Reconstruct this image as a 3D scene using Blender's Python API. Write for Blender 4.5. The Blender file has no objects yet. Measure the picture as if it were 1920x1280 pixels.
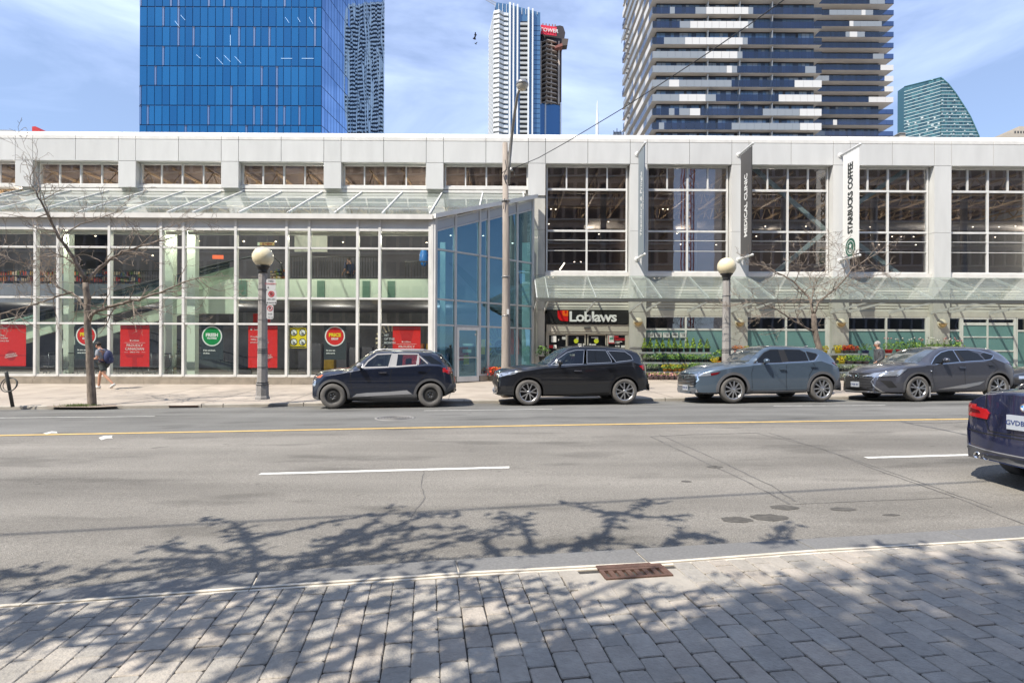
import bpy, bmesh, math, random
from mathutils import Vector, Matrix, noise
from mathutils.bvhtree import BVHTree
from mathutils.geometry import delaunay_2d_cdt
random.seed(7)
R = math.radians
sc = bpy.context.scene
COL = sc.collection
F = 1040.0; CZ = 1.515; ROLL = 0.004; HY = 655.0
GR = 0.0075
# ---------------------------------------------------------------- camera
cam = bpy.data.objects.new('camera', bpy.data.cameras.new('camera'))
COL.objects.link(cam)
cam.data.sensor_width = 36.0
cam.data.lens = 36.0 * F / 1920.0
cam.data.shift_y = (HY - 640.0) / 1920.0
cam.data.clip_end = 3000
cam.matrix_world = Matrix.Translation((0, 0, CZ)) @ Matrix.Rotation(R(90), 4, 'X') @ Matrix.Rotation(ROLL, 4, 'Z')
sc.camera = cam
# ---------------------------------------------------------------- world, sun, exposure
SUN_TO = Vector((-1.07, -1.0, 2.0)).normalized()
sun_el = math.asin(SUN_TO.z); sun_rot = math.atan2(SUN_TO.x, SUN_TO.y)
w = bpy.data.worlds.new("World"); sc.world = w; w.use_nodes = True
nt = w.node_tree; nt.nodes.clear()
out = nt.nodes.new('ShaderNodeOutputWorld'); bg = nt.nodes.new('ShaderNodeBackground')
sky = nt.nodes.new('ShaderNodeTexSky'); sky.sky_type = 'NISHITA'; sky.sun_disc = False
sky.sun_elevation = sun_el; sky.sun_rotation = sun_rot
sky.air_density = 1.0; sky.dust_density = 0.25; sky.ozone_density = 3.5
tc = nt.nodes.new('ShaderNodeTexCoord')
mp = nt.nodes.new('ShaderNodeMapping'); mp.inputs['Scale'].default_value = (1.0, 1.3, 3.6)
mp.inputs['Location'].default_value = (0.6, 0.2, 0.35)
ns = nt.nodes.new('ShaderNodeTexNoise'); ns.inputs['Scale'].default_value = 1.5; ns.inputs['Detail'].default_value = 8
ns.inputs['Roughness'].default_value = 0.56; ns.inputs['Distortion'].default_value = 0.5
rp = nt.nodes.new('ShaderNodeValToRGB')
rp.color_ramp.elements[0].position = 0.44; rp.color_ramp.elements[0].color = (0.27,)*3 + (1,)
rp.color_ramp.elements[1].position = 0.68; rp.color_ramp.elements[1].color = (0.95,)*3 + (1,)
mx = nt.nodes.new('ShaderNodeMix'); mx.data_type = 'RGBA'
mx.inputs['B'].default_value = (5.3, 6.5, 9.6, 1)
L = nt.links.new
L(tc.outputs['Generated'], mp.inputs['Vector']); L(mp.outputs['Vector'], ns.inputs['Vector'])
L(ns.outputs['Fac'], rp.inputs['Fac']); L(rp.outputs['Color'], mx.inputs['Factor'])
L(sky.outputs['Color'], mx.inputs['A']); L(mx.outputs['Result'], bg.inputs['Color'])
bg.inputs['Strength'].default_value = 0.112
L(bg.outputs['Background'], out.inputs['Surface'])
sun = bpy.data.objects.new('sun', bpy.data.lights.new('sun', 'SUN')); COL.objects.link(sun)
sun.data.energy = 5.0; sun.data.angle = R(0.53); sun.data.color = (1.0, 0.932, 0.828)
sun.rotation_euler = (-SUN_TO).to_track_quat('-Z', 'Y').to_euler()
sun.location = (-20, -20, 40)
sc.view_settings.view_transform = 'Standard'; sc.view_settings.look = 'None'
sc.view_settings.gamma = 1.0; sc.view_settings.exposure = 0.55; sc.view_settings.use_curve_mapping = False
sc.cycles.use_denoising = True
sc.cycles.max_bounces = 8; sc.cycles.diffuse_bounces = 3; sc.cycles.glossy_bounces = 4
sc.cycles.transmission_bounces = 6; sc.cycles.transparent_max_bounces = 20
sc.cycles.caustics_reflective = False; sc.cycles.caustics_refractive = False
sc.cycles.sample_clamp_indirect = 4.0
# ---------------------------------------------------------------- photo ray helpers (world, metres)
cr, sr = math.cos(ROLL), math.sin(ROLL)
def ray(px, py):
    a = (px - 960.0) / F; b = (HY - py) / F
    return a * cr - b * sr, a * sr + b * cr
def P(px, py, Y):
    dx, dz = ray(px, py)
    return Vector((dx * Y, Y, CZ + dz * Y))
def G(px, py, off=0.0):
    dx, dz = ray(px, py)
    t = (CZ - off) / (GR * dx - dz)
    return Vector((dx * t, t, CZ + dz * t))
# ---------------------------------------------------------------- materials
def lin(c):
    return tuple(((v / 255.0) / 12.92 if v <= 10.3 else (((v / 255.0) + 0.055) / 1.055) ** 2.4) for v in c)
MATS = {}
def mat(name, col, rough=0.6, metal=0.0, var=0.0, vs=3.0, bump=0.0, bs=30.0, coat=0.0, spec=0.5, emit=0.0, dirt=0.0, ds=0.6, stretch=None, rnd=0.0):
    if name in MATS: return MATS[name]
    m = bpy.data.materials.new(name); m.use_nodes = True; MATS[name] = m
    n = m.node_tree; p = n.nodes['Principled BSDF']
    p.inputs['Base Color'].default_value = (*col, 1); p.inputs['Roughness'].default_value = rough
    p.inputs['Metallic'].default_value = metal; p.inputs['Coat Weight'].default_value = coat
    p.inputs['Coat Roughness'].default_value = 0.03
    p.inputs['Specular IOR Level'].default_value = spec
    if emit:
        p.inputs['Emission Color'].default_value = (*col, 1); p.inputs['Emission Strength'].default_value = emit
    if var or bump or dirt:
        t = n.nodes.new('ShaderNodeNewGeometry')
        src = t.outputs['Position']
        if stretch:
            mpp = n.nodes.new('ShaderNodeMapping'); mpp.inputs['Scale'].default_value = stretch
            n.links.new(src, mpp.inputs['Vector']); src = mpp.outputs['Vector']
        last = None
        def noise_fac(scale, lo, hi, detail=5):
            a = n.nodes.new('ShaderNodeTexNoise'); a.inputs['Scale'].default_value = scale; a.inputs['Detail'].default_value = detail
            n.links.new(src, a.inputs['Vector'])
            r_ = n.nodes.new('ShaderNodeMapRange'); r_.inputs['From Min'].default_value = 0.3; r_.inputs['From Max'].default_value = 0.7
            r_.inputs['To Min'].default_value = lo; r_.inputs['To Max'].default_value = hi
            n.links.new(a.outputs['Fac'], r_.inputs['Value']); return a, r_
        fac = None
        if var:
            a, r_ = noise_fac(vs, 1 - var, 1 + var); fac = r_.outputs['Result']
        if dirt:
            a2, r2 = noise_fac(ds, 1 - dirt, 1.0, 8)
            if fac is None: fac = r2.outputs['Result']
            else:
                mm = n.nodes.new('ShaderNodeMath'); mm.operation = 'MULTIPLY'
                n.links.new(fac, mm.inputs[0]); n.links.new(r2.outputs['Result'], mm.inputs[1]); fac = mm.outputs[0]
        if rnd:
            oi = n.nodes.new('ShaderNodeObjectInfo'); r3 = n.nodes.new('ShaderNodeMapRange'); r3.inputs['To Min'].default_value = 1 - rnd; r3.inputs['To Max'].default_value = 1 + rnd
            n.links.new(oi.outputs['Random'], r3.inputs['Value']); mm = n.nodes.new('ShaderNodeMath'); mm.operation = 'MULTIPLY'
            n.links.new(fac, mm.inputs[0]); n.links.new(r3.outputs['Result'], mm.inputs[1]); fac = mm.outputs[0]
        if fac is not None:
            v = n.nodes.new('ShaderNodeVectorMath'); v.operation = 'SCALE'; v.inputs[0].default_value = col
            n.links.new(fac, v.inputs['Scale']); n.links.new(v.outputs['Vector'], p.inputs['Base Color'])
        if bump:
            b_ = n.nodes.new('ShaderNodeTexNoise'); b_.inputs['Scale'].default_value = bs; b_.inputs['Detail'].default_value = 4
            n.links.new(src, b_.inputs['Vector'])
            bb = n.nodes.new('ShaderNodeBump'); bb.inputs['Strength'].default_value = bump; bb.inputs['Distance'].default_value = 0.02
            n.links.new(b_.outputs['Fac'], bb.inputs['Height']); n.links.new(bb.outputs['Normal'], p.inputs['Normal'])
    return m
def glass(name, tint, refl=1.0, ior=1.6, wav=0.0, haze=0.0, hazecol=(0.6, 0.63, 0.6), rough=0.0, rcol=None):
    """sheet glass: clear with a tint, Fresnel reflection on its outer face, optional dust"""
    if name in MATS: return MATS[name]
    m = bpy.data.materials.new(name); m.use_nodes = True; MATS[name] = m
    n = m.node_tree; n.nodes.clear(); l = n.links.new
    o = n.nodes.new('ShaderNodeOutputMaterial')
    tr = n.nodes.new('ShaderNodeBsdfTransparent'); tr.inputs['Color'].default_value = (*tint, 1)
    gl = n.nodes.new('ShaderNodeBsdfGlossy'); gl.inputs['Roughness'].default_value = rough; gl.inputs['Color'].default_value = (*(rcol or (refl,) * 3), 1)
    fr = n.nodes.new('ShaderNodeFresnel'); fr.inputs['IOR'].default_value = ior
    ge = n.nodes.new('ShaderNodeNewGeometry')
    s = n.nodes.new('ShaderNodeMath'); s.operation = 'SUBTRACT'; s.inputs[0].default_value = 1.0; l(ge.outputs['Backfacing'], s.inputs[1])
    mu = n.nodes.new('ShaderNodeMath'); mu.operation = 'MULTIPLY'; l(fr.outputs[0], mu.inputs[0]); l(s.outputs[0], mu.inputs[1])
    mxx = n.nodes.new('ShaderNodeMixShader'); l(mu.outputs[0], mxx.inputs[0])
    base = tr.outputs[0]
    if haze:
        df = n.nodes.new('ShaderNodeBsdfDiffuse'); df.inputs['Color'].default_value = (*hazecol, 1)
        t = n.nodes.new('ShaderNodeTexCoord'); a = n.nodes.new('ShaderNodeTexNoise'); a.inputs['Scale'].default_value = 1.1; a.inputs['Detail'].default_value = 7
        l(t.outputs['Object'], a.inputs['Vector'])
        r_ = n.nodes.new('ShaderNodeMapRange'); r_.inputs['From Min'].default_value = 0.3; r_.inputs['From Max'].default_value = 0.7
        r_.inputs['To Min'].default_value = haze * 0.6; r_.inputs['To Max'].default_value = haze * 1.4
        l(a.outputs['Fac'], r_.inputs['Value'])
        m2 = n.nodes.new('ShaderNodeMixShader'); l(r_.outputs[0], m2.inputs[0]); l(tr.outputs[0], m2.inputs[1]); l(df.outputs[0], m2.inputs[2])
        base = m2.outputs[0]
    if wav:
        t2 = n.nodes.new('ShaderNodeTexCoord'); a2 = n.nodes.new('ShaderNodeTexNoise'); a2.inputs['Scale'].default_value = 0.9; a2.inputs['Detail'].default_value = 1
        l(t2.outputs['Object'], a2.inputs['Vector'])
        bb = n.nodes.new('ShaderNodeBump'); bb.inputs['Strength'].default_value = wav; bb.inputs['Distance'].default_value = 0.02
        l(a2.outputs['Fac'], bb.inputs['Height']); l(bb.outputs['Normal'], gl.inputs['Normal'])
    l(base, mxx.inputs[1]); l(gl.outputs[0], mxx.inputs[2]); l(mxx.outputs[0], o.inputs['Surface'])
    return m
# ---------------------------------------------------------------- object helpers
def link(o, parent=None):
    COL.objects.link(o)
    if parent is not None: o.parent = parent
    return o
def tag(o, label=None, cat=None, group=None, kind=None):
    if label: o['label'] = label
    if cat: o['category'] = cat
    if group: o['group'] = group
    if kind: o['kind'] = kind
    return o
def empty(name, loc=(0, 0, 0), rz=0.0, label=None, cat=None, group=None):
    o = bpy.data.objects.new(name, None); COL.objects.link(o)
    o.location = loc; o.rotation_euler = (0, 0, rz)
    o.empty_display_size = 0.2
    return tag(o, label, cat, group)
class MB:
    def __init__(s): s.v = []; s.f = []; s.m = []; s.mi = 0; s.sm = []
    def add(s, vs, fs, smooth=False):
        b = len(s.v); s.v += [tuple(v) for v in vs]
        for f in fs:
            s.f.append(tuple(i + b for i in f)); s.m.append(s.mi); s.sm.append(smooth)
        return s
    def box(s, x0, x1, y0, y1, z0, z1):
        if x0 > x1: x0, x1 = x1, x0
        if y0 > y1: y0, y1 = y1, y0
        if z0 > z1: z0, z1 = z1, z0
        return s.add([(x0, y0, z0), (x1, y0, z0), (x1, y1, z0), (x0, y1, z0), (x0, y0, z1), (x1, y0, z1), (x1, y1, z1), (x0, y1, z1)],
                     [(3, 2, 1, 0), (4, 5, 6, 7), (0, 1, 5, 4), (1, 2, 6, 5), (2, 3, 7, 6), (3, 0, 4, 7)])
    def hexa(s, p):   # 8 points, bottom ring then top ring
        return s.add(p, [(3, 2, 1, 0), (4, 5, 6, 7), (0, 1, 5, 4), (1, 2, 6, 5), (2, 3, 7, 6), (3, 0, 4, 7)])
    def prism(s, pts, d):   # polygon extruded by vector d
        n = len(pts); d = Vector(d); a = [Vector(p) for p in pts]
        nrm = Vector((0, 0, 0))
        for i in range(n):
            nrm += a[i].cross(a[(i + 1) % n])
        if nrm.dot(d) > 0: a.reverse()
        return s.add([*a, *[p + d for p in a]], [tuple(range(n)), tuple(range(2 * n - 1, n - 1, -1))] + [(i, i + n, (i + 1) % n + n, (i + 1) % n) for i in range(n)])
    def beam(s, p0, p1, w, h, up=(0, 0, 1)):
        p0, p1 = Vector(p0), Vector(p1); d = (p1 - p0).normalized(); u = Vector(up)
        sx = d.cross(u)
        if sx.length < 1e-4: sx = d.cross(Vector((0, 1, 0)))
        sx.normalize(); sy = sx.cross(d).normalized()
        a, b = sx * w / 2, sy * h / 2
        return s.hexa([p0 - a - b, p0 + a - b, p1 + a - b, p1 - a - b, p0 - a + b, p0 + a + b, p1 + a + b, p1 - a + b])
    def tube(s, pts, rad, n=8, cap=True, smooth=True):
        pts = [Vector(p) for p in pts]
        if not hasattr(rad, '__len__'): rad = [rad] * len(pts)
        rings = []; prev = None
        for i, p in enumerate(pts):
            d = (pts[min(i + 1, len(pts) - 1)] - pts[max(i - 1, 0)]).normalized()
            if prev is None:
                u = d.cross(Vector((0, 0, 1)))
                if u.length < 0.1: u = d.cross(Vector((0, 1, 0)))
            else: u = prev - d * prev.dot(d)
            u.normalize(); prev = u; v = d.cross(u)
            rings.append([p + (u * math.cos(2 * math.pi * k / n) + v * math.sin(2 * math.pi * k / n)) * rad[i] for k in range(n)])
        vs = [q for r_ in rings for q in r_]; fs = []
        for i in range(len(rings) - 1):
            for k in range(n):
                k2 = (k + 1) % n; fs.append((i * n + k, i * n + k2, (i + 1) * n + k2, (i + 1) * n + k))
        if cap:
            fs.append(tuple(reversed(range(n)))); fs.append(tuple(range(len(vs) - n, len(vs))))
        return s.add(vs, fs, smooth)
    def lathe(s, prof, c=(0, 0, 0), n=24, axis='Z', smooth=True, a0=0.0, a1=None):
        c = Vector(c); vs = []; full = a1 is None
        cnt = n if full else n + 1
        for k in range(cnt):
            a = 2 * math.pi * k / n if full else a0 + (a1 - a0) * k / n
            for (r_, h) in prof:
                if axis == 'Z': q = Vector((r_ * math.cos(a), r_ * math.sin(a), h))
                elif axis == 'Y': q = Vector((r_ * math.cos(a), h, -r_ * math.sin(a)))
                else: q = Vector((h, r_ * math.cos(a), r_ * math.sin(a)))
                vs.append(c + q)
        m_ = len(prof); fs = []
        for k in range(n):
            k2 = (k + 1) % cnt
            for i in range(m_ - 1):
                f = (k * m_ + i, k2 * m_ + i, k2 * m_ + i + 1, k * m_ + i + 1)
                fs.append(f)
        return s.add(vs, fs, smooth)
    def ball(s, c, r, nu=16, nv=10, sc_=(1, 1, 1)):
        prof = [(max(1e-4, math.sin(math.pi * i / nv)) * r, -math.cos(math.pi * i / nv) * r) for i in range(nv + 1)]
        b = len(s.v); s.lathe(prof, (0, 0, 0), nu)
        for i in range(b, len(s.v)):
            v = s.v[i]; s.v[i] = (c[0] + v[0] * sc_[0], c[1] + v[1] * sc_[1], c[2] + v[2] * sc_[2])
        return s
    def mesh(s, name, mats):
        me = bpy.data.meshes.new(name); me.from_pydata(s.v, [], s.f)
        for m_ in (mats if isinstance(mats, (list, tuple)) else [mats]): me.materials.append(m_)
        me.polygons.foreach_set('material_index', s.m); me.polygons.foreach_set('use_smooth', s.sm)
        me.update(); return me
    def build(s, name, mats, parent=None, loc=(0, 0, 0), sharp=None):
        me = s.mesh(name, mats)
        if sharp is not None: me.set_sharp_from_angle(angle=R(sharp))
        o = link(bpy.data.objects.new(name, me), parent); o.location = loc
        return o
_unit = {}
def piece(name, m, x0, x1, y0, y1, z0, z1, parent):
    """box piece sharing one mesh per material"""
    if m.name not in _unit:
        _unit[m.name] = MB().box(-.5, .5, -.5, .5, -.5, .5).mesh('piece_' + m.name, m)
    o = link(bpy.data.objects.new(name, _unit[m.name]), parent)
    o.location = ((x0 + x1) / 2, (y0 + y1) / 2, (z0 + z1) / 2); o.scale = (abs(x1 - x0), abs(y1 - y0), abs(z1 - z0))
    return o
def copy_tree(o, parent=None):
    c = o.copy(); COL.objects.link(c)
    if parent is not None: c.parent = parent
    for ch in list(o.children): copy_tree(ch, c)
    return c
def text_mesh(s, size, depth=0.004, bold=0.0, align='CENTER', spacing=1.0, shear=0.0):
    """letters as geometry in the XZ plane, facing -Y; size = cap height approx"""
    cu = bpy.data.curves.new('letters', 'FONT'); cu.body = s; cu.size = size * 1.38; cu.extrude = depth / 2; cu.offset = bold
    cu.align_x = align; cu.align_y = 'CENTER'; cu.resolution_u = 2; cu.space_character = spacing; cu.shear = shear
    o = bpy.data.objects.new('letters', cu); COL.objects.link(o)
    bpy.context.view_layer.update()
    me = bpy.data.meshes.new_from_object(o.evaluated_get(bpy.context.evaluated_depsgraph_get()))
    me.transform(Matrix.Rotation(R(90), 4, 'X'))
    bpy.data.objects.remove(o)
    return me
def letters(name, s, size, m, parent, loc, rz=0.0, **k):
    me = text_mesh(s, size, **k); me.materials.clear(); me.materials.append(m)
    o = link(bpy.data.objects.new(name, me), parent); o.location = loc; o.rotation_euler = (0, 0, rz)
    return o
def lerp(a, b, t): return a + (b - a) * t
def interp(pts, x):
    if x <= pts[0][0]: i = 0
    elif x >= pts[-1][0]: i = len(pts) - 2
    else:
        i = max(k for k in range(len(pts) - 1) if pts[k][0] <= x)
    (x0, y0), (x1, y1) = pts[i], pts[i + 1]
    return y0 + (y1 - y0) * (x - x0) / (x1 - x0)
# ================================================================ GROUND, ROAD, SIDEWALKS
def line_from(pix, off): return [(G(px, py, off).x, G(px, py, off).y) for px, py in pix]
Z_GUT, Z_PARK, Z_YEL, Z_WHI, Z_NR = -0.085, 0.0, 0.03, 0.02, -0.02
NK = 0.12
L_kin = line_from([(45, 1129), (472, 1097.5), (860, 1071), (1215, 1052.5), (1529, 1029), (1822, 1012.5)], NK)   # inner edge of granite kerb
L_kout = line_from([(80, 1104), (485, 1071), (854, 1047.5), (1187, 1027.5), (1490, 1010), (1770, 993.5)], NK)    # road edge of granite kerb
L_whi = line_from([(0, 901), (500, 888), (955, 876), (1808, 853)], Z_WHI)
L_yel = line_from([(0, 817), (480, 808), (920, 798.3), (1260, 793), (1800, 786.5)], Z_YEL)
L_gut = line_from([(0, 767.5), (300, 766), (500, 763), (650, 760), (880, 755.5), (1220, 751.3), (1600, 748), (1900, 745.5)], Z_GUT)
def straight(l):   # least squares line, keeps a gentle bend
    n = len(l); mx_ = sum(p[0] for p in l) / n; my = sum(p[1] for p in l) / n
    s_ = sum((p[0] - mx_) * (p[1] - my) for p in l) / sum((p[0] - mx_) ** 2 for p in l)
    return [(x, lerp(y, my + s_ * (x - mx_), 0.5)) for x, y in l]
L_gut = straight(L_gut); L_yel = straight(L_yel)
def yk(l, x):
    if x < l[0][0]: s_ = (l[-1][1] - l[0][1]) / (l[-1][0] - l[0][0]); return l[0][1] + s_ * (x - l[0][0])
    if x > l[-1][0]: s_ = (l[-1][1] - l[0][1]) / (l[-1][0] - l[0][0]); return l[-1][1] + s_ * (x - l[-1][0])
    return interp(l, x)
def zr(x, y):
    """road surface height"""
    a = [(yk(L_kout, x), Z_NR), (yk(L_whi, x), Z_WHI), (yk(L_yel, x), Z_YEL), (yk(L_gut, x) - 2.0, Z_PARK), (yk(L_gut, x), Z_GUT)]
    return interp(a, y) + GR * x
ASPH = mat('old_asphalt', (0.215, 0.205, 0.19), 0.85, var=0.13, vs=1.3, bump=0.6, bs=90, dirt=0.0)
def asphalt(name, base, fine=0.22):
    m = bpy.data.materials.new(name); m.use_nodes = True; n = m.node_tree; l = n.links.new; p = n.nodes['Principled BSDF']
    p.inputs['Roughness'].default_value = 0.88; p.inputs['Specular IOR Level'].default_value = 0.3
    t = n.nodes.new('ShaderNodeTexCoord')
    def nz(scale, lo, hi, det, src=None, f0=0.3, f1=0.7):
        a = n.nodes.new('ShaderNodeTexNoise'); a.inputs['Scale'].default_value = scale; a.inputs['Detail'].default_value = det
        l(src or t.outputs['Object'], a.inputs['Vector'])
        r_ = n.nodes.new('ShaderNodeMapRange'); r_.inputs['From Min'].default_value = f0; r_.inputs['From Max'].default_value = f1
        r_.inputs['To Min'].default_value = lo; r_.inputs['To Max'].default_value = hi; l(a.outputs['Fac'], r_.inputs['Value']); return r_.outputs[0], a
    m1 = n.nodes.new('ShaderNodeMapping'); m1.inputs['Rotation'].default_value = (0, 0, -0.12); m1.inputs['Scale'].default_value = (0.1, 0.9, 1)
    l(t.outputs['Object'], m1.inputs['Vector'])
    lanes, _ = nz(1.0, 0.72, 1.2, 3, m1.outputs[0])
    mid, _ = nz(0.7, 0.9, 1.1, 6)
    fine_, fa = nz(75, 1 - fine, 1 + fine, 2)
    vo = n.nodes.new('ShaderNodeTexVoronoi'); vo.inputs['Scale'].default_value = 110; l(t.outputs['Object'], vo.inputs['Vector'])
    vr = n.nodes.new('ShaderNodeMapRange'); vr.inputs['To Min'].default_value = 1 - fine; vr.inputs['To Max'].default_value = 1 + fine
    l(vo.outputs['Color'], vr.inputs['Value'])
    # tar spots
    spots, _ = nz(2.3, 1.0, 0.62, 3, None, 0.70, 0.76)
    m2 = n.nodes.new('ShaderNodeMapping'); m2.inputs['Scale'].default_value = (0.5, 1.6, 1); l(t.outputs['Object'], m2.inputs['Vector'])
    patch, _ = nz(1.1, 1.0, 0.74, 7, m2.outputs[0], 0.56, 0.66)
    cur = lanes
    for o_ in (mid, fine_, vr.outputs[0], spots, patch):
        mm = n.nodes.new('ShaderNodeMath'); mm.operation = 'MULTIPLY'; l(cur, mm.inputs[0]); l(o_, mm.inputs[1]); cur = mm.outputs[0]
    v = n.nodes.new('ShaderNodeVectorMath'); v.operation = 'SCALE'; v.inputs[0].default_value = base
    l(cur, v.inputs['Scale']); l(v.outputs[0], p.inputs['Base Color'])
    b = n.nodes.new('ShaderNodeBump'); b.inputs['Strength'].default_value = 0.5; b.inputs['Distance'].default_value = 0.012
    l(vo.outputs['Distance'], b.inputs['Height']); l(b.outputs[0], p.inputs['Normal'])
    return m
M_ROAD = asphalt('road_asphalt', (0.210, 0.196, 0.172))
M_ROAD2 = asphalt('road_asphalt_far', (0.168, 0.165, 0.153), 0.12)
M_CONC = mat('sidewalk_concrete', (0.40, 0.345, 0.285), 0.9, var=0.12, vs=0.5, bump=0.25, bs=40, dirt=0.22, ds=1.2)
M_KERBC = mat('kerb_concrete', (0.42, 0.385, 0.33), 0.9, var=0.12, vs=2, bump=0.3, bs=30, dirt=0.35, ds=1.5)
M_GRAN = mat('granite_kerb', (0.175, 0.172, 0.165), 0.75, var=0.14, vs=60, bump=0.25, bs=120, dirt=0.12, ds=3)
M_CREAM = mat('cream_strip', (0.62, 0.56, 0.46), 0.9, var=0.12, vs=8, dirt=0.2, ds=5)
M_JOINT = mat('joint_dirt', (0.055, 0.05, 0.045), 1.0, var=0.3, vs=20)
M_PAVE = mat('paver_stone', (0.385, 0.35, 0.30), 0.85, var=0.08, vs=30, bump=0.45, bs=70, dirt=0.26, ds=5, rnd=.07)
M_PAVE2 = mat('paver_stone_grey', (0.35, 0.325, 0.285), 0.85, var=0.1, vs=30, bump=0.45, bs=70, dirt=0.28, ds=4, rnd=.07)
M_PAVE3 = mat('paver_stone_warm', (0.40, 0.355, 0.30), 0.85, var=0.08, vs=30, bump=0.45, bs=70, dirt=0.24, ds=6, rnd=.07)
M_WHITE = mat('road_paint_white', (0.66, 0.65, 0.60), 0.8, var=0.16, vs=12, dirt=0.25, ds=9)
M_YELP = mat('road_paint_yellow', (0.58, 0.40, 0.15), 0.8, var=0.12, vs=6, dirt=0.18, ds=4)
M_TAR = mat('tar_seal', (0.10, 0.097, 0.092), 0.7, var=0.3, vs=6)
XS = [x for x in range(-70, 91, 1)]
def loft(name, rows, m, kind='structure', parent=None):
    """rows: functions x -> (y, z), front to back"""
    mb = MB(); n = len(rows)
    for x in XS:
        for r_ in rows:
            y, z = r_(x); mb.v.append((x, y, z))
    for i in range(len(XS) - 1):
        for k in range(n - 1):
            a = i * n + k; mb.f.append((a, a + n, a + n + 1, a + 1)); mb.m.append(0); mb.sm.append(False)
    o = mb.build(name, m, parent)
    if kind: o['kind'] = kind
    return o
def roadrow(l, z, dy=0.0): return lambda x: (yk(l, x) + dy, z + GR * x)
road = loft('road', [roadrow(L_kout, Z_NR - .0), roadrow(L_whi, Z_WHI), roadrow(L_yel, Z_YEL)], M_ROAD)
road_f = loft('road_far_lane', [roadrow(L_yel, Z_YEL), lambda x: (yk(L_gut, x) - 2.0, Z_PARK + GR * x), lambda x: (yk(L_gut, x), Z_GUT + GR * x)], M_ROAD2)
# ground sheet to the horizon
gm = MB(); gm.add([(-900, -400, -7.2), (900, -400, 6.3), (900, 1500, 6.3), (-900, 1500, -7.2)], [(0, 1, 2, 3)])
gnd = gm.build('ground', mat('far_ground', (0.2, 0.2, 0.19), 0.95, var=0.1, vs=0.02)); gnd['kind'] = 'structure'; gnd.location.z = -0.6
# far sidewalk
KT = 0.10
ZB1, ZB2 = 0.10, 0.20
def zside(x, y):
    g_ = yk(L_gut, x)
    a = [(g_ + 0.16, Z_GUT + KT + GR * x), (21.9, ZB1), (26.4, ZB2)]
    return interp(a, y)
L_kerbback = lambda x: (yk(L_gut, x) + 0.16, Z_GUT + KT + GR * x)
kf = loft('kerb_far', [lambda x: (yk(L_gut, x), Z_GUT + GR * x - .2), lambda x: (yk(L_gut, x) - .004, Z_GUT + GR * x + 0.075), lambda x: (yk(L_gut, x) + .02, Z_GUT + KT + GR * x), L_kerbback], M_KERBC)
for i, (px, py) in enumerate([(380, 757), (423, 756), (870, 750), (1245, 745), (560, 757)]):   # kerb joints
    c = G(px, py, Z_GUT + KT)
    jy = yk(L_gut, c.x)
    piece('kerb_joint', M_JOINT, c.x - .008, c.x + .008, jy - .008, jy + .155, Z_GUT + GR * c.x - .02, Z_GUT + KT + GR * c.x + .003, None)['kind'] = 'structure'
sw = loft('sidewalk_far', [L_kerbback, lambda x: (19.0 if x > -3 else 18.0, zside(x, 19.0 if x > -3 else 18.0)), lambda x: (21.9, ZB1), lambda x: (26.9, zside(x, 26.9))], M_CONC)
# sidewalk slab joints (recessed look: thin dark lines of dirt lying in the grooves)
jm = MB()
for k in range(-18, 22):
    x = k * 2.3 + 0.4; y0 = yk(L_gut, x) + .2; y1 = 21.8 if x < -3.2 else 26.0
    pts = [y0 + (y1 - y0) * t / 6 for t in range(7)]
    for a, b in zip(pts[:-1], pts[1:]):
        jm.add([(x - .007 + (a - y0) * -.08, a, zside(x, a) + .004), (x + .007 + (a - y0) * -.08, a, zside(x, a) + .004), (x + .007 + (b - y0) * -.08, b, zside(x, b) + .004), (x - .007 + (b - y0) * -.08, b, zside(x, b) + .004)], [(0, 1, 2, 3)])
for dy in (2.0, 4.4):
    for x in range(-40, 44):
        ya = yk(L_gut, x) + dy; yb = yk(L_gut, x + 1) + dy
        jm.add([(x, ya, zside(x, ya) + .004), (x + 1, yb, zside(x + 1, yb) + .004), (x + 1, yb + .014, zside(x + 1, yb + .014) + .004), (x, ya + .014, zside(x, ya + .014) + .004)], [(0, 1, 2, 3)])
jo = jm.build('sidewalk_joints', M_JOINT); jo['kind'] = 'structure'
# near kerb: granite stones, cream strips, pavers
NKZ = lambda x: NK + GR * x
jx = [G(px, py, NK) for px, py in [(80, 1104), (485, 1071), (854, 1047.5), (1187, 1027.5), (1490, 1010), (1770, 993.5)]]
jin = [G(px, py, NK) for px, py in [(45, 1129), (472, 1097.5), (860, 1071), (1215, 1052.5), (1529, 1029), (1822, 1012.5)]]
st = (jx[-1] - jx[0]) / 5; sti = (jin[-1] - jin[0]) / 5
jx = [jx[0] - st * 3, jx[0] - st * 2, jx[0] - st] + jx + [jx[-1] + st * k for k in range(1, 10)]
jin = [jin[0] - sti * 3, jin[0] - sti * 2, jin[0] - sti] + jin + [jin[-1] + sti * k for k in range(1, 10)]
kn = empty('granite_kerb'); kn['kind'] = 'structure'
for a, b, c, d in zip(jin[:-1], jin[1:], jx[1:], jx[:-1]):
    e = (b - a).normalized() * .006
    a_, b_, c_, d_ = a + e, b - e, c - e, d + e
    zz = Vector((0, 0, 1))
    top = [a_, b_, c_, d_]
    mb = MB(); mb.hexa([p - zz * .32 for p in top] + top); o = mb.build('kerb_stone', M_GRAN, kn)
    bv = o.modifiers.new('b', 'BEVEL'); bv.width = .008; bv.segments = 2
jm = MB(); jm.prism([jin[0] - Vector((0, 0, .012)), jin[-1] - Vector((0, 0, .012)), jx[-1] - Vector((0, .01, .012)), jx[0] - Vector((0, .01, .012))], (0, 0, -.3)); jm.build('kerb_mortar', M_CREAM, kn)
kd = (jin[-1] - jin[0]).normalized(); knrm = Vector((kd.y, -kd.x, 0)).normalized()     # toward camera
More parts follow.
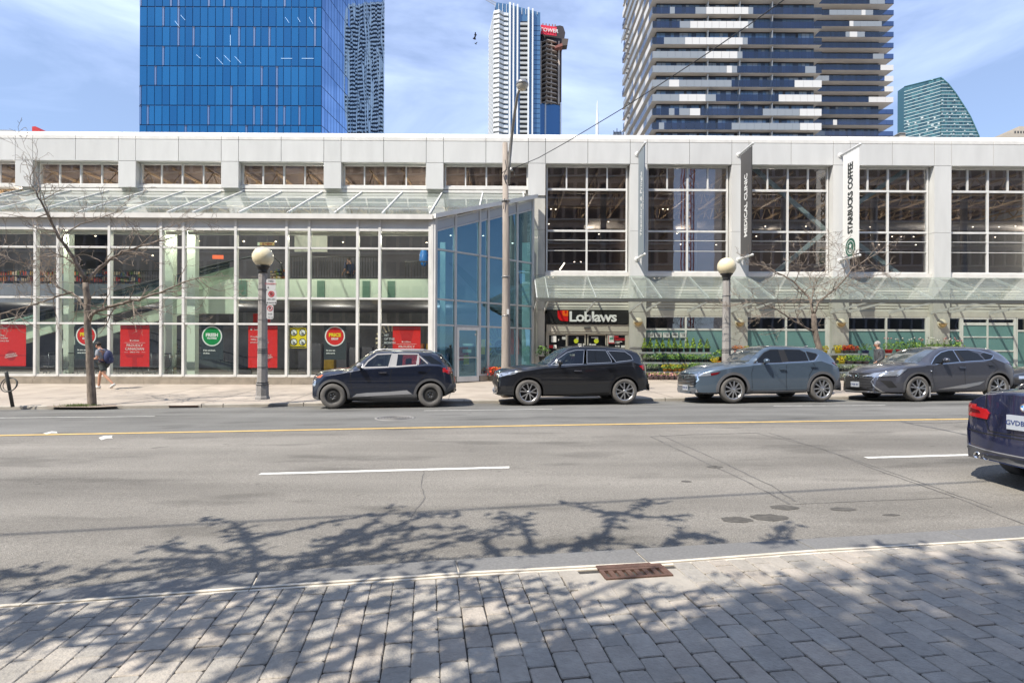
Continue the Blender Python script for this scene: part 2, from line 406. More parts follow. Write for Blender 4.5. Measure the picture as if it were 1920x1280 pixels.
def strip(name, o0, o1, dz, m, parent=None):
    mb = MB()
    for a, b in zip(jin[:-1], jin[1:]):
        e = (b - a).normalized() * .003
        t = [a + e + knrm * o1, b - e + knrm * o1, b - e + knrm * o0, a + e + knrm * o0]
        mb.hexa([p + Vector((0, 0, dz - .1)) for p in t] + [p + Vector((0, 0, dz)) for p in t])
    return mb.build(name, m, parent)
strip('cream_strip', .006, .034, .001, M_CREAM, kn)
strip('cream_strip', .044, .070, -.003, M_CREAM, kn)
# near sidewalk base (joint colour) and pavers
base = MB(); Z0 = Vector((0, 0, -.011))
base.add([jin[0] + Z0, jin[-1] + Z0, jin[-1] + Z0 + Vector((0, -40, 0)), jin[0] + Z0 + Vector((0, -40, 0))], [(3, 2, 1, 0)])
bs_ = base.build('sidewalk_near', M_JOINT); bs_['kind'] = 'structure'
O = jin[4].copy(); U = Vector((kd.x, kd.y, 0)).normalized(); V = Vector((U.y, -U.x, 0))
pav_mesh = []
PW, PL = 0.127, 0.205
for k in range(6):
    bm = bmesh.new(); rnd = random.Random(k)
    gap = .0048
    xs_, ys_ = PW / 2 - gap / 2, PL / 2 - gap / 2
    c_ = .009
    ring = []
    for (sx, sy) in ((-1, -1), (1, -1), (1, 1), (-1, 1)):
        j = lambda: rnd.uniform(-.0035, .0035)
        p1_, p2_ = (sx * (xs_ - c_) + j(), sy * ys_ + j()), (sx * xs_ + j(), sy * (ys_ - c_) + j())
        ring += ([p2_, p1_] if sx * sy > 0 else [p1_, p2_]) if False else ([(sx * xs_ + j(), sy * (ys_ - c_)), (sx * (xs_ - c_), sy * ys_ + j())] if sx * sy < 0 else [(sx * (xs_ - c_), sy * ys_ + j()), (sx * xs_ + j(), sy * (ys_ - c_))])
    ring.sort(key=lambda q: math.atan2(q[1], q[0]))
    inner = [(q[0] * (1 - .004 / abs(xs_)), q[1] * (1 - .004 / abs(ys_))) for q in ring]
    n = len(ring)
    vs = [(q[0], q[1], -.06) for q in ring] + [(q[0], q[1], -.004) for q in ring] + [(q[0], q[1], 0) for q in inner]
    fs = [tuple(range(2 * n, 3 * n))] + [(i, (i + 1) % n, n + (i + 1) % n, n + i) for i in range(n)] + [(n + i, n + (i + 1) % n, 2 * n + (i + 1) % n, 2 * n + i) for i in range(n)]
    me = bpy.data.meshes.new('paver'); me.from_pydata(vs, [], fs); me.materials.append([M_PAVE, M_PAVE2, M_PAVE3][k % 3]); me.update(); pav_mesh.append((me, vs, fs))
ang = math.atan2(U.y, U.x)
GRATE_C = G(1187, 1068, NK)
far_mb = [MB(), MB(), MB()]; cells = []
for i in range(-46, 60):
    off = random.Random(i).uniform(0, .018) + (PL / 2 if i % 2 else 0)
    for j in range(0, 19):
        v_ = .078 + PL * (j + .5) - off
        lo, hi = max(v_ - PL / 2, .0745), v_ + PL / 2
        if hi - lo < .03: continue
        c = O + U * (i * PW) + V * ((lo + hi) / 2)
        ds_ = c - GRATE_C; hl = (hi - lo) / 2
        if abs(ds_.dot(U)) < .235 + .055 and ds_.dot(V) - hl < .125: continue
        Yc_ = c.y
        if Yc_ < 1.6: continue
        px = 960 + F * c.x / c.y; py = 655 + F * (CZ - NKZ(c.x)) / c.y
        cells.append((c, -60 < px < 1980 and py < 1340, py, (hi - lo) / PL))
vis_cells = sorted([c for c in cells if c[1]], key=lambda q: -q[2]); rest = [c for c in cells if not c[1]] + vis_cells[290:]
vis_cells = vis_cells[:290]
rr = random.Random(3)
def pz(c): return NKZ(c.x)
for c, _, py, hf in vis_cells:
    k = rr.choice((0, 0, 1, 1, 2, 3, 4, 5))
    o = link(bpy.data.objects.new('paver', pav_mesh[k][0]), bs_)
    o.location = (c.x, c.y, pz(c) + rr.uniform(-.003, .002)); o.rotation_euler = (rr.uniform(-.012, .012), rr.uniform(-.012, .012) - GR, ang + rr.uniform(-.012, .012)); o.scale = (1, max(hf, .12), 1)
for c, _, py, hf in rest:
    k = rr.randrange(6); vs, fs = pav_mesh[k][1], pav_mesh[k][2]
    Mx = Matrix.Translation((c.x, c.y, pz(c) + rr.uniform(-.003, .002))) @ Matrix.Rotation(ang + rr.uniform(-.01, .01), 4, 'Z') @ Matrix.Diagonal((1, max(hf, .12), 1, 1))
    far_mb[k % 3].add([Mx @ Vector(v) for v in vs], fs)
for k in range(3):
    o = far_mb[k].build('pavers', [M_PAVE, M_PAVE2, M_PAVE3][k], bs_); o['kind'] = 'stuff'
# ---- storm drain grate in the near kerb
M_RUST = mat('rusty_iron', (0.12, 0.068, 0.05), 0.8, metal=0.2, var=0.25, vs=20, bump=0.3, bs=60)
dr = empty('drain_grate', GRATE_C + Vector((0, 0, .006)), ang, 'rusty brown iron drain grate set at the edge of the paved sidewalk', 'drain grate')
mb = MB(); w_, d_ = .215, .095
mb.box(-w_, w_, .0, .03, -.06, 0).box(-w_, w_, -d_ - .022, -d_, -.06, 0).box(-w_, -w_ + .022, -d_, 0, -.06, 0).box(w_ - .022, w_, -d_, 0, -.06, 0)
mb.box(-w_, w_, .045, .10, -.05, -.004)
mb.build('frame', M_RUST, dr)
for k in range(7):
    x = -w_ + .05 + k * .056
    piece('bar', M_RUST, x, x + .03, -d_, 0, -.03, -.002, dr)
piece('surround', M_KERBC, -.42, .42, -.36, -.005 - .1, -.1, -.010, dr); piece('surround', M_KERBC, -.42, -w_ - .002, -.105, .0, -.1, -.012, dr); piece('surround', M_KERBC, w_ + .002, .42, -.105, .0, -.1, -.012, dr)
piece('pit', mat('pit_dark', (.02, .015, .012), 1.0), -w_, w_, -d_, 0, -.09, -.055, dr)
# ---- road markings
def ribbon(name, l, z, x0, x1, wd, m, step=.5, dz=.004):
    mb = MB(); n = max(2, int(abs(x1 - x0) / step))
    for i in range(n + 1):
        x = lerp(x0, x1, i / n); y = yk(l, x)
        for s_ in (-1, 1):
            yy = y + s_ * wd / 2; mb.v.append((x, yy, zr(x, yy) + dz))
    for i in range(n):
        mb.f.append((2 * i, 2 * i + 2, 2 * i + 3, 2 * i + 1)); mb.m.append(0); mb.sm.append(False)
    o = mb.build(name, m); o['kind'] = 'structure'; return o
ribbon('yellow_line', L_yel, Z_YEL, -60, 80, .15, M_YELP, dz=.006)
for a, b in ((500, 955), (1702, 2240), (-600, -60)):
    ribbon('white_lane_line', L_whi, Z_WHI, G(a, 882, Z_WHI).x if a > 0 else -12, G(b, 876, Z_WHI).x if a > 0 and b < 2000 else (-7.3 if a < 0 else 12.0), .105, M_WHITE)
def paint_poly(name, pix, off, m, dz=.005):
    q = [G(px, py, off) for px, py in pix]
    mb = MB(); mb.add([(p.x, p.y, zr(p.x, p.y) + dz) for p in q], [tuple(range(len(q)))])
    o = mb.build(name, m); o['kind'] = 'structure'
    for p_ in o.data.polygons:
        if p_.normal.z < 0: o.data.flip_normals(); break
    return o
Lp = line_from([(0, 782.5), (290, 779.5)], .015)
ribbon('parking_edge_line', Lp, 0, G(-40, 783, .015).x, G(290, 779.5, .015).x, .07, M_WHITE)
Lp2 = line_from([(795, 770), (1035, 767.3)], 0.0)
ribbon('parking_edge_line', Lp2, 0, G(795, 770, 0).x, G(1035, 767.3, 0).x, .07, M_WHITE)
Lp3 = line_from([(1450, 761.3), (1660, 760)], 0.0)
ribbon('parking_edge_line', Lp3, 0, G(1450, 761.3, 0).x, G(1660, 760, 0).x, .07, M_WHITE)
paint_poly('lane_arrow', [(80, 812.5), (97, 808.3), (106, 809), (108, 812), (96, 811.8), (88, 814)], .03, M_WHITE)
paint_poly('lane_arrow', [(185, 820.5), (196, 816.8), (211, 816.6), (209, 820), (212, 821.5), (200, 821.8), (190, 825)], .03, M_WHITE)
# tar seams and saw cuts
def seam(pix, wd, off=.02, m=M_TAR, dz=.003, name='tar_seam'):
    pts = [G(px, py, off) for px, py in pix]; mb = MB(); fine = []
    for a, b in zip(pts[:-1], pts[1:]):
        n = max(2, int((b - a).length / .12))
        for i in range(n): fine.append(a.lerp(b, i / n) + Vector((random.gauss(0, .006), random.gauss(0, .006), 0)))
    fine.append(pts[-1])
    for i, p in enumerate(fine):
        d = (fine[min(i + 1, len(fine) - 1)] - fine[max(i - 1, 0)]); d = Vector((-d.y, d.x, 0)).normalized() * wd / 2 * random.uniform(.5, 1.3)
        for q in (p - d, p + d): mb.v.append((q.x, q.y, zr(q.x, q.y) + dz))
    for i in range(len(fine) - 1):
        mb.f.append((2 * i, 2 * i + 2, 2 * i + 3, 2 * i + 1)); mb.m.append(0); mb.sm.append(False)
    o = mb.build(name, m); o['kind'] = 'structure'
    if o.data.polygons[0].normal.z < 0: o.data.flip_normals()
M_SEAM = mat('saw_cut', (0.125, 0.118, 0.108), 0.8, var=0.3, vs=5)
seam([(1220, 819), (1330, 870), (1385, 893), (1480, 940)], .022, m=M_SEAM)
seam([(1236, 815), (1345, 862), (1455, 912), (1490, 935)], .022, m=M_SEAM)
seam([(1424, 814), (1530, 838), (1660, 885), (1800, 930), (1920, 975)], .02, m=M_SEAM)
seam([(1442, 812), (1560, 848), (1690, 890), (1860, 945)], .02, m=M_SEAM)
seam([(1220, 819), (1300, 815), (1424, 812)], .03, m=M_SEAM)
seam([(1490, 940), (1620, 935), (1790, 928)], .012, m=M_SEAM)
seam([(1690, 791), (1712, 796), (1762, 805), (1810, 815), (1860, 826)], .075)
seam([(1700, 793), (1760, 794.5), (1815, 791.5)], .05)
seam([(795, 878), (790, 905), (797, 930), (770, 965), (772, 990)], .012, m=M_SEAM)
for (px, py, rx, ry) in ((1380, 970, .14, .085), (1441, 966, .17, .10), (1470, 948, .13, .08), (1579, 951, .12, .06), (1340, 876, .10, .07), (1287, 902, .06, .04), (1670, 961, .08, .03)):
    c = G(px, py, .01); mb = MB(); rq = random.Random(px)
    vs = [(c.x + math.cos(a) * rx * rq.uniform(.85, 1.12), c.y + math.sin(a) * ry * rq.uniform(.85, 1.12)) for a in [2 * math.pi * k / 16 for k in range(16)]]
    mb.add([(x, y, zr(x, y) + .003) for x, y in vs], [tuple(range(16))])
    mb.build('oil_stain', mat('oil_stain', (0.085, 0.078, 0.066), 0.6, var=.3, vs=20))['kind'] = 'structure'
# manhole
c = G(741, 785, .0); mh = empty('manhole_cover', (c.x, c.y, zr(c.x, c.y) + .004), 0, 'round iron manhole cover in the road below the dark blue hatchback', 'manhole cover')
MB().lathe([(.0, .0), (.36, .0), (.36, -.05)], n=28, smooth=False).build('lid', mat('iron_lid', (.16, .15, .14), .6, metal=.4, var=.3, vs=30), mh)
mb = MB()
mb.lathe([(.38, -.02), (.38, .004), (.44, .004), (.44, -.02)], n=28)
for k in range(5): mb.lathe([(.06 + k * .065, .001), (.06 + k * .065, .006), (.085 + k * .065, .006), (.085 + k * .065, .001)], n=24, smooth=False)
mb.build('ring', mat('iron_ring', (.26, .25, .235), .6, metal=.3), mh)
# kerb inlet
c = G(333, 764.5, Z_GUT + .03)
inl = empty('kerb_drain_inlet', (c.x, yk(L_gut, c.x), Z_GUT + GR * c.x), 0.09, 'dark broken storm drain slot in the kerb right of the big bare tree', 'drain inlet')
piece('slot', mat('pit_dark', (.02, .015, .012), 1.0), -.38, .38, -.014, .03, .01, .06, inl)
piece('lip', M_RUST, -.40, .40, -.02, .02, .058, .07, inl)
# ================================================================ SHOP BUILDING
PHI = 0.0063
YF, YC, YW = 22.2, 26.2, 26.55
cph, sph = math.cos(PHI), math.sin(PHI)
def BL(px, py, yl):
    dx, dz = ray(px, py)
    lx = dx * cph + sph; ly = -dx * sph + cph
    t = yl / ly
    return lx * t, CZ + dz * t
def bx(px, yl, py=500): return BL(px, py, yl)[0]
def bz(py, yl, px=960): return BL(px, py, yl)[1]
M_PANEL = mat('white_metal_panel', (0.635, 0.638, 0.618), 0.38, var=0.03, vs=0.4, dirt=0.10, ds=2.2, spec=0.4, stretch=(1, 1, .22), rnd=.03)
M_CAP = mat('cream_coping_panel', (0.76, 0.745, 0.70), 0.45, var=0.03, vs=1.0, dirt=0.14, ds=3, stretch=(1, 1, .5), rnd=.03)
M_GAP = mat('panel_gap', (0.045, 0.045, 0.045), 0.9)
M_FRAME = mat('white_frame', (0.72, 0.715, 0.685), 0.42, var=0.03, vs=2, dirt=0.16, ds=4, stretch=(1, 1, .35))
M_FRAMEG = mat('grey_frame', (0.50, 0.505, 0.50), 0.45, var=0.04, vs=2, dirt=0.1, ds=3)
M_PIER = mat('painted_concrete', (0.53, 0.52, 0.475), 0.7, var=0.04, vs=1.5, dirt=0.24, ds=3, bump=0.1, bs=20, stretch=(1, 1, .3))
M_SIDE = mat('cream_siding', (0.55, 0.53, 0.47), 0.6, var=0.03, vs=2, dirt=0.15, ds=1.3)
M_STONE = mat('plinth_stone', (0.33, 0.285, 0.225), 0.85, var=0.15, vs=3, bump=0.3, bs=25, dirt=0.3, ds=2)
M_TEAL = mat('teal_frosted_glass', (0.16, 0.30, 0.29), 0.22, var=0.05, vs=0.6, dirt=0.08, ds=2, coat=0.3)
M_ROOF = mat('roof_membrane', (0.25, 0.25, 0.25), 0.9)
M_GL = glass('window_glass', (0.95, 0.98, 0.96), ior=2.0, wav=0.12)
M_GLU = glass('upper_window_glass', (0.80, 0.82, 0.84), ior=2.35, wav=0.12)
M_GLA = glass('angled_glass', (0.55, 0.72, 0.80), ior=2.35, rcol=(.45, .78, 1.0), wav=0.10)
M_GLR = glass('dusty_roof_glass', (0.78, 0.84, 0.80), ior=1.6, haze=0.26, hazecol=(0.42, 0.44, 0.41))
M_GLC = glass('canopy_glass', (0.86, 0.90, 0.87), ior=1.55, haze=0.16, hazecol=(0.45, 0.48, 0.44))
M_DARKM = mat('dark_grey_metal', (0.10, 0.10, 0.10), 0.45, metal=0.3)
bld = empty('shop_building', (0, 0, 0), PHI, 'long white panelled shop building with a glazed atrium and glass canopies', 'building')
COLPX = [(-165, -133), (29, 61), (223, 255), (417, 449), (610.5, 641.5), (802.3, 833.5), (992, 1023.5), (1180.6, 1211.6), (1371, 1402), (1561, 1592.5), (1751.5, 1783), (1942, 1973)]
cols = [(bx(a, YC, 300), bx(b, YC, 300)) for a, b in COLPX]
ctr = [(a + b) / 2 for a, b in cols]
pit = (ctr[-1] - ctr[0]) / (len(ctr) - 1)
cols = [(ctr[0] + pit * i - .405, ctr[0] + pit * i + .405) for i in range(-1, len(ctr) + 1)]
zPB = bz(306, YC); zPJ = bz(265.5, YC); zCT = bz(259, YC); zTOP = bz(252.3, YC + .25)
zCB = bz(355, YC)         # column bottoms on the left
GAP = .022
# dark backing behind the cladding joints
piece('cladding_backing', M_GAP, cols[0][0] - 2, cols[-1][1] + 2, YC + .03, YC + .34, zPB + .03, zPJ - .02, bld)
def clad(x0, x1, z0, z1, name='cladding_panel', y=YC, m=None, d=.035):
    return piece(name, m or M_PANEL, x0 + GAP / 2, x1 - GAP / 2, y, y + d, z0 + GAP / 2, z1 - GAP / 2, bld)
for i, (a, b) in enumerate(cols):
    clad(a, b, zPB, zPJ)
    segs = [(a, b)]
    if i + 1 < len(cols):
        n0 = cols[i + 1][0]; m_ = (b + n0) / 2
        clad(b, m_, zPB, zPJ); clad(m_, n0, zPB, zPJ); segs += [(b, m_), (m_, n0)]
    for x0, x1 in segs:     # coping: short upright then a slope back
        mb = MB()
        x0 += GAP / 2; x1 -= GAP / 2; z0 = zPJ + GAP / 2
        prof = [(YC, z0), (YC, zCT), (YC + .25, zTOP), (YC + 1.2, zTOP), (YC + 1.2, zTOP - .1), (YC + .30, z0)]
        mb.prism([(x0, y, z) for y, z in prof], (x1 - x0, 0, 0))
        mb.build('coping_panel', M_CAP, bld)
# columns
iE = min(range(len(cols)), key=lambda i: abs((cols[i][0] + cols[i][1]) / 2 - (bx(992, YC) + bx(1023.5, YC)) / 2))
zS = bz(510, YW)            # bottom of the tall windows
zCan = bz(520, YC)
for i, (a, b) in enumerate(cols):
    zb = zCB if i < iE else zCan
    if i == iE: zb = bz(366, YC)
    zj = bz(432, YC)
    def colbox(z0, z1, nm='column_casing', m=M_PANEL, yy=YC, dx=0):
        piece(nm, m, a + dx, b - dx, yy, YW + .25, z0, z1, bld)
    if i <= iE: colbox(zb, zPB - .008)
    else:
        colbox(zj + .008, zPB - .008); colbox(zb, zj - .004)
    piece('column_core', M_GAP, a + .02, b - .02, YC + .02, YW + .2, zb + .02, zPB + .05, bld)
    if i >= iE:
        zl = .0
        if i == iE:
            a2 = bx(1000, YC + .1)
            for z0, z1 in ((zl, bz(580, YC)), (bz(580, YC) + .012, bz(515, YC)), (bz(515, YC) + .012, bz(430, YC)), (bz(430, YC) + .012, zb - .012)):
                piece('column_casing', M_PIER, a2, b, YC + .06, YW + .25, z0, z1, bld)
        else:
            zq = bz(583.5, YC + .05)
            piece('pier', M_PIER, a + .01, b - .01, YC + .05, YW + .3, zl, zq - .008, bld)
            piece('pier', M_PIER, a + .01, b - .01, YC + .05, YW + .3, zq + .008, zb - .004, bld)
# soffit above the recessed windows
zWT = bz(311, YW)
for i in range(len(cols) - 1):
    x0, x1 = cols[i][1], cols[i + 1][0]; m_ = (x0 + x1) / 2
    for p, q in ((x0, m_), (m_, x1)):
        mb = MB(); mb.prism([(p + .006, YC + .005, zPB - .002), (p + .006, YW, zWT + .02), (p + .006, YW, zWT + .09), (p + .006, YC + .005, zPB + .02)], (q - p - .012, 0, 0))
        mb.build('soffit_panel', M_PANEL, bld)
# ---- windows: left clerestories
def window_grid(name, x0, x1, z0, z1, vs, hs, y, fw=.06, fd=.09, gm=None, fm=None, edge=.07, sub=None):
    """frame mesh + one pane object per opening. vs: x of full-height mullions, hs: list of (z, width) rails, sub: extra mullions {row:[x..]}"""
    fm = fm or M_FRAME; gm = gm or M_GLU
    mb = MB()
    mb.box(x0, x0 + edge, y - fd / 2, y + fd / 2, z0, z1).box(x1 - edge, x1, y - fd / 2, y + fd / 2, z0, z1)
    mb.box(x0 + edge, x1 - edge, y - fd / 2, y + fd / 2, z0, z0 + edge).box(x0 + edge, x1 - edge, y - fd / 2, y + fd / 2, z1 - edge, z1)
    for x in vs: mb.box(x - fw / 2, x + fw / 2, y - fd / 2 - .003, y + fd / 2, z0 + edge, z1 - edge)
    for z, w_ in hs: mb.box(x0 + edge, x1 - edge, y - fd / 2 + .004, y + fd / 2 - .003, z - w_ / 2, z + w_ / 2)
    rows = [z0 + edge] + [z for z, _ in hs] + [z1 - edge]
    rw = [0] + [w_ / 2 for _, w_ in hs] + [0]
    if sub:
        for r_, xs_ in sub.items():
            for x in xs_: mb.box(x - fw * .4, x + fw * .4, y - fd / 2 + .002, y + fd / 2 - .004, rows[r_] + rw[r_], rows[r_ + 1] - rw[r_ + 1])
    fr = mb.build(name, fm, bld)
    for r_ in range(len(rows) - 1):
        xs_ = sorted([x0 + edge] + list(vs) + (sub.get(r_, []) if sub else []) + [x1 - edge])
        for k in range(len(xs_) - 1):
            g_ = gm[r_] if isinstance(gm, (list, tuple)) else gm
            a = xs_[k] + (fw / 2 if k else 0); b = xs_[k + 1] - (fw / 2 if k < len(xs_) - 2 else 0)
            piece('pane', g_, a - .01, b + .01, y - .012, y + .012, rows[r_] + rw[r_] - .01, rows[r_ + 1] - rw[r_ + 1] + .01, fr)
    return fr
for i in range(iE):
    x0, x1 = cols[i][1] + .0, cols[i + 1][0]
    z0, z1 = bz(352, YW), zWT + .01
    x0 += .03; w4 = (x1 - x0)
    window_grid('clerestory_window', x0, x1, z0, z1, [x0 + w4 / 2], [], YW, fw=.075, sub={0: [x0 + w4 * .25, x0 + w4 * .75]}, gm=M_GLU)
    piece('sill', M_CAP, x0 - .2, x1 + .2, YW - .14, YW + .2, z0 - .14, z0 - .002, bld)
# ---- tall windows on the right
zr1, zr2, zr3, zr4 = bz(355, YW), bz(432.5, YW), bz(450, YW), bz(469.5, YW)
for i in range(iE, len(cols) - 1):
    x0, x1 = cols[i][1] + .06, cols[i + 1][0] - .06
    w4 = x1 - x0
    window_grid('tall_window', x0, x1, zS, zWT + .01, [x0 + w4 / 2], [(zr4, .025), (zr3, .025), (zr2, .09), (zr1, .10)], YW, fw=.085, fd=.1, sub={4: [x0 + w4 * .25, x0 + w4 * .75]}, gm=M_GLU, edge=.075)
    piece('sill', M_CAP, x0 - .05, x1 + .05, YW - .2, YW + .2, zS - .20, zS - .004, bld)
    piece('spandrel', M_SIDE, x0 - .05, x1 + .05, YW - .03, YW + .2, bz(520, YW), zS - .2, bld)
# ---- lower front on the right
zsid0, zlw1, zlw0, zlr = bz(581, YW), bz(591, YW), bz(724, YW), bz(616, YW)
for i in range(iE, len(cols) - 1):
    x0, x1 = cols[i][1] - .01, cols[i + 1][0] + .01
    nb = 12; zt_ = bz(518, YW); h = (zt_ - zsid0) / nb
    mb = MB(); mb.box(x0, x1, YW + .05, YW + .2, zsid0, zt_)
    for k in range(nb):
        mb.prism([(x0, YW + .05, zsid0 + k * h), (x0, YW - .01, zsid0 + k * h + .012), (x0, YW + .02, zsid0 + (k + 1) * h - .004), (x0, YW + .05, zsid0 + (k + 1) * h - .004)], (x1 - x0, 0, 0))
    s_ = mb.build('siding_boards', M_SIDE, bld); s_['kind'] = 'stuff'
    if i == iE:   # entrance
        xa, xb = bx(1025, YW), bx(1178, YW)
        ze = bz(608.5, YW)
        piece('lintel', M_SIDE, xa, xb, YW - .05, YW + .2, bz(581, YW), bz(578, YW), bld)
        sg = empty('shop_sign', (0, 0, 0)); sg.parent = bld
        piece('sign_board', mat('sign_black', (.022, .023, .022), .18, coat=.5), xa + .02, xb - .02, YW - .18, YW + .1, bz(606.5, YW), bz(580.5, YW), sg)
        zc = (bz(582.5, YW) + bz(604.5, YW)) / 2; lh = bz(583, YW) - bz(602, YW)
        yy = YW - .2
        # rounded red and orange L emblem
        def emblem(name, m, px0, px1, py0, py1, rad, y_):
            ax, bx_ = bx(px0, yy), bx(px1, yy); at, ab = bz(py0, yy, 1100), bz(py1, yy, 1100)
            pts = [(ax, at)] + [(ax + rad - rad * math.cos(t), ab + rad - rad * math.sin(t)) for t in [math.pi / 2 * k / 6 for k in range(7)]] + [(bx_, ab), (bx_, at)]
            MB().prism([(x, y_, z) for x, z in pts], (0, .03, 0)).build(name, m, sg)
        emblem('emblem', mat('sign_red', (.62, .008, .012), .35), 1045.8, 1065.6, 582.2, 602.2, .28, yy - .01)
        emblem('emblem', mat('sign_orange', (.80, .13, .01), .35), 1055, 1065.6, 582.1, 592.8, .10, yy - .024)
        emblem('emblem', mat('sign_red', (.62, .008, .012), .35), 1059, 1062.6, 582.6, 587.6, .02, yy - .032)
        lt = letters('lettering', 'Loblaws', lh * .98, mat('sign_white', (.72, .74, .74), .4), sg, ((bx(1068, yy) + bx(1157, yy)) / 2, yy + .0, bz(593.5, yy, 1110)), depth=.07, bold=.014, spacing=.90)
        bb = [v.co.x for v in lt.data.vertices]; wd = max(bb) - min(bb); bh = [v.co.z for v in lt.data.vertices]
        lt.scale = ((bx(1157, yy) - bx(1068.5, yy)) / wd, 1, lh * 1.02 / (max(bh) - min(bh)))
        cx = (max(bb) + min(bb)) / 2; cz_ = (max(bh) + min(bh)) / 2
        lt.location.x -= cx * lt.scale.x; lt.location.z -= cz_ * lt.scale.z
        # header and doors
        M_DOORF = mat('door_frame_beige', (.47, .44, .38), .5, var=.03, dirt=.1)
        piece('door_header', M_DOORF, xa, xb, YW - .12, YW + .15, bz(621, YW), bz(608, YW), bld)
        piece('door_sensor', M_DARKM, bx(1095, YW), bx(1107, YW), YW - .19, YW - .12, bz(615.5, YW), bz(612.5, YW), bld)
        piece('door_rail', M_DOORF, xa, xb, YW - .09, YW + .1, bz(625, YW), bz(621.2, YW), bld)
        dxs = [1026, 1029, 1062, 1065, 1097.5, 1103, 1136.5, 1140, 1173, 1178]
        M_DG = glass('door_glass', (.55, .6, .58), ior=1.7)
        ys = [YW - .02, YW + .04, YW + .04, YW - .02]
        for k in range(4):
            dl, dr_ = bx(dxs[2 * k + 1], YW), bx(dxs[2 * k + 2], YW)
            y_ = ys[k]
            d_ = MB(); zt2 = bz(625.5, YW); e_ = .05
            dl -= .03; dr_ += .03
            d_.box(dl, dl + e_, y_ - .03, y_ + .03, .22, zt2).box(dr_ - e_, dr_, y_ - .03, y_ + .03, .22, zt2).box(dl + e_, dr_ - e_, y_ - .03, y_ + .03, .22, .4).box(dl + e_, dr_ - e_, y_ - .03, y_ + .03, zt2 - .06, zt2).box(dl + e_, dr_ - e_, y_ - .028, y_ + .028, 1.22, 1.30)
            do = d_.build('sliding_door', M_DOORF, bld)
            piece('pane', M_DG, dl + e_ - .01, dr_ - e_ + .01, y_ - .01, y_ + .01, .39, zt2 - .05, do)
            def card(px0, py0, px1, py1, m, rnd=False):
                if rnd:
                    MB().lathe([(.0, -.003), (bx(px1, y_) - bx(px0, y_)) and ((bx(px1, y_) - bx(px0, y_)) / 2, -.003)] , ((bx(px0, y_) + bx(px1, y_)) / 2, y_ - .016, (bz(py0, y_) + bz(py1, y_)) / 2), 16, 'Y').build('door_sticker', m, do)
                else:
                    piece('door_sticker', m, bx(px0, y_), bx(px1, y_), y_ - .019, y_ - .0145, bz(py1, y_), bz(py0, y_), do)
            MW = mat('paper_white', (.62, .62, .6), .7); MR = mat('sticker_red', (.5, .02, .03), .5); MY = mat('sticker_lime', (.55, .62, .03), .5); MGN = mat('sticker_green', (.10, .28, .2), .5)
            if k == 0:
                card(1034, 629.5, 1043.5, 641, MW); card(1054, 631, 1061, 636, MW); card(1030, 646.5, 1037.5, 652, MR); card(1038, 646, 1044, 653, MW); card(1047, 634.5, 1049, 638, MW)
                for q in range(6): card(1036 + (q % 3) * 2.2, 632 + (q // 3) * 4, 1037 + (q % 3) * 2.2, 634 + (q // 3) * 4, mat('ink_grey', (.15, .15, .15), .7)) if False else None
            if k == 1:
                card(1081, 631, 1085, 636, MW); card(1084, 643.5, 1091, 648, MW); card(1076.3, 634, 1085, 643, MY, True); card(1093, 643, 1097, 647.4, MW, True)
            if k == 2:
                card(1109, 631, 1122, 633, MW); card(1116, 633.1, 1122, 638, MW); card(1110, 644, 1118, 648, MW); card(1114, 634, 1123, 643, MY, True); card(1105, 643, 1109.4, 647.4, MW, True)
            if k == 3:
                card(1141, 625.5, 1152.5, 643, MR); card(1153, 633, 1172, 634.3, MR); card(1153, 635.6, 1173, 637, MR); card(1153, 629, 1160, 631.5, MR); card(1153, 639, 1167, 640.4, MW); card(1153, 641.6, 1162, 643, MW); card(1154, 646.5, 1162, 651, MW); card(1165, 646.5, 1172, 651, MW)
                piece('door_sticker', MW, bx(1142, y_), bx(1151.5, y_), y_ - .024, y_ - .0195, bz(641.3, y_), bz(627.5, y_), do)
                piece('door_sticker', MGN, bx(1143.5, y_), bx(1150, y_), y_ - .028, y_ - .0245, bz(636, y_), bz(631.5, y_), do)
        for (p0, p1) in ((1024, 1028.5), (1174, 1179)):
            piece('door_jamb', M_DOORF, bx(p0, YW), bx(p1, YW), YW - .06, YW + .1, .2, bz(621.2, YW), bld)
        continue
    x0 += .0; x1 -= .0
    piece('lower_beam', M_SIDE, x0, x1, YW - .06, YW + .16, zlw1, zsid0 + .01, bld)
    if i == iE + 4:
        xm = [bx(p, YW) for p in (1783, 1799, 1802, 1908)]
        window_grid('lower_window', x0, bx(1801, YW), .25, zlw1, [], [(zlr, .09)], YW, fw=.085, gm=[M_TEAL, M_GLU], edge=.06)
        window_grid('roller_door', bx(1801.5, YW), bx(1904, YW), .25, zlw1, [bx(1851, YW)], [(bz(706, YW), .09), (bz(654, YW), .07), (bz(628, YW), .06), (bz(603.5, YW), .13)], YW, fw=.07, gm=[M_TEAL, M_TEAL, M_TEAL, M_TEAL, M_GLU], edge=.1)
        window_grid('lower_window', bx(1905, YW), x1, .25, zlw1, [], [(zlr, .09)], YW, fw=.085, gm=[M_TEAL, M_GLU], edge=.06)
    else:
        window_grid('lower_window', x0 + .0, x1 - .12, .25, zlw1, [(x0 + x1) / 2 - .05], [(zlr, .09)], YW, fw=.085, gm=[M_TEAL, M_GLU], edge=.06)
        piece('window_jamb', M_FRAME, x1 - .12, x1, YW - .08, YW + .1, .25, zlw1, bld)
    piece('base_wall', M_STONE, x0, x1, YW - .08, YW + .15, .0, .25, bld)
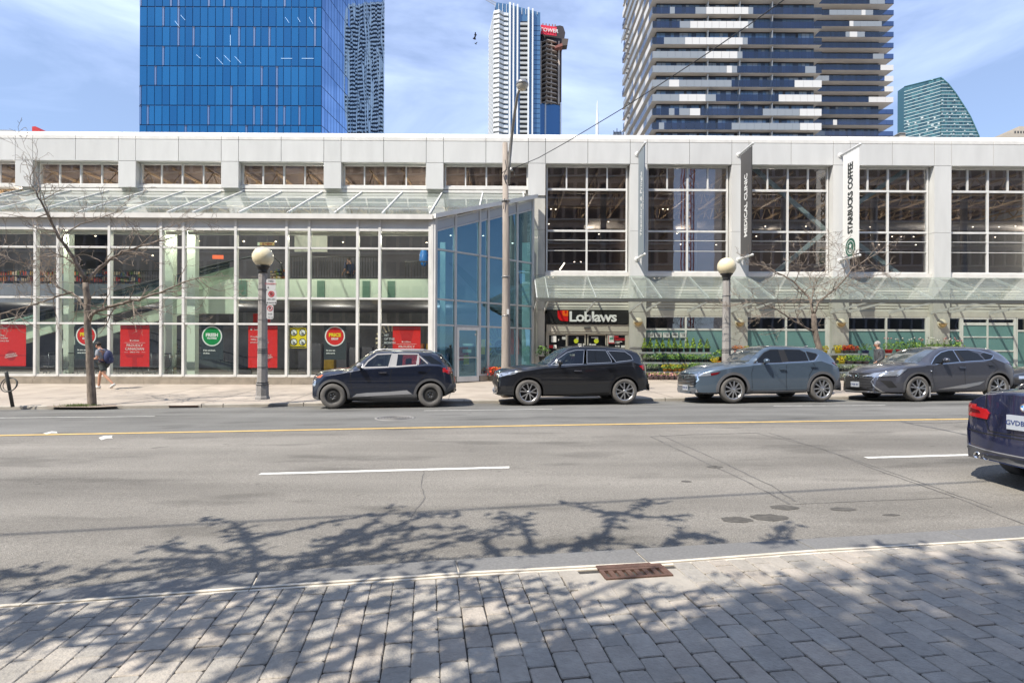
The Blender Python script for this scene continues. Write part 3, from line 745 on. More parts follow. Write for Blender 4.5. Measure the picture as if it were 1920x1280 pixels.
# price cards in the lower window of the second bay
MW = mat('paper_white', (.62, .62, .6), .7); MINK = mat('ink_dark', (.03, .03, .03), .6); MBLU = mat('ink_teal', (.04, .12, .16), .6)
for (p0, p1, s_) in ((1214.5, 1227, '25'), (1228.5, 1241, '16'), (1243.5, 1256.5, '10'), (1260, 1272, ''), (1275, 1287, '15')):
    y_ = YW - .07
    c_ = piece('price_card', MW, bx(p0, y_), bx(p1, y_), y_ - .006, y_, bz(631.5, y_), bz(622, y_), bld)
    xm_, z_ = (bx(p0, y_) + bx(p1, y_)) / 2, bz(627, y_)
    if s_: letters('price_digits', s_, .10, MINK, bld, (xm_ + .03, y_ - .009, z_ - .01), depth=.003, bold=.004)
    piece('price_line', MBLU, bx(p0, y_) + .04, bx(p1, y_) - .05, y_ - .009, y_ - .0062, bz(624.4, y_), bz(623.3, y_), bld)
    if not s_:
        piece('price_line', MINK, bx(p0, y_) + .04, bx(p1, y_) - .03, y_ - .009, y_ - .0062, bz(627.4, y_), bz(626, y_), bld)
# ---- glass canopy over the right pavement
YCF = 23.55
zcf, zcb = bz(559, YCF, 1400), bz(519, YC + .02, 1400)
cp = empty('glass_canopy'); cp.parent = bld
xL, xR = bx(1004, YCF + 1), cols[-1][1]
mb = MB(); mb.box(xL, xR, YCF - .05, YCF + .07, zcf - .17, zcf - .02); mb.build('front_beam', mat('canopy_beam', (.16, .16, .155), .5, metal=.3, var=.05), cp)
rx = []
for i in range(iE, len(cols)):
    rx += [cols[i][0] + .02, cols[i][1] - .02]
    if i < len(cols) - 1: rx.append((cols[i][1] + cols[i + 1][0]) / 2)
rx = [x for x in rx if x > xL + .1] + []
rx.append(xL + .03); rx = sorted(rx)
def zcan(y): return lerp(zcf, zcb, (y - YCF) / (YC - YCF))
ym = bz and (YCF + YC) / 2
for k, x in enumerate(rx):
    mb = MB(); mb.beam((x, YCF, zcan(YCF) - .05), (x, YC, zcan(YC) - .05), .05, .10); mb.build('rafter', M_FRAMEG, cp)
    br = MB(); br.prism([(x - .025, YCF + .1, zcan(YCF) - .12), (x - .025, YC + .2, zcan(YCF) - .30), (x - .025, YC + .2, zcan(YCF) - .46), (x - .025, YCF + .1, zcan(YCF) - .17)], (.05, 0, 0)); br.build('bracket', M_FRAMEG, cp)
    if k + 1 < len(rx):
        for (ya, yb) in ((YCF - .12, ym - .01), (ym + .01, YC)):
            mb = MB(); x2 = rx[k + 1]
            if x2 - x < .3: continue
            v = [(x + .008, ya, zcan(ya) + .012), (x2 - .008, ya, zcan(ya) + .012), (x2 - .008, yb, zcan(yb) + .012), (x + .008, yb, zcan(yb) + .012)]
            mb.hexa(v + [(a, b, c + .012) for a, b, c in v]); mb.build('pane', M_GLC, cp)
        if x2 - x > .3:
            piece('purlin', M_FRAMEG, x + .03, x2 - .03, ym - .02, ym + .02, zcan(ym) - .035, zcan(ym) + .005, cp)
# wall lamps on the piers
M_BRASS = mat('brass_lamp', (.55, .40, .20), .35, metal=.5, var=.1, vs=8); M_OPAL = mat('lamp_opal', (.62, .56, .44), .4)
for j, i in enumerate(range(iE + 1, len(cols) - 1)):
    cx = (cols[i][0] + cols[i][1]) / 2; cz_ = bz(603, YC)
    names = ['domed brass wall lamp on the pier beside the shop entrance', 'domed brass wall lamp on the pier behind the second globe street lamp', 'domed brass wall lamp on the pier right of the small bare tree', 'domed brass wall lamp on the pier nearest the roller door', 'domed brass wall lamp', 'x', 'x']
    if j > 3: break
    lp = empty('wall_lamp', (cx * cph - (YC + .04) * sph, cx * sph + (YC + .04) * cph, cz_), PHI, names[j], 'wall lamp', 'brass wall lamps on the piers')
    MB().lathe([(0, 0), (.215, 0), (.225, -.03), (.205, -.05), (.185, -.05)], (0, .0, 0), 28, 'Y').build('back_ring', M_OPAL, lp)
    mb = MB(); mb.lathe([(.185 * math.cos(t), -.05 - .13 * math.sin(t)) for t in [math.pi / 2 * q / 8 for q in range(9)]], (0, 0, 0), 14, 'Y', a0=math.pi, a1=2 * math.pi); mb.build('lamp_glass', M_OPAL, lp)
    mb = MB(); mb.lathe([(.187 * math.cos(t), -.052 - .15 * math.sin(t)) for t in [math.pi / 2 * q / 8 for q in range(9)]], (0, 0, 0), 14, 'Y', a0=0, a1=math.pi); mb.build('lower_bowl', M_BRASS, lp)
    piece('rim', M_BRASS, -.2, .2, -.215, -.01, -.008, .008, lp)
# ---- walls and roof of the block
M_WALLD = mat('interior_brown', (.22, .17, .135), .9, var=.2, vs=.6)
M_INT = mat('interior_grey', (.13, .14, .17), .9, var=.25, vs=.5)
M_GREEN = mat('pale_green_wall', (.72, .80, .66), .7, var=.06, vs=.8, dirt=.1)
M_TANJ = mat('tan_steel', (.55, .40, .24), .6, var=.1)
XL, XR = cols[0][0] - 1, cols[-1][1] + 1
piece('roof', M_ROOF, XL, XR, YC + 1.1, 50, zTOP - .25, zTOP - .1, bld)
piece('side_wall', M_PANEL, XL - .3, XL, YC, 50, -.5, zTOP - .1, bld); piece('side_wall', M_PANEL, XR, XR + .3, YC, 50, -.5, zTOP - .1, bld)
piece('rear_wall', M_INT, XL, XR, 49.7, 50, -.5, zTOP - .25, bld)
piece('parapet_back', M_ROOF, XL, XR, YC + .35, YC + .5, zPB + .1, zTOP - .05, bld)
piece('inner_ceiling', M_WALLD, XL, XR, YW + .4, 49.7, zWT + .25, zWT + .35, bld)
piece('ground_floor_slab', mat('shop_floor', (.22, .21, .20), .5, var=.1), XL, bx(800, YF), YF + .2, 49.7, .1, .28, bld); piece('ground_floor_slab', MATS['shop_floor'], bx(800, YF) + .002, XR, YW + .2, 49.7, .1, .28, bld)
mb = MB(); mb.prism([(bx(800, YF) + .003, YF + .2, .1), (bx(814, YF) + .1, YF + .2, .1), (bx(998, YC - .35) - .15, YC - .35, .1), (bx(998, YC - .35) - .15, YW + .198, .1), (bx(800, YF) + .003, YW + .198, .1)], (0, 0, .178)); mb.build('ground_floor_slab', MATS['shop_floor'], bld)
zF2 = bz(524, 24.4)
# upper floor (behind the right part) and its back wall
xatR = bx(992, YC)
piece('upper_floor_slab', M_INT, xatR, XR, YW + .3, 49.7, zF2 - .4, zF2 + .3, bld)
piece('upper_floor_slab', M_INT, XL, xatR - .002, 26.8, 49.7, zF2 - .9, zF2, bld)
for (x0, x1, yb, m) in ((XL, bx(120, 34), 34, M_INT), (bx(120, 34), xatR, 38, M_INT), (xatR, XR, 41, mat('brown_drywall', (.26, .215, .19), .9, var=.25, vs=.4))):
    piece('partition', m, x0, x1, yb, yb + .2, zF2, zWT + .25, bld)
piece('partition', mat('store_back', (.12, .13, .15), .8, var=.4, vs=.7), XL, XR, 33.5, 33.7, .28, zF2 - .9, bld)
for x in (cols[iE][0], cols[iE][1] + 5.2):
    piece('partition', M_WALLD, x, x + .15, YW + .4, 41, zF2 + .3, zWT + .2, bld)
# trusses, ducts and braces seen through the upper windows
rq = random.Random(11)
x = XL + 1
while x < XR - 1:
    y0 = YW + 1.0
    mb = MB(); z1 = zWT + .1; z0 = z1 - .85
    mb.beam((x, y0, z1), (x, 40, z1), .08, .1).beam((x, y0, z0), (x, 40, z0), .08, .09)
    y_ = y0; up = True
    while y_ < 39:
        mb.beam((x, y_, z0 if up else z1), (x, y_ + .7, z1 if up else z0), .045, .045); up = not up; y_ += .7
    mb.build('roof_truss', M_TANJ, bld); x += 1.62
for y_ in (28.6, 31.5): piece('ceiling_beam', M_TANJ, XL, XR, y_, y_ + .12, zWT - .72, zWT - .56, bld)
M_DUCT = mat('duct_grey', (.30, .27, .24), .6, var=.1)
mb = MB(); mb.tube([(xatR + 1, 32, zWT - 1.5), (XR, 32, zWT - 1.5)], .3, 12); mb.build('duct', M_DUCT, bld)
mb = MB(); mb.tube([(XL, 31, zWT - .3), (xatR - 1, 31, zWT - .3)], .22, 12); mb.build('duct', M_DUCT, bld)
# glass floor-balustrade, columns inside
for i in range(iE, len(cols)):
    c_ = (cols[i][0] + cols[i][1]) / 2
    mb = MB(); mb.tube([(c_ - 1.1, 29.5, zF2), (c_ - 1.1, 29.5, zWT)], .16, 12); mb.build('inner_column', M_DUCT, bld)
# green diagonal bracing in the third and fourth tall bays
M_BR = mat('pale_green_steel', (.42, .50, .45), .5)
def brace(p0, p1, y_=27.15, w_=.2):
    a = BL(p0[0], p0[1], y_); b = BL(p1[0], p1[1], y_)
    mb = MB(); mb.beam((a[0], y_, a[1]), (b[0], y_, b[1]), .12, w_); mb.build('brace', M_BR, bld)
brace((1408, 311), (1592, 470)); brace((1452, 512), (1592, 398))
brace((1592, 392), (1725, 300)); brace((1592, 446), (1700, 525))
# pendant and spot lamps (lit)
M_LIT = mat('lit_bulb', (1.0, .82, .6), .5, emit=5.0)
M_LIT2 = mat('lit_bulb_soft', (1.0, .85, .65), .5, emit=4.0)
def bulb(px, py, y_, r_=.035, m=None):
    x_, z_ = BL(px, py, y_); mb = MB(); mb.ball((0, 0, 0), r_, 8, 6, (1.6, 1, .7)); o = mb.build('ceiling_spot', m or M_LIT, bld, (x_, y_, z_)); return o
for px, py in ((1033, 392), (1042, 392.5), (1029, 420), (1123, 439), (1132, 442), (1141, 416), (1077, 491), (1089, 491), (1243, 392), (1252, 392.5), (1269, 438), (1272, 436), (1276, 458), (1343, 459), (1435, 424.5), (1466, 424.5), (1511, 424.5), (1418, 443), (1632, 425.6), (1673, 443.5), (1690, 443.8), (1713, 443.8), (1648, 459), (1717, 459), (1824, 425.6), (1873, 425.7), (1866, 444.7), (1904, 424)):
    bulb(px, py, 30.5, .028)
for px, py in ((180, 438), (620 / 1.0, 438), (179, 442.6), (235, 437), (491, 438.5), (621, 440.5), (643, 454), (693, 439.6), (770, 440), (800, 455), (517, 453), (457, 453), (845, 441.5), (906, 442), (961, 456), (381, 438), (432, 438), (457, 452), (373, 452), (286, 479)):
    bulb(px, py, 29.0, .03)
piece('wall_light', M_LIT2, *sorted((bx(1046, 28), bx(1062, 28))), 28, 28.04, bz(500, 28), bz(497.6, 28), bld).rotation_euler = (0, R(-55), 0)

def room_fill(x, y, z, pw, k):  # added point lights brighten the rooms, standing in for the small lit spots
    l_ = bpy.data.lights.new('room_fill_light', 'POINT'); l_.energy = pw; l_.color = (1.0, .86, .70); l_.shadow_soft_size = .35
    o = link(bpy.data.objects.new('room_fill_light', l_), bld); o.location = (x, y, z)
for k in range(6): room_fill(bx(1100 + k * 175, 31), 32.0, 8.6, 330, k)
for k in range(5): room_fill(bx(40 + k * 190, 30), 30.5, 8.0, 300, k)
for k in range(5): room_fill(bx(60 + k * 190, 28), 28.2, 3.2, 110, k)
# ================================================================ ATRIUM (glazed front on the left)
zA0, zA1, zA2, zA3, zAs, zAt = bz(705.5, YF, 400), bz(607, YF, 400), bz(558.5, YF, 400), bz(464.5, YF, 400), bz(430, YF, 400), bz(411, YF, 400)
zGut = bz(402, YF, 400)
mx_px = [-133, -100, -30, 67.5, 110, 206, 303, 345, 442.5, 538, 580, 670.5, 712, 806]
mxs = [bx(p, YF, 550) for p in mx_px]
xA0 = mxs[0]; xA1 = bx(806.5, YF)
fr = MB()
for x in mxs[:-1]: fr.box(x - .05, x + .05, YF - .07, YF + .12, zA0, zAt)
fr.box(xA1 - .06, xA1 + .10, YF - .09, YF + .12, zA0 - .25, zAt + .02)
for z, h in ((zA0 + .03, .09), (zA1, .075), (zA2, .075), (zA3, .07), (zAs, .09)):
    for a, b in zip(mxs[:-1], mxs[1:]): fr.box(a + .05, b - .05, YF - .05, YF + .1, z - h / 2, z + h / 2)
cw = fr.build('curtain_wall', M_FRAME, bld)
zz = [zA0 + .07, zA1, zA2, zA3, zAs]
for a, b in zip(mxs[:-1], mxs[1:]):
    for z0, z1 in zip(zz[:-1], zz[1:]):
        piece('pane', M_GL, a + .045, b - .045, YF + .0, YF + .02, z0 + .03, z1 - .03, cw)
    piece('spandrel_panel', M_PANEL, a + .052, b - .052, YF - .02, YF + .08, zAs + .047, zAt - .03, cw)
    piece('blind_box', M_SIDE, a + .06, b - .06, YF + .14, YF + .3, zAs - .17, zAs - .05, cw)
piece('gutter_beam', M_CAP, xA0, xA1 + .12, YF - .22, YF + .16, zAt, zGut, bld)
piece('gutter_lip', mat('lip_grey', (.35, .34, .31), .7, dirt=.3), xA0, xA1 + .12, YF - .20, YF + .1, zAt - .03, zAt - .002, bld)
# plinth in stone blocks
pz0 = 0.0; k = 0; x = xA0
while x < bx(806, YF) - .1:
    x2 = min(x + 1.45, bx(806, YF)); piece('plinth_stone', M_STONE, x + .005, x2 - .005, YF - .28, YF + .2, pz0, zA0 - .1, bld); piece('plinth_cap', M_STONE, x + .004, x2 - .004, YF - .2, YF + .2, zA0 - .095, zA0 - .012, bld); x = x2
# sloped roof
YR = YW - .02
zRf, zRb = zGut + .02, bz(359.5, YR, 400)
def zroof(y): return lerp(zRf, zRb, (y - YF) / (YR - YF))
rpx = [-140, -110, -25, 60, 146, 228, 312, 360, 446.5, 537.5, 626, 716, 805]
rxs = [bx(p, YF, 400) for p in rpx]; rxs += [rxs[-1] + 1.93, rxs[-1] + 1.93 * 2]
# angled wall: A (front corner) -> B (against the main facade)
Ax, Ay = bx(816, YF) , YF
Bx, By = bx(998, YC - .35), YC - .35
AB = Vector((Bx - Ax, By - Ay, 0)); LAB = AB.length; abd = AB.normalized(); abn = Vector((abd.y, -abd.x, 0))
AANG = math.atan2(abd.y, abd.x)
def ycut(x): return Ay + (x - Ax) * (By - Ay) / (Bx - Ax)
rf = empty('sloped_glass_roof'); rf.parent = bld
ny = 4
for k in range(len(rxs)):
    x = rxs[k]; y0 = YF + .05 if x < Ax else ycut(x) + .05
    if y0 < YR - .1:
        mb = MB(); mb.beam((x, y0, zroof(y0) + .03), (x, YR, zroof(YR) + .03), .055, .09); mb.build('rafter', M_FRAME, rf)
    if k + 1 >= len(rxs): continue
    x2 = rxs[k + 1]
    for j in range(ny):
        ya, yb = lerp(YF, YR, j / ny), lerp(YF, YR, (j + 1) / ny)
        poly = [(x + .02, ya + .012), (x2 - .02, ya + .012), (x2 - .02, yb - .012), (x + .02, yb - .012)]
        if x2 > Ax:    # clip by y > ycut(x)
            res = []
            for q in range(4):
                p, r_ = poly[q], poly[(q + 1) % 4]; fp, fr_ = p[1] - ycut(p[0]), r_[1] - ycut(r_[0])
                if fp >= 0: res.append(p)
                if fp * fr_ < 0:
                    t = fp / (fp - fr_); res.append((lerp(p[0], r_[0], t), lerp(p[1], r_[1], t)))
            poly = [p for p in res]
        if len(poly) < 3: continue
        mb = MB(); mb.prism([(px_, py_, zroof(py_)) for px_, py_ in poly], (0, 0, .012)); mb.build('pane', M_GLR, rf)
    if j and x2 < Ax + .05:
        for j in range(1, ny):
            y = lerp(YF, YR, j / ny); piece('purlin', M_FRAME, x + .03, x2 - .03, y - .012, y + .012, zroof(y) - .02, zroof(y) + .022, rf)
piece('flashing', M_CAP, xA0, bx(985, YR), YR - .12, YR + .02, zRb - .02, zRb + .10, bld)
piece('flashing', M_CAP, xA0, bx(990, YR), YR + .05, YR + .3, zRb - .6, zRb + .12, bld)
rq = random.Random(5)     # dry weeds in the gutter
for px in (330, 345, 388, 400, 425, 440, 540, 548, 560, 632, 660, 667, 724, 120, 200, 62):
    mb = MB(); gx = bx(px, YF)
    for q in range(5):
        a = rq.uniform(-.25, .25); h = rq.uniform(.12, .5); mb.tube([(gx + rq.uniform(-.05, .05), YF, zGut - .02), (gx + a * .5, YF + .02, zGut + h * .6), (gx + a * 1.3, YF, zGut + h)], [.006, .005, .002], 3)
    mb.build('dry_weed', mat('dry_weed', (.18, .15, .09), .9), bld)
# ---- angled glazed wall with the side door
aw = empty('angled_wall', (Ax, Ay, 0), AANG); aw.parent = bld
def tAB(px):   # distance along the wall for an image column
    dx, dz = ray(px, 550); lx = dx * cph + sph; ly = -dx * sph + cph
    # point (lx*t, ly*t) on line A + s*abd
    den = lx * abd.y - ly * abd.x
    t = (Ax * abd.y - Ay * abd.x) / den
    return (lx * t - Ax) * abd.x + (ly * t - Ay) * abd.y
def zr_at(s): return zroof(Ay + abd.y * s)
am = [0.0] + [tAB(p) for p in (853, 898.5, 914.5, 946, 968.5)] + [LAB]
fm = MB(); hs = [zA0 + .03, zA1, zA2, zA3]
def hz(s): return zr_at(s) - .14
for k, s in enumerate(am):
    w_ = .05 if k not in (0, len(am) - 1) else .06
    fm.box(s - w_, s + w_, -.07, .1, 0.12 if k in (0,) else zA0, hz(s) + .06)
for a, b in zip(am[:-1], am[1:]):
    for z in hs:
        if z == hs[0] and abs(a - am[1]) < 1e-6: continue
        fm.box(a + .05, b - .05, -.05, .08, z - .035, z + .035)
    # sloping head rail and fascia
    for dz_, th in ((-.10, .08), (-.52, .07)):
        fm.hexa([(a + .05, -.055, hz(a) + dz_), (b - .05, -.055, hz(b) + dz_), (b - .05, .08, hz(b) + dz_), (a + .05, .08, hz(a) + dz_), (a + .05, -.055, hz(a) + dz_ + th), (b - .05, -.055, hz(b) + dz_ + th), (b - .05, .08, hz(b) + dz_ + th), (a + .05, .08, hz(a) + dz_ + th)])
ao = fm.build('wall_frame', M_FRAMEG, aw)
for a, b in zip(am[:-1], am[1:]):
    mb = MB(); zt = -.45
    mb.hexa([(a + .055, -.03, hz(a) - .44), (b - .055, -.03, hz(b) - .44), (b - .055, .05, hz(b) - .44), (a + .055, .05, hz(a) - .44), (a + .055, -.03, hz(a) - .11), (b - .055, -.03, hz(b) - .11), (b - .055, .05, hz(b) - .11), (a + .055, .05, hz(a) - .11)])
    mb.build('fascia_panel', mat('fascia_blue_grey', (.42, .45, .48), .45, dirt=.08), aw)
    zl = [zA0 + .07, zA1 - .03, zA1 + .03, zA2 - .03, zA2 + .03, zA3 - .03]
    for q in range(3):
        if q == 0 and abs(a - am[1]) < 1e-6: continue
        piece('pane', M_GLA, a + .05, b - .05, .0, .02, zl[2 * q], zl[2 * q + 1], ao)
    mb = MB(); z0_ = zA3 + .03
    mb.hexa([(a + .05, 0, z0_), (b - .05, 0, z0_), (b - .05, .02, z0_), (a + .05, .02, z0_), (a + .05, 0, hz(a) - .51), (b - .05, 0, hz(b) - .51), (b - .05, .02, hz(b) - .51), (a + .05, .02, hz(a) - .51)])
    mb.build('pane', M_GLA, ao)
# roof edge gutter along the angle
mb = MB(); a, b = -.15, LAB + .1
mb.hexa([(a, -.25, zr_at(a) - .13), (b, -.25, zr_at(b) - .13), (b, .1, zr_at(b) - .13), (a, .1, zr_at(a) - .13), (a, -.25, zr_at(a) + .05), (b, -.25, zr_at(b) + .05), (b, .1, zr_at(b) + .05), (a, .1, zr_at(a) + .05)])
mb.build('gutter', M_CAP, aw)
# door leaf
ds, de = am[1] + .06, am[2] - .06
dm = MB(); zd0, zd1 = .17, zA1 - .05
dm.box(ds, ds + .1, -.09, .05, zd0, zd1).box(de - .1, de, -.09, .05, zd0, zd1).box(ds + .1, de - .1, -.09, .05, zd0, zd0 + .22).box(ds + .1, de - .1, -.09, .05, zd1 - .13, zd1)
dd = dm.build('glazed_door', M_FRAME, aw); piece('pane', M_GLA, ds + .09, de - .09, -.03, -.01, zd0 + .21, zd1 - .12, dd)
piece('door_bar', M_FRAMEG, ds + .09, de - .09, -.115, -.092, 1.15, 1.19, dd)
MB().lathe([(.0, -.04), (.045, -.04)], (de - .16, 0, zd1 - .3), 12, 'Y').build('door_sticker', mat('paper_white', (.62, .62, .6), .7), dd)
for a, b in zip(am[2:-1], am[3:]):
    piece('base_stone', M_STONE, a + .004, b - .004, -.08, .12, .05, zA0 - .01, aw)
piece('base_stone', M_STONE, .07, am[1] - .05, -.08, .12, .05, zA0 - .01, aw)
# thick corner post
cpst = MB(); cx0 = bx(807.5, YF - .1); cpst.box(cx0, cx0 + .19, YF - .12, YF + .15, .05, zAt)
cpst.box(cx0 + .08, cx0 + .1, YF - .14, YF - .12, .1, zAt - .01)
cpst.build('corner_post', M_FRAME, bld)
# sun burst decal in the window right of the door
M_SB = mat('decal_tan', (.50, .42, .30), .6); M_INKB = mat('decal_black', (.02, .018, .02), .6); MW = mat('paper_white', (.62, .62, .6), .7)
sbx = (am[3] + am[4]) / 2 + .23; sbz = bz(650, 24.6, 940)
mb = MB()
for k in range(20):
    t0 = 2 * math.pi * (k - .28) / 20; t1 = 2 * math.pi * (k + .28) / 20
    pts = []
    for t, r_ in ((t0, .40), (t1, .40), (t1, 1.05), (t0, 1.05)):
        x_ = sbx + math.cos(t) * r_; x_ = max(am[3] + .07, min(am[4] - .07, x_)); z_ = max(zA0 + .15, min(zA1 - .05, sbz + math.sin(t) * r_ * 1.05)); pts.append((x_, .03, z_))
    mb.prism(pts, (0, .004, 0))
mb.lathe([(.30, .03), (.40, .03)], (sbx, 0, sbz), 28, 'Y', smooth=False)
mb.build('sun_decal', M_SB, aw)
MB().lathe([(.0, .031), (.30, .031)], (sbx, 0, sbz), 28, 'Y', smooth=False).build('decal_disc', M_INKB, aw)
for t_, z_ in (('HIT', .09), ('OF THE', -.01), ('MONTH', -.11)): letters('decal_text', t_, .07, MW, aw, (sbx, .026, sbz + z_), depth=.003, bold=.004)
# ================================================================ POSTERS AND DECALS IN THE ATRIUM WINDOWS
M_PR = mat('poster_red', (.66, .018, .014), .45, var=.04, vs=2); M_PR2 = mat('poster_red_dark', (.40, .012, .014), .45); M_PGR = mat('poster_green', (.0, .25, .055), .4)
M_PYE = mat('poster_yellow', (.80, .62, .01), .45); M_PBK = mat('poster_charcoal', (.03, .04, .045), .5); M_PW = mat('poster_white', (.78, .78, .76), .5)
YP = YF + .045
PY = lambda px, py: BL(px, py, YP)
def world(lx, y, z): return (lx * cph - y * sph, lx * sph + y * cph, z)
def red_poster(p0, p1, py0, py1, style, label):
    x0, x1 = bx(p0, YP), bx(p1, YP); z1, z0 = bz(py0, YP, 300), bz(py1, YP, 300)
    cx = (x0 + x1) / 2; W = x1 - x0; H = z1 - z0
    e = empty('poster', world(cx, YP, z0), PHI, label, 'poster', 'red posters in the atrium windows')
    piece('sheet', M_PR, -W / 2, W / 2, 0, .012, 0, H, e)
    T = lambda nm, s, sz, x, z, **k: letters(nm, s, sz, M_PW, e, (x, -.006, z), depth=.004, bold=.0, **k)
    # darker folds of the printed leaf pattern
    mb = MB()
    if style == 'canadian':
        mb.add([(-W * .28, -.002, H * .98), (W * .28, -.002, H * .98), (W * .15, -.002, H * .62), (-W * .15, -.002, H * .62)], [(0, 1, 2, 3)])
        mb.add([(-W * .33, -.002, H * .30), (W * .33, -.002, H * .30), (W * .27, -.002, H * .22), (-W * .27, -.002, H * .22)], [(0, 1, 2, 3)])
        mb.add([(-W * .07, -.002, H * .22), (W * .07, -.002, H * .22), (W * .09, -.002, 0.01), (-W * .09, -.002, .01)], [(0, 1, 2, 3)])
        mb.build('print_shade', mat('poster_red_mid', (.47, .014, .014), .45), e)
        T('print', 'Loblaws', .066, .03, H * .63); piece('emblem', M_PW, -.19, -.15, -.006, 0, H * .615, H * .645, e)
        for z_ in (H * .575,): piece('rule', M_PW, -W * .36, W * .36, -.006, 0, z_, z_ + .008, e)
        T('print', 'PROUDLY', .105, 0, H * .51); T('print', 'CANADIAN', .105, 0, H * .425); T('print', 'SINCE 1919', .055, 0, H * .35)
        for s_ in (-1, 1): piece('rule', M_PW, *sorted((s_ * W * .24, s_ * W * .36)), -.006, 0, H * .345, H * .345 + .008, e)
    else:
        mb.add([(-W * .5, -.002, H * .24), (W * .5, -.002, H * .24), (W * .5, -.002, H * .27), (-W * .5, -.002, H * .27)], [(0, 1, 2, 3)])
        mb.build('print_shade', mat('poster_red_mid', (.47, .014, .014), .45), e)
        T('print', 'Loblaws', .085, -W * .12, H * .915); piece('emblem', M_PW, -W * .42, -W * .42 + .06, -.006, 0, H * .895, H * .935, e)
        for q, s in enumerate(('Proudly selling', '1000s of Canadian', 'products every day')): T('print', s, .068, -W * .42, H * (.74 - q * .066), align='LEFT')
        MB().lathe([(.0, -.003), (.20, -.003)], (W * .12, 0, H * .25), 24, 'Y', smooth=False).build('seal', M_PR2, e)
        for q, s in enumerate(('PROUDLY', 'CANADIAN')):
            o = T('print', s, .07, W * .12, H * (.28 - q * .05)); o.rotation_euler = (0, R(-10), 0)
    return e
red_poster(0 - 23, 49, 609.5, 687, 'selling', 'red poster about selling Canadian products at the far left window, over the bicycle post')
red_poster(226, 280.5, 609.5, 687.5, 'canadian', 'red Proudly Canadian poster in the window right of the walking man')
red_poster(466, 520.5, 610, 688.5, 'selling', 'red poster about selling Canadian products standing behind the octagonal lamp post')
red_poster(737, 789, 610, 688, 'canadian', 'red Proudly Canadian poster partly hidden behind the roof of the dark blue hatchback')
def round_sign(px, py, rpx_, kind, label):
    cx, cz_ = PY(px, py); r_ = rpx_ / 46.0
    e = empty('round_sign', world(cx, YP, cz_ - r_), PHI, label, 'window sign')
    piece('backing', M_PBK, -r_ * 1.1, r_ * 1.1, .006, .016, -r_ * 1.35, r_ * 2.1, e)
    MB().lathe([(.0, -.002), (r_, -.002), (r_, .006)], (0, 0, r_), 36, 'Y', smooth=False).build('rim', M_PW, e)
    MB().lathe([(.0, -.005), (r_ * .88, -.005), (r_ * .88, -.002)], (0, 0, r_), 36, 'Y', smooth=False).build('disc', M_PGR if kind == 'fresh' else M_PR, e)
    if kind == 'fresh':
        letters('print', 'FRESH', .13, M_PW, e, (0, -.008, r_ * 1.1), depth=.004, bold=.009); letters('print', 'PROMISE', .07, M_PW, e, (0, -.008, r_ * .78), depth=.004, bold=.004)
        tx = ("If it's not fresh,", "it's free.")
    else:
        letters('print', 'PRICE', .135, M_PYE, e, (0, -.008, r_ * 1.1), depth=.004, bold=.010); letters('print', 'DROP', .075, M_PW, e, (0, -.008, r_ * .72), depth=.004, bold=.005)
        tx = ('So you can', 'save more.')
    for q, s in enumerate(tx): letters('print', s, .058, M_PW, e, (-r_ * .85, -.004, -r_ * (.42 + q * .28)), depth=.004, bold=.003, align='LEFT')
round_sign(161.5, 629, 18.5, 'price', 'round red Price Drop sign in the window behind the trunk of the big bare tree')
round_sign(397.5, 630, 18.5, 'fresh', 'round green Fresh Promise sign in the atrium window')
round_sign(628, 630, 18.5, 'price', 'round red Price Drop sign in the window above the hood of the dark blue hatchback')
x0, x1, z0, z1 = bx(544, YP), bx(575, YP), bz(654, YP), bz(616, YP)
e = empty('caution_poster', world((x0 + x1) / 2, YP, z0), PHI, 'yellow caution poster with four crossed-out circles between the lamp post and the round red sign', 'poster')
W, H = x1 - x0, z1 - z0
piece('sheet', M_PYE, -W / 2, W / 2, 0, .012, 0, H, e)
piece('footer', M_PBK, -W / 2 + .02, W / 2 - .02, -.004, 0, .02, .07, e)
letters('print', 'CAUTION', .09, M_PW, e, (0, 0, H + .10), depth=.004, bold=.006)
letters('print', 'ATTENTION', .05, M_PW, e, (0, 0, H + .03), depth=.004, bold=.003)
for sx in (-1, 1):
    for sz in (.28, .74):
        c_ = (sx * W * .26, 0, H * sz + .02)
        MB().lathe([(.0, -.003), (.135, -.003)], c_, 24, 'Y', smooth=False).build('pictogram', M_PW, e)
        mb = MB(); mb.lathe([(.115, -.006), (.14, -.006)], c_, 24, 'Y', smooth=False)
        mb.beam((c_[0] - .085, -.005, c_[2] + .085), (c_[0] + .085, -.005, c_[2] - .085), .02, .004, up=(0, 1, 0))
        mb.beam((c_[0] - .05, -.005, c_[2] - .04), (c_[0] + .05, -.005, c_[2] - .03), .02, .06, up=(0, 1, 0))
        mb.build('pictogram_ring', M_INKB, e)
# partly hidden sun decal behind the last poster
sx_, sz_ = PY(733, 637)
mb = MB()
for k in range(22):
    t0 = math.pi * (.45 + 1.1 * k / 22) ; 
    if k % 2: continue
    t1 = t0 + .12; mb.prism([(sx_ + math.cos(t) * r_, YP + .01, sz_ + math.sin(t) * r_) for t, r_ in ((t0, .35), (t1, .35), (t1, .62), (t0, .62))], (0, .004, 0))
mb.build('sun_decal', M_SB, bld)
for t_, z_ in (('HIT', .18), ('OF THE', .03), ('MONTH', -.12)): letters('decal_text', t_, .09, mat('print_grey', (.4, .42, .44), .6), bld, (sx_ - .28, YP + .0, sz_ + z_), depth=.003, bold=.005, align='LEFT')
# ================================================================ ATRIUM INTERIOR
YG = 24.4
def wall_poly(name, pix, y, m, d=.12):
    mb = MB(); mb.prism([(BL(px, py, y)[0], y, BL(px, py, y)[1]) for px, py in pix], (0, d, 0)); return mb.build(name, m, bld)
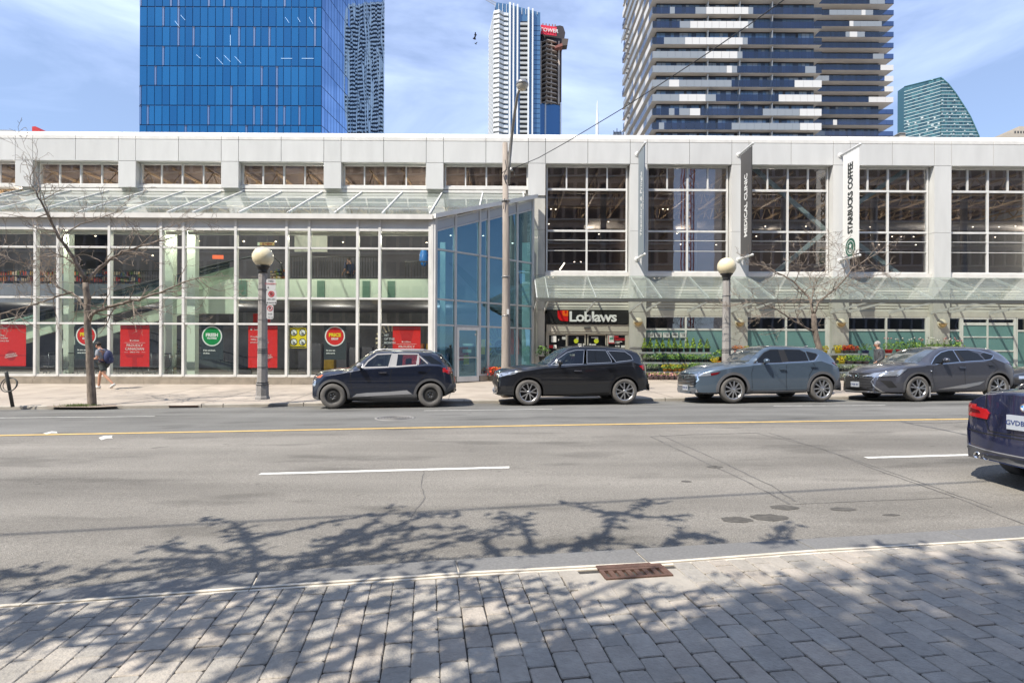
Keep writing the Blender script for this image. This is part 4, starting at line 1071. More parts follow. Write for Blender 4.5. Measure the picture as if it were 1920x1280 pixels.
# pale green gallery front
wall_poly('gallery_front', [(440, 523), (812, 523), (812, 562), (440, 562)], YG, M_GREEN)
wall_poly('gallery_front', [(430, 523.5), (440, 523.5), (440, 588), (330, 588), (330, 562)], YG, M_GREEN)
piece('gallery_floor', M_INT, bx(430, YG), bx(812, YG), YG + .14, 27, bz(562, YG), bz(562, YG) + .12, bld)
for px in (457, 603, 688, 735):    # pilaster panels, greener in tone
    piece('panel', mat('green_glass_panel', (.16, .26, .20), .25), bx(px - 8, YG), bx(px + 6, YG), YG - .03, YG - .002, bz(560, YG), bz(528, YG), bld)
# rising ramp on the left
wall_poly('ramp_side', [(-60, 640), (345, 527), (440, 500), (440, 526), (345, 551), (-60, 668)], 25.2, mat('ramp_green', (.36, .45, .34), .5, var=.1))
wall_poly('ramp_wall', [(110, 640), (345, 562), (440, 540), (440, 588), (345, 588), (170, 636), (110, 654)], 25.4, M_GREEN)
wall_poly('ramp_wall', [(-60, 612), (62, 588), (62, 640), (-60, 668)], 25.5, M_GREEN)
mb = MB()
def rail(pix, y, r_=.03):
    pts = [(BL(px, py, y)[0], y, BL(px, py, y)[1]) for px, py in pix]; mb.tube(pts, r_, 6)
rail([(-60, 621), (345, 511), (430, 490), (470, 482), (515, 483), (528, 495), (530, 515)], 25.0, .045); rail([(-60, 628), (345, 518), (430, 497)], 25.0, .02)
mb.build('handrail', mat('handrail_black', (.03, .03, .03), .4), bld)
wall_poly('balustrade_glass', [(-60, 622), (345, 512), (430, 491), (430, 503), (345, 524), (-60, 638)], 25.05, glass('balustrade_glass', (.5, .6, .6), ior=1.7), .02)
# descending ramp on the right side of the left part
wall_poly('ramp_side', [(200, 606), (300, 640), (470, 690), (470, 706), (290, 660), (200, 628)], 26.0, mat('ramp_grey', (.15, .16, .17), .4, var=.2))
mb = MB(); rail([(190, 598), (300, 628), (470, 672)], 25.9, .035); rail([(200, 612), (300, 643), (470, 690)], 25.9, .03)
for k in range(40):
    t = k / 39; px = lerp(195, 470, t); a = BL(px, lerp(600, 673, t), 25.9); b = BL(px, lerp(618, 694, t), 25.9); mb.tube([(a[0], 25.9, a[1]), (b[0], 25.9, b[1])], .012, 4)
mb.build('ramp_railing', mat('handrail_black', (.03, .03, .03), .4), bld)
# gallery balusters
def baluster(p0, p1, top, bot, y, name='gallery_railing', n=None):
    mb2 = MB(); x0, x1 = bx(p0, y), bx(p1, y); zt, zb = bz(top, y, 500), bz(bot, y, 500)
    mb2.box(x0, x1, y - .02, y + .02, zt - .05, zt); mb2.box(x0, x1, y - .015, y + .015, zb, zb + .04)
    n = int((x1 - x0) / .12)
    for k in range(n): xx = x0 + (k + .5) * (x1 - x0) / n; mb2.box(xx - .012, xx + .012, y - .01, y + .01, zb + .04, zt - .05)
    return mb2.build(name, mat('handrail_black', (.03, .03, .03), .4), bld)
baluster(544, 708, 480, 521, YG + .1); baluster(758, 802, 488, 521, YG + .12); baluster(-100, 330, 508, 541, 27.5)
# things on the gallery: shelves with coloured goods (blurred masses in the photo, so plain boxes with stacked rows)
rq = random.Random(21)
cols_ = [(.35, .12, .03), (.45, .30, .03), (.40, .03, .02), (.10, .16, .04), (.30, .22, .15), (.04, .07, .15), (.25, .05, .03), (.5, .4, .3)]
MG = [mat('goods_%s' % n_, c_, .6, var=.2, vs=6) for n_, c_ in zip(('orange', 'yellow', 'red', 'green', 'tan', 'blue', 'rust', 'cream'), cols_)]
def shelf_run(p0, p1, top, bot, y, step=13, group='display shelves on the upper gallery', lab='', dens=1.0):
    x = p0; k = 0
    while x < p1:
        x2 = min(x + step * rq.uniform(.8, 1.2), p1)
        a, b = bx(x, y), bx(x2, y); zt, zb = bz(top + rq.uniform(-4, 6), y, 200), bz(bot, y, 200)
        ORD = ('first', 'second', 'third', 'fourth', 'fifth', 'sixth', 'seventh')
        e = empty('goods_shelf', world((a + b) / 2, y, zb), PHI, ORD[k] + ' from the left: ' + lab, 'shelf', group)
        W = (b - a) * .94; H = zt - zb
        piece('rack', M_DARKM, -W / 2, W / 2, .1, .4, 0, H, e)
        nr = 3
        for r_ in range(nr):
            mb3 = MB(); n = 4
            for q in range(n):
                w4 = W / n; mb3.mi = rq.randrange(3); mb3.box(-W / 2 + q * w4 + .01, -W / 2 + (q + 1) * w4 - .01, -.1, .09, r_ * H / nr + .03, r_ * H / nr + rq.uniform(.55, .9) * H / nr)
            base_ = rq.randrange(8); mb3.build('goods', [MG[base_], MG[(base_ + rq.randrange(1, 8)) % 8], MG[rq.randrange(8)]], e)
        x = x2; k += 1
for (p0, p1, lab) in ((2, 62, 'colourful goods shelf upstairs behind the leftmost atrium window'), (72, 104, 'goods shelf upstairs in the narrow window left of the big tree'), (118, 200, 'goods shelf upstairs directly behind the big bare tree'), (212, 262, 'goods shelf upstairs right of the big tree trunk'), (508, 534, 'goods shelf upstairs behind the parking signs')):
    shelf_run(p0, p1, 505, 540 if p0 < 300 else 522, 28.2 if p0 < 300 else 25.2, 15 if p0 < 300 else 12, lab=lab)
# pale screens and columns inside
piece('white_screen', M_SIDE, bx(552, 26), bx(613, 26), 26, 26.1, bz(474, 26), bz(436, 26), bld)
for px, w_ in ((316, 8), (357, 9), (124, 5), (830, 5), (987, 8)):
    piece('inner_column', mat('pale_green_column', (.60, .68, .58), .5), bx(px - w_, 23.6 if px < 800 else 26), bx(px + w_, 23.6 if px < 800 else 26), 23.6 if px < 800 else 26, 23.9 if px < 800 else 26.2, .3, zA3 + 1.0, bld)
piece('display_screen', mat('orange_screen', (.75, .12, .04), .5, emit=.6), bx(398, 26.5), bx(418, 26.5), 26.5, 26.55, bz(488, 26.5), bz(481, 26.5), bld)
# yellow lit sign on the gallery with brown letters
e = empty('aisle_sign', world(bx(500, 25.5), 25.5, bz(462.5, 25.5)), PHI, 'small tan hanging sign with brown lettering above the left globe lamp', 'sign')
piece('board', mat('sign_tan', (.55, .40, .15), .5), -.33, .33, 0, .06, .0, .14, e); letters('print', "IS NEW", .10, mat('print_brown', (.25, .04, .01), .5), e, (.03, -.004, .06), depth=.004, bold=.006)
piece('board_edge', M_GREEN, -.42, -.335, 0, .06, .0, .14, e)
piece('hanger', M_DARKM, -.01, .01, .02, .04, .14, .9, e)
# blue sheet and stored bags on the gallery at the corner
mb = MB(); c_ = BL(795, 483, 24.9); mb.ball((0, 0, 0), .24, 10, 8, (.9, .6, 1.7)); mb.build('bag', mat('blue_plastic', (.02, .16, .5), .4), None, world(c_[0], 24.9, c_[1]))
b_ = bpy.data.objects['bag']; b_.name = 'blue_tarp_bundle'; tag(b_, 'bright blue plastic bundle on the gallery beside the corner post', 'bundle')
# store dark fixtures on the ground floor + red signs
for px0, px1, py0, py1, y_, m in ((475, 507, 590, 606, 25.5, M_PR), (1, 70, 0, 0, 0, None)):
    if m: piece('hanging_banner', m, bx(px0, y_), bx(px1, y_), y_, y_ + .02, bz(py1, y_), bz(py0, y_), bld)
for (px0, px1, py0, py1, y_, m) in ((860, 878, 650, 676, 28, M_PR), (903, 922, 636, 664, 29, M_PYE), (868, 888, 644, 648, 27.5, M_GREEN), (868, 884, 655, 661, 27.5, M_GREEN), (958, 974, 614, 664, 27.6, M_PR), (934, 944, 632, 640, 29, M_PYE), (870, 880, 666, 683, 27, M_PYE)):
    piece('store_fixture', m, bx(px0, y_), bx(px1, y_), y_, y_ + .2, bz(py1, y_, 900), bz(py0, y_, 900), bld)
for k in range(16):
    p0 = 560 + k * 24; m = MG[rq.randrange(8)] if rq.random() < .3 else M_INT
    piece('store_fixture', m, bx(p0, 30), bx(p0 + 18, 30), 30, 30.5, .3, rq.uniform(1.2, 2.0), bld)
# stair flight behind the angled glass
mb = MB(); 
for q in range(5):
    y_ = 25.6 + q * .25
    a = BL(842 + q * 3, 493, y_); b = BL(905 + q * 6, 560, y_); mb.beam((a[0], y_, a[1]), (b[0], y_, b[1]), .03, .05)
mb.build('stair_rail', mat('handrail_black', (.03, .03, .03), .4), bld)
# ---- shopping carts
M_WIRE = mat('cart_wire', (.25, .26, .27), .35, metal=.7); M_BLK = mat('black_plastic', (.02, .02, .02), .5)
def cart():
    e = empty('shopping_cart')
    m = MB()
    for t in range(7):       # basket wires
        z = .45 + t * .07; f = t / 6
        x0, x1, y_ = -.42 - .04 * f, .34 + .06 * f, .20 + .06 * f
        for s_ in (-1, 1): m.beam((x0, s_ * y_, z), (x1, s_ * y_, z + .06 * f), .008, .008)
        m.beam((x0, -y_, z), (x0, y_, z), .008, .008)
    for t in range(12):
        x = -.42 + t * .07
        for s_ in (-1, 1): m.beam((x, s_ * .20, .45), (x, s_ * .26, .9), .006, .006)
    m.box(-.4, .34, -.19, .19, .44, .452)
    m.build('basket', M_WIRE, e)
    f = MB()
    for s_ in (-1, 1): f.tube([(.38, s_ * .22, .98), (.40, s_ * .22, .5), (.25, s_ * .22, .32), (-.38, s_ * .18, .2), (-.40, s_ * .18, .14)], .014, 5); f.tube([(.25, s_ * .22, .32), (.30, s_ * .22, .14)], .014, 5)
    f.build('frame', M_WIRE, e)
    h = MB(); h.tube([(.40, -.25, 1.0), (.40, .25, 1.0)], .022, 8); h.build('handle', M_BLK, e)
    for (x, y) in ((-.4, -.18), (-.4, .18), (.3, -.22), (.3, .22)):
        wl = MB(); wl.lathe([(.02, -.012), (.065, -.012), (.065, .012), (.02, .012)], (0, 0, 0), 10, 'Y'); wl.build('wheel', M_BLK, e, (x, y, .065))
    return e
c0 = cart(); n = 0
for px in (88, 118, 140, 160, 182, 204, 226, 250, 273, 296, 320, 343):
    c = c0 if n == 0 else copy_tree(c0)
    where = ('leftmost cart of the row behind the glass, left of the big tree', 'second cart from the left in the row behind the glass', 'cart behind the glass just left of the big tree trunk', 'cart behind the glass right behind the tree trunk', 'cart behind the glass behind the walking man', 'cart behind the glass behind the blue backpack', 'cart behind the glass left edge of the red Proudly Canadian poster', 'cart behind the centre of the red Proudly Canadian poster', 'cart behind the right edge of the red Proudly Canadian poster', 'third cart from the right in the row behind the glass', 'second cart from the right in the row behind the glass', 'rightmost cart of the row behind the glass')[n]
    tag(c, 'grey wire shopping ' + where, 'shopping cart', 'shopping carts parked inside the atrium')
    y_ = 23.3 + (n % 3) * .5; c.location = world(bx(px, y_), y_, .28); c.rotation_euler = (0, 0, PHI + R(-12 + (n * 37) % 20)); n += 1
for y_ in (23.2,):      # added unseen point lights that brighten the green gallery front, behind the blind boxes
    for px_ in (100, 330, 560, 740):
        l_ = bpy.data.lights.new('gallery_fill_light', 'POINT'); l_.energy = 75; l_.color = (1.0, .93, .8); l_.shadow_soft_size = .25
        o = link(bpy.data.objects.new('gallery_fill_light', l_), bld); o.location = (bx(px_, y_), y_, bz(441, y_, 400))
# ================================================================ TOWERS BEHIND
def tower_glass(name, base, rough=.08, wav=0.0, wscale=1.0, metal=0.55, stretch=(1, 1, 1)):
    m = mat(name, base, rough, metal=metal, spec=.8)
    if wav:
        n = m.node_tree; p = n.nodes['Principled BSDF']; t = n.nodes.new('ShaderNodeTexCoord'); mp_ = n.nodes.new('ShaderNodeMapping'); mp_.inputs['Scale'].default_value = stretch
        a = n.nodes.new('ShaderNodeTexNoise'); a.inputs['Scale'].default_value = wscale; a.inputs['Detail'].default_value = 1
        b = n.nodes.new('ShaderNodeBump'); b.inputs['Strength'].default_value = wav; b.inputs['Distance'].default_value = 1.0
        n.links.new(t.outputs['Object'], mp_.inputs['Vector']); n.links.new(mp_.outputs['Vector'], a.inputs['Vector']); n.links.new(a.outputs['Fac'], b.inputs['Height']); n.links.new(b.outputs[0], p.inputs['Normal'])
    return m
BLU = [tower_glass('blue_glass_%s' % 'abcd'[k], c, .12, metal=.35) for k, c in enumerate([(.005, .11, .275), (.006, .12, .295), (.004, .10, .26), (.010, .135, .32)])]
M_SEAMB = mat('navy_seam', (.006, .03, .10), .5)
t1 = empty('glass_tower', (0, 0, 0), 0, 'bright blue glass office tower behind the left half of the shop', 'tower')
Y1 = 115.0; XL1, XR1 = P(262, 100, Y1).x, P(603, 100, Y1).x
cwid = (XR1 - XL1) / 24; fl = 36.9 * Y1 / F; zt1 = CZ + (655 - 16) * Y1 / F
ca, sa = math.cos(R(84)), math.sin(R(84)); DEP = 38.7
body = MB(); body.prism([(XL1, Y1, -5), (XR1, Y1, -5), (XR1 + ca * DEP, Y1 + sa * DEP, -5), (XL1 + ca * DEP, Y1 + sa * DEP, -5)], (0, 0, zt1 + 8 * fl + 5)); body.build('core', M_SEAMB, t1)
rq = random.Random(4)
_pm = {}
for r_ in range(-2, 9):
    z1 = zt1 - (r_ - 0) * fl; z0 = z1 - fl
    fins = set()
    for c_ in range(24):
        x0 = XL1 + c_ * cwid; k = rq.choice((0, 0, 1, 1, 2, 3)); g = .10
        o = piece('pane', BLU[k], x0 + .06, x0 + cwid - .06, Y1 - .08, Y1 - .02, z0 + .09, z1 - .09, t1)
        o.rotation_euler = (R(rq.uniform(-.25, .25)), 0, R(rq.uniform(-.3, .3)))
        if rq.random() < .16:
            piece('vent_fin', mat('vent_grey_blue', (.07, .14, .30), .4), x0 + .06, x0 + .42, Y1 - .16, Y1 - .085, z0 + .1, z1 - .35, t1)
            piece('vent_cap', M_SEAMB, x0 + .02, x0 + .5, Y1 - .17, Y1 - .085, z1 - .34, z1 - .1, t1)
for (px0, py0, px1, py1) in ((339, 29, 347, 38), (535, 33, 542, 43), (558, 33, 563, 42), (580, 33, 587, 45), (328, 40, 336, 50), (406, 108, 418, 121), (420, 104, 432, 116), (440, 106, 452, 119), (368, 103, 376, 110), (527, 110, 548, 110), (566, 110, 588, 110), (432, 66, 432, 86)):
    a, b = P(px0, py0, Y1 - .12), P(px1, py1, Y1 - .12); mb = MB(); mb.beam(a, b, .05, .09, up=(0, 1, 0)); mb.build('office_light', mat('office_light', (.45, .65, .85), .5, emit=.45), t1)
M_MIR = tower_glass('mirror_glass', (.20, .38, .66), .01, wav=.05, wscale=.13, metal=1.0, stretch=(1, 1, .45))
M_MIR2 = tower_glass('mirror_glass_dark', (.14, .30, .56), .01, wav=.06, wscale=.16, metal=1.0, stretch=(1, 1, .45))
for q, m in enumerate((M_MIR, M_MIR2)):
    mb = MB(); nc = 26
    for r_ in range(-8, 9):
        z1 = zt1 - r_ * fl; z0 = z1 - fl
        for c_ in range(nc):
            if (c_ * 7 + r_ * 3) % 5 == q * 2 or (q == 0 and (c_ * 7 + r_ * 3) % 5 != 2):
                t0, t1_ = c_ * DEP / nc + .07, (c_ + 1) * DEP / nc - .07
                nx, ny_ = sa * .05, -ca * .05
                mb.prism([(XR1 + ca * t0 + nx, Y1 + sa * t0 + ny_, z0 + .08), (XR1 + ca * t1_ + nx, Y1 + sa * t1_ + ny_, z0 + .08), (XR1 + ca * t1_ + nx, Y1 + sa * t1_ + ny_, z1 - .08), (XR1 + ca * t0 + nx, Y1 + sa * t0 + ny_, z1 - .08)], (-nx, -ny_, 0))
    o = mb.build('side_panes', m, t1); o['kind'] = 'stuff'
# ---- condo tower with balcony bands
M_SLAB = mat('balcony_soffit', (.66, .61, .55), .8, var=.05, vs=.1); M_NAVY = glass('rail_navy_glass', (.28, .36, .50), ior=1.9)
M_GREYR = mat('rail_grey_glass', (.25, .27, .285), .3, metal=.0); M_WHR = mat('rail_white_panel', (.62, .60, .56), .5)
M_WALLN = mat('window_wall_dark', (.02, .022, .028), .3); M_WGL = [tower_glass('condo_glass_%s' % 'abc'[k], c, .1, metal=.3) for k, c in enumerate([(.12, .20, .30), (.26, .32, .38), (.05, .08, .13)])]
RM = {'D': M_NAVY, 'G': M_GREYR, 'W': M_WHR}
def condo(name, label, Y0, pxl, pxr, floors, segs, endz, depth, wallin, leftface=None, inset=0.0, rr_=None, rail_px=12.7, back=30.0, redge=0.0):
    e = empty(name, (0, 0, 0), 0, label, 'tower')
    x0, x1 = P(pxl, 100, Y0).x, P(pxr, 100, Y0).x
    zs_ = [CZ + (655 - (y - .004 * 0)) * Y0 / F for y in floors]
    # extend downwards
    pitch = (zs_[-2] - zs_[-1])
    while zs_[-1] > 24: zs_.append(zs_[-1] - pitch)
    rh = rail_px * Y0 / F
    body = MB(); body.box(x0 + wallin + .02, x1 - redge, Y0 + depth, Y0 + back, -5, zs_[0] + pitch); body.build('core', M_WALLN, e)
    for k, z in enumerate(zs_):
        piece('balcony_slab', M_SLAB, x0, x1, Y0 + .04, Y0 + back + 1, z, z + .22, e)
        if k < len(segs): sg_ = segs[k]
        else:
            sg_ = []; p = pxl; 
            while p < pxr: q = min(pxr, p + rr_.choice((8, 20, 40, 60))); sg_.append((p, q, rr_.choice('DDDGGW'))); p = q
        for a, b, t in [(q0 + (q1 - q0) * j / max(1, int((q1 - q0) / 13)), q0 + (q1 - q0) * (j + 1) / max(1, int((q1 - q0) / 13)), t_) for q0, q1, t_ in sg_ for j in range(max(1, int((q1 - q0) / 13)))]:
            xa, xb = P(a, 100, Y0).x, P(b, 100, Y0).x
            if t == 'W': piece('railing_panel', M_WHR, xa + .03, xb - .03, Y0 - .06, Y0 + .03, z - .03, z + rh, e)
            else: piece('railing_panel', RM[t], xa + .02, xb - .02, Y0 - .03, Y0 + .03, z + .0, z + rh, e)
        # window wall panes as one strip part per floor
        mb = MB(); xx = x0 + wallin; zt_ = (zs_[k - 1] if k else z + pitch)
        while xx < x1 - redge - .3:
            w_ = rr_.choice((.75, .9, 1.1)); mb.mi = rr_.choice((0, 0, 1, 2)); mb.box(xx + .05, min(xx + w_, x1 - redge) - .03, Y0 + depth - .05, Y0 + depth - .01, z + .3, zt_ - .3); xx += w_
            if rr_.random() < .05: xx += .5
        o = mb.build('window_strip', M_WGL, e); o['kind'] = 'stuff'
        for px_ in leftface['div'] if leftface else ():
            xd = P(px_, 100, Y0).x; piece('divider', M_GREYR, xd - .05, xd + .05, Y0 + .1, Y0 + depth - .05, z + .22, zt_ - .25, e)
        if leftface:
            y = Y0; xq = x0
            mb1 = {t: MB() for t in 'DGW'}
            while y < Y0 + leftface['len']:
                L_ = rr_.choice((1.5, 3, 4.5)); t = rr_.choice('DDDDGGW' if abs(y - Y0 - 12) > 5 else 'DWWG')
                mb1[t].box(xq - .03, xq + .03, y + .03, y + L_ - .03, z, z + rh); y += L_
            for t in 'DGW':
                if mb1[t].v: o = mb1[t].build('side_railing', RM[t], e); o['kind'] = 'stuff'
        if leftface and k % 1 == 0:
            y = Y0 + 3
            mb = MB()
            while y < Y0 + leftface['len']: mb.box(x0 + wallin - .02, x0 + wallin + .02, y, y + 1.3, z + .3, zt_ - .3); y += 1.6
            o = mb.build('side_windows', M_WGL[1], e); o['kind'] = 'stuff'
    return e
c = lambda v: 1140 + v / 4.8
def S(*a):
    out_ = []; p = a[0]
    for k in range(1, len(a), 2): out_.append((c(p), c(a[k + 1]), a[k])); p = a[k + 1]
    return out_
segs = [S(400, 'D', 700, 'W', 900, 'G', 1200, 'D', 1924), S(400, 'D', 555, 'G', 600, 'D', 785, 'G', 882, 'W', 1262, 'G', 1305, 'D', 1924), S(400, 'D', 645, 'G', 738, 'W', 1260, 'G', 1305, 'D', 1924), S(400, 'D', 503, 'G', 692, 'W', 1212, 'G', 1257, 'D', 1924),
        S(400, 'G', 878, 'W', 1165, 'G', 1210, 'D', 1924), S(400, 'G', 1068, 'W', 1117, 'G', 1163, 'D', 1775, 'G', 1872, 'D', 1924), S(400, 'G', 550, 'W', 642, 'G', 1113, 'D', 1680, 'W', 1924), S(400, 'G', 642, 'W', 880, 'G', 973, 'D', 1537, 'W', 1924),
        S(400, 'D', 550, 'G', 600, 'D', 643, 'G', 738, 'W', 832, 'D', 1395, 'G', 1727, 'W', 1924), S(400, 'D', 460, 'G', 508, 'D', 1115, 'G', 1730, 'W', 1924)]
condo('condo_tower', 'tall condo tower with white, grey and navy balcony bands behind the entrance', 115.0, 1223, 1541, [-218, -191, -164, -137, -110, -83, -56, -29, -2, 25, 51.5, 82, 108, 135, 161.5, 188.5, 215, 241.7], [S(400, 'D', 900 - k * 40, 'G', 1300, 'D', 1924) for k in range(8)] + segs, 0, 1.45, 1.2, {'div': (1328, 1388, 1449), 'len': 30}, rr_=random.Random(9), back=30.5, redge=.9)
w8 = lambda v: 1500 + v / 4.571
def S2(*a):
    out_ = []; p = a[0]
    for k in range(1, len(a), 2): out_.append((w8(p), w8(a[k + 1]), a[k])); p = a[k + 1]
    return out_
segs2 = [S2(60, 'D', 595, 'G', 725, 'D', 802), S2(60, 'D', 250, 'G', 525, 'W', 560, 'G', 625, 'D', 802), S2(60, 'D', 422, 'W', 457, 'G', 700, 'D', 802), S2(60, 'D', 390, 'G', 424, 'W', 490, 'G', 555, 'D', 802), S2(60, 'D', 802), S2(60, 'D', 625, 'G', 720, 'D', 802), S2(60, 'D', 690, 'W', 802),
         S2(60, 'G', 250, 'D', 725, 'W', 802), S2(60, 'D', 725, 'W', 802), S2(60, 'D', 590, 'W', 802), S2(60, 'D', 802), S2(60, 'D', 285, 'W', 320, 'D', 802), S2(60, 'G', 215, 'D', 802)]
condo('condo_wing', 'dark blue condo block with stacked balconies right of the banded tower', 148.0, 1513, 1675.5, [-78, -57, -36, -15.5, 5, 26, 47, 67, 87.5, 108, 129, 149.5, 169, 189, 212, 232, 253], [S2(60, 'D', 802)] * 4 + segs2, 0, 2.4, 1.2, None, rr_=random.Random(8), rail_px=9.6, back=25, redge=2.4)
# ---- hidden tall tower mirrored in the blue glass (stands behind the condo tower)
e = empty('striped_tower', (0, 0, 0), 0, 'very tall white striped tower mirrored in the side of the blue glass tower', 'tower')
mb = MB(); mb.box(112, 152, 480, 500, -5, 318); mb.build('core', mat('tower_dark', (.05, .055, .07), .6), e)
mb = MB()
for k in range(70): mb.box(111, 153, 478.8, 500, 60 + k * 3.7, 61.6 + k * 3.7)
for x in (111, 120, 131, 135, 144, 153): mb.box(x - .8, x + .8, 478, 500, 50, 318)
o = mb.build('white_bands', mat('tower_white', (.46, .46, .45), .6), e)
# ---- slim residential tower and the one under construction
Y2 = 330.0
def q2(px, py, dy=0): p = P(px, py, Y2 + dy); return (p.x, Y2 + dy, p.z)
t2 = empty('slim_tower', (0, 0, 0), 0, 'slim white and blue tower with wavy white balconies behind the street light', 'tower')
M_B2 = tower_glass('tower2_glass', (.09, .19, .31), .12, metal=.4); M_W2 = mat('tower2_white', (.66, .67, .66), .5)
mb = MB(); mb.prism([q2(929, 330), q2(1013, 330), q2(1013, 24), q2(953, 8), q2(931, 5), q2(926, 28)], (0, 28, 0)); mb.build('core', M_B2, t2)
fp = 9.12; nfl = 27
for k in range(nfl):
    y = 27 + k * fp
    s_ = lambda px, dy: q2(px, y + (0), dy)
    z0 = q2(940, y + 3.6)[2]; z1 = q2(940, y - .6)[2]
    xs_ = [q2(p, 100, d)[0] for p, d in ((953, -1), (944, -1.5), (936, -4), (925.5, -3), (915.5, 22))]
    ys_ = [Y2 - 1, Y2 - 1.5, Y2 - 4, Y2 - 3, Y2 + 24]
    mb = MB()
    for a in range(4):
        mb.hexa([(xs_[a], ys_[a], z0), (xs_[a + 1], ys_[a + 1], z0), (xs_[a + 1] + .3, ys_[a + 1] + .5, z0), (xs_[a], ys_[a] + .5, z0), (xs_[a], ys_[a], z1 + (.3 if a in (1, 2) else 0)), (xs_[a + 1], ys_[a + 1], z1), (xs_[a + 1] + .3, ys_[a + 1] + .5, z1), (xs_[a], ys_[a] + .5, z1)])
    mb.prism([(x, y_, z0 - .25) for x, y_ in zip(xs_, ys_)] + [(xs_[0], Y2 + 24, z0 - .25)], (0, 0, .25))
    mb.build('balcony', M_W2, t2)
    if y > 38:
        xa, xb = q2(975.5, 0)[0], q2(990, 0)[0]
        piece('balcony', mat('tower2_grey', (.40, .41, .40), .6), xa, xb, Y2 - 1.6, Y2 - .1, z0 - .2, z1 - .25, t2)
        piece('balcony_window', M_WALLN, xa + .3, xb - .3, Y2 - .3, Y2 - .05, z1 - .25, z1 + 1.3, t2)
        piece('mullion', M_SEAMB, q2(1001, 0)[0], q2(1013, 0)[0], Y2 - .12, Y2 - .01, z0, z0 + .25, t2)
mb = MB()
for p0, p1 in ((954.5, 958), (961.5, 964.5), (969, 972), (989.5, 992.5), (997.5, 1000)):
    xa, xb = q2(p0, 0)[0], q2(p1, 0)[0]; t_ = 8 + (p0 - 953) * .27; mb.box(xa, xb, Y2 - 2.2, Y2 - .02, 60, q2(p0, t_)[2])
o = mb.build('white_fins', M_W2, t2); o['kind'] = 'stuff'
mb = MB()
for k in range(12): 
    px = 928 + k * 7.2; a, b = q2(px, 8 + max(0, px - 945) * .24), q2(px, 28); mb.box(a[0] - .12, a[0] + .12, Y2 - .5, Y2 - .03, b[2], a[2])
o = mb.build('crown_mullions', M_W2, t2); o['kind'] = 'stuff'
t3 = empty('unfinished_tower', (0, 0, 0), 0, 'tower under construction with open concrete floors and a red banner', 'tower')
M_RAW = mat('raw_concrete', (.48, .40, .33), .9, var=.15, vs=.1); M_HOLE = mat('open_floor_dark', (.10, .08, .07), .9)
Y3 = 345.0
def q3(px, py, dy=0): p = P(px, py, Y3 + dy); return (p.x, Y3 + dy, p.z)
mb = MB(); mb.box(q3(1013, 0)[0], q3(1054, 0)[0], Y3 + 2, Y3 + 24, 20, q3(1020, 82)[2]); mb.build('core', M_HOLE, t3)
mb = MB(); mb.prism([q3(1012, 330), q3(1052, 330), q3(1052, 199), q3(1026, 193), q3(1012, 193)], (0, 24, 0)); mb.build('glass_base', tower_glass('tower3_glass', (.04, .14, .30), .12, metal=.4), t3)
for k in range(14):
    y = 80 + k * 8.75
    z = q3(1020, y)[2]; mb = MB()
    mb.prism([(q3(1012, 0)[0], Y3 + 1, z), (q3(1026, 0)[0], Y3 - 3, z), (q3(1043, 0)[0], Y3 - 1, z - .3), (q3(1054.5, 0)[0], Y3 + 7, z - .5), (q3(1054.5, 0)[0], Y3 + 22, z - .5), (q3(1012, 0)[0], Y3 + 22, z)], (0, 0, .45)); mb.build('floor_slab', M_RAW, t3)
mb = MB()
for px in (1014, 1025, 1034, 1048): a = q3(px, 80); mb.box(a[0] - .5, a[0] + .5, Y3 - .5, Y3 + 1, q3(px, 196)[2], q3(px, 78)[2])
o = mb.build('concrete_columns', M_RAW, t3); o['kind'] = 'stuff'
mb = MB()
for px in (1023.5, 1052): mb.box(q3(px, 0)[0] - .4, q3(px, 0)[0] + .4, Y3 - .8, Y3 - .05, 40, q3(px, 193)[2])
mb.build('white_edges', M_W2, t3)['kind'] = 'stuff'
mb = MB(); mb.prism([q3(1017, 80), q3(1055, 84), q3(1060, 62), q3(1056, 50), q3(1050, 48), q3(1014, 54)], (0, 14, 0)); mb.build('formwork', mat('formwork_dark', (.035, .03, .035), .8), t3)
mb = MB(); mb.prism([q3(1052, 86, -3), q3(1064, 85, -3), q3(1066, 73, -3), q3(1055, 72, -3)], (0, 5, 0)); mb.build('platform', M_HOLE, t3)
mb = MB(); mb.prism([q3(1040, 91, -4), q3(1055, 86, -4), q3(1054, 81, -4), q3(1042, 86, -4)], (0, 5, 0)); mb.build('platform', mat('rust_red', (.25, .09, .07), .8), t3)
mb = MB(); a = [q3(1014, 64, -3), q3(1043.5, 67.5, -3), q3(1044, 51, -3), q3(1014, 46.5, -3)]; mb.prism(a, (0, .3, 0)); mb.build('banner', mat('banner_red', (.62, .01, .04), .5), t3)
lt = letters('banner_text', 'TOWER', 2.3, mat('paper_white', (.62, .62, .6), .7), t3, (q3(1030, 0, -3.4)[0], Y3 - 3.5, q3(1029.5, 57.5, -3.4)[2]), depth=.1, bold=.05); lt.rotation_euler = (0, R(6.5), 0)
mb = MB()
for px in (1018, 1024, 1030, 1036, 1041): a = q3(px, 48 + (px - 1014) * .1, -1); mb.box(a[0] - .3, a[0] + .3, Y3 - 1, Y3, a[2] - 2, a[2] + 1.5)
mb.build('formwork_posts', mat('rust_red', (.25, .09, .07), .8), t3)['kind'] = 'stuff'
# crane jib
e = empty('tower_crane', (0, 0, 0), 0, 'thin lattice crane arm at the top edge above the slim tower', 'crane')
mb = MB(); a, b = Vector(q2(900, -6, -2)), Vector(q2(930, 11, -2)); up = Vector((0, 0, 1.6))
mb.beam(a, b, .3, .3).beam(a + up, b + up, .3, .3)
for k in range(14): mb.beam(a.lerp(b, k / 14) + up * (k % 2), a.lerp(b, (k + 1) / 14) + up * ((k + 1) % 2), .2, .2)
mb.build('jib', mat('crane_grey', (.3, .32, .35), .5), e)
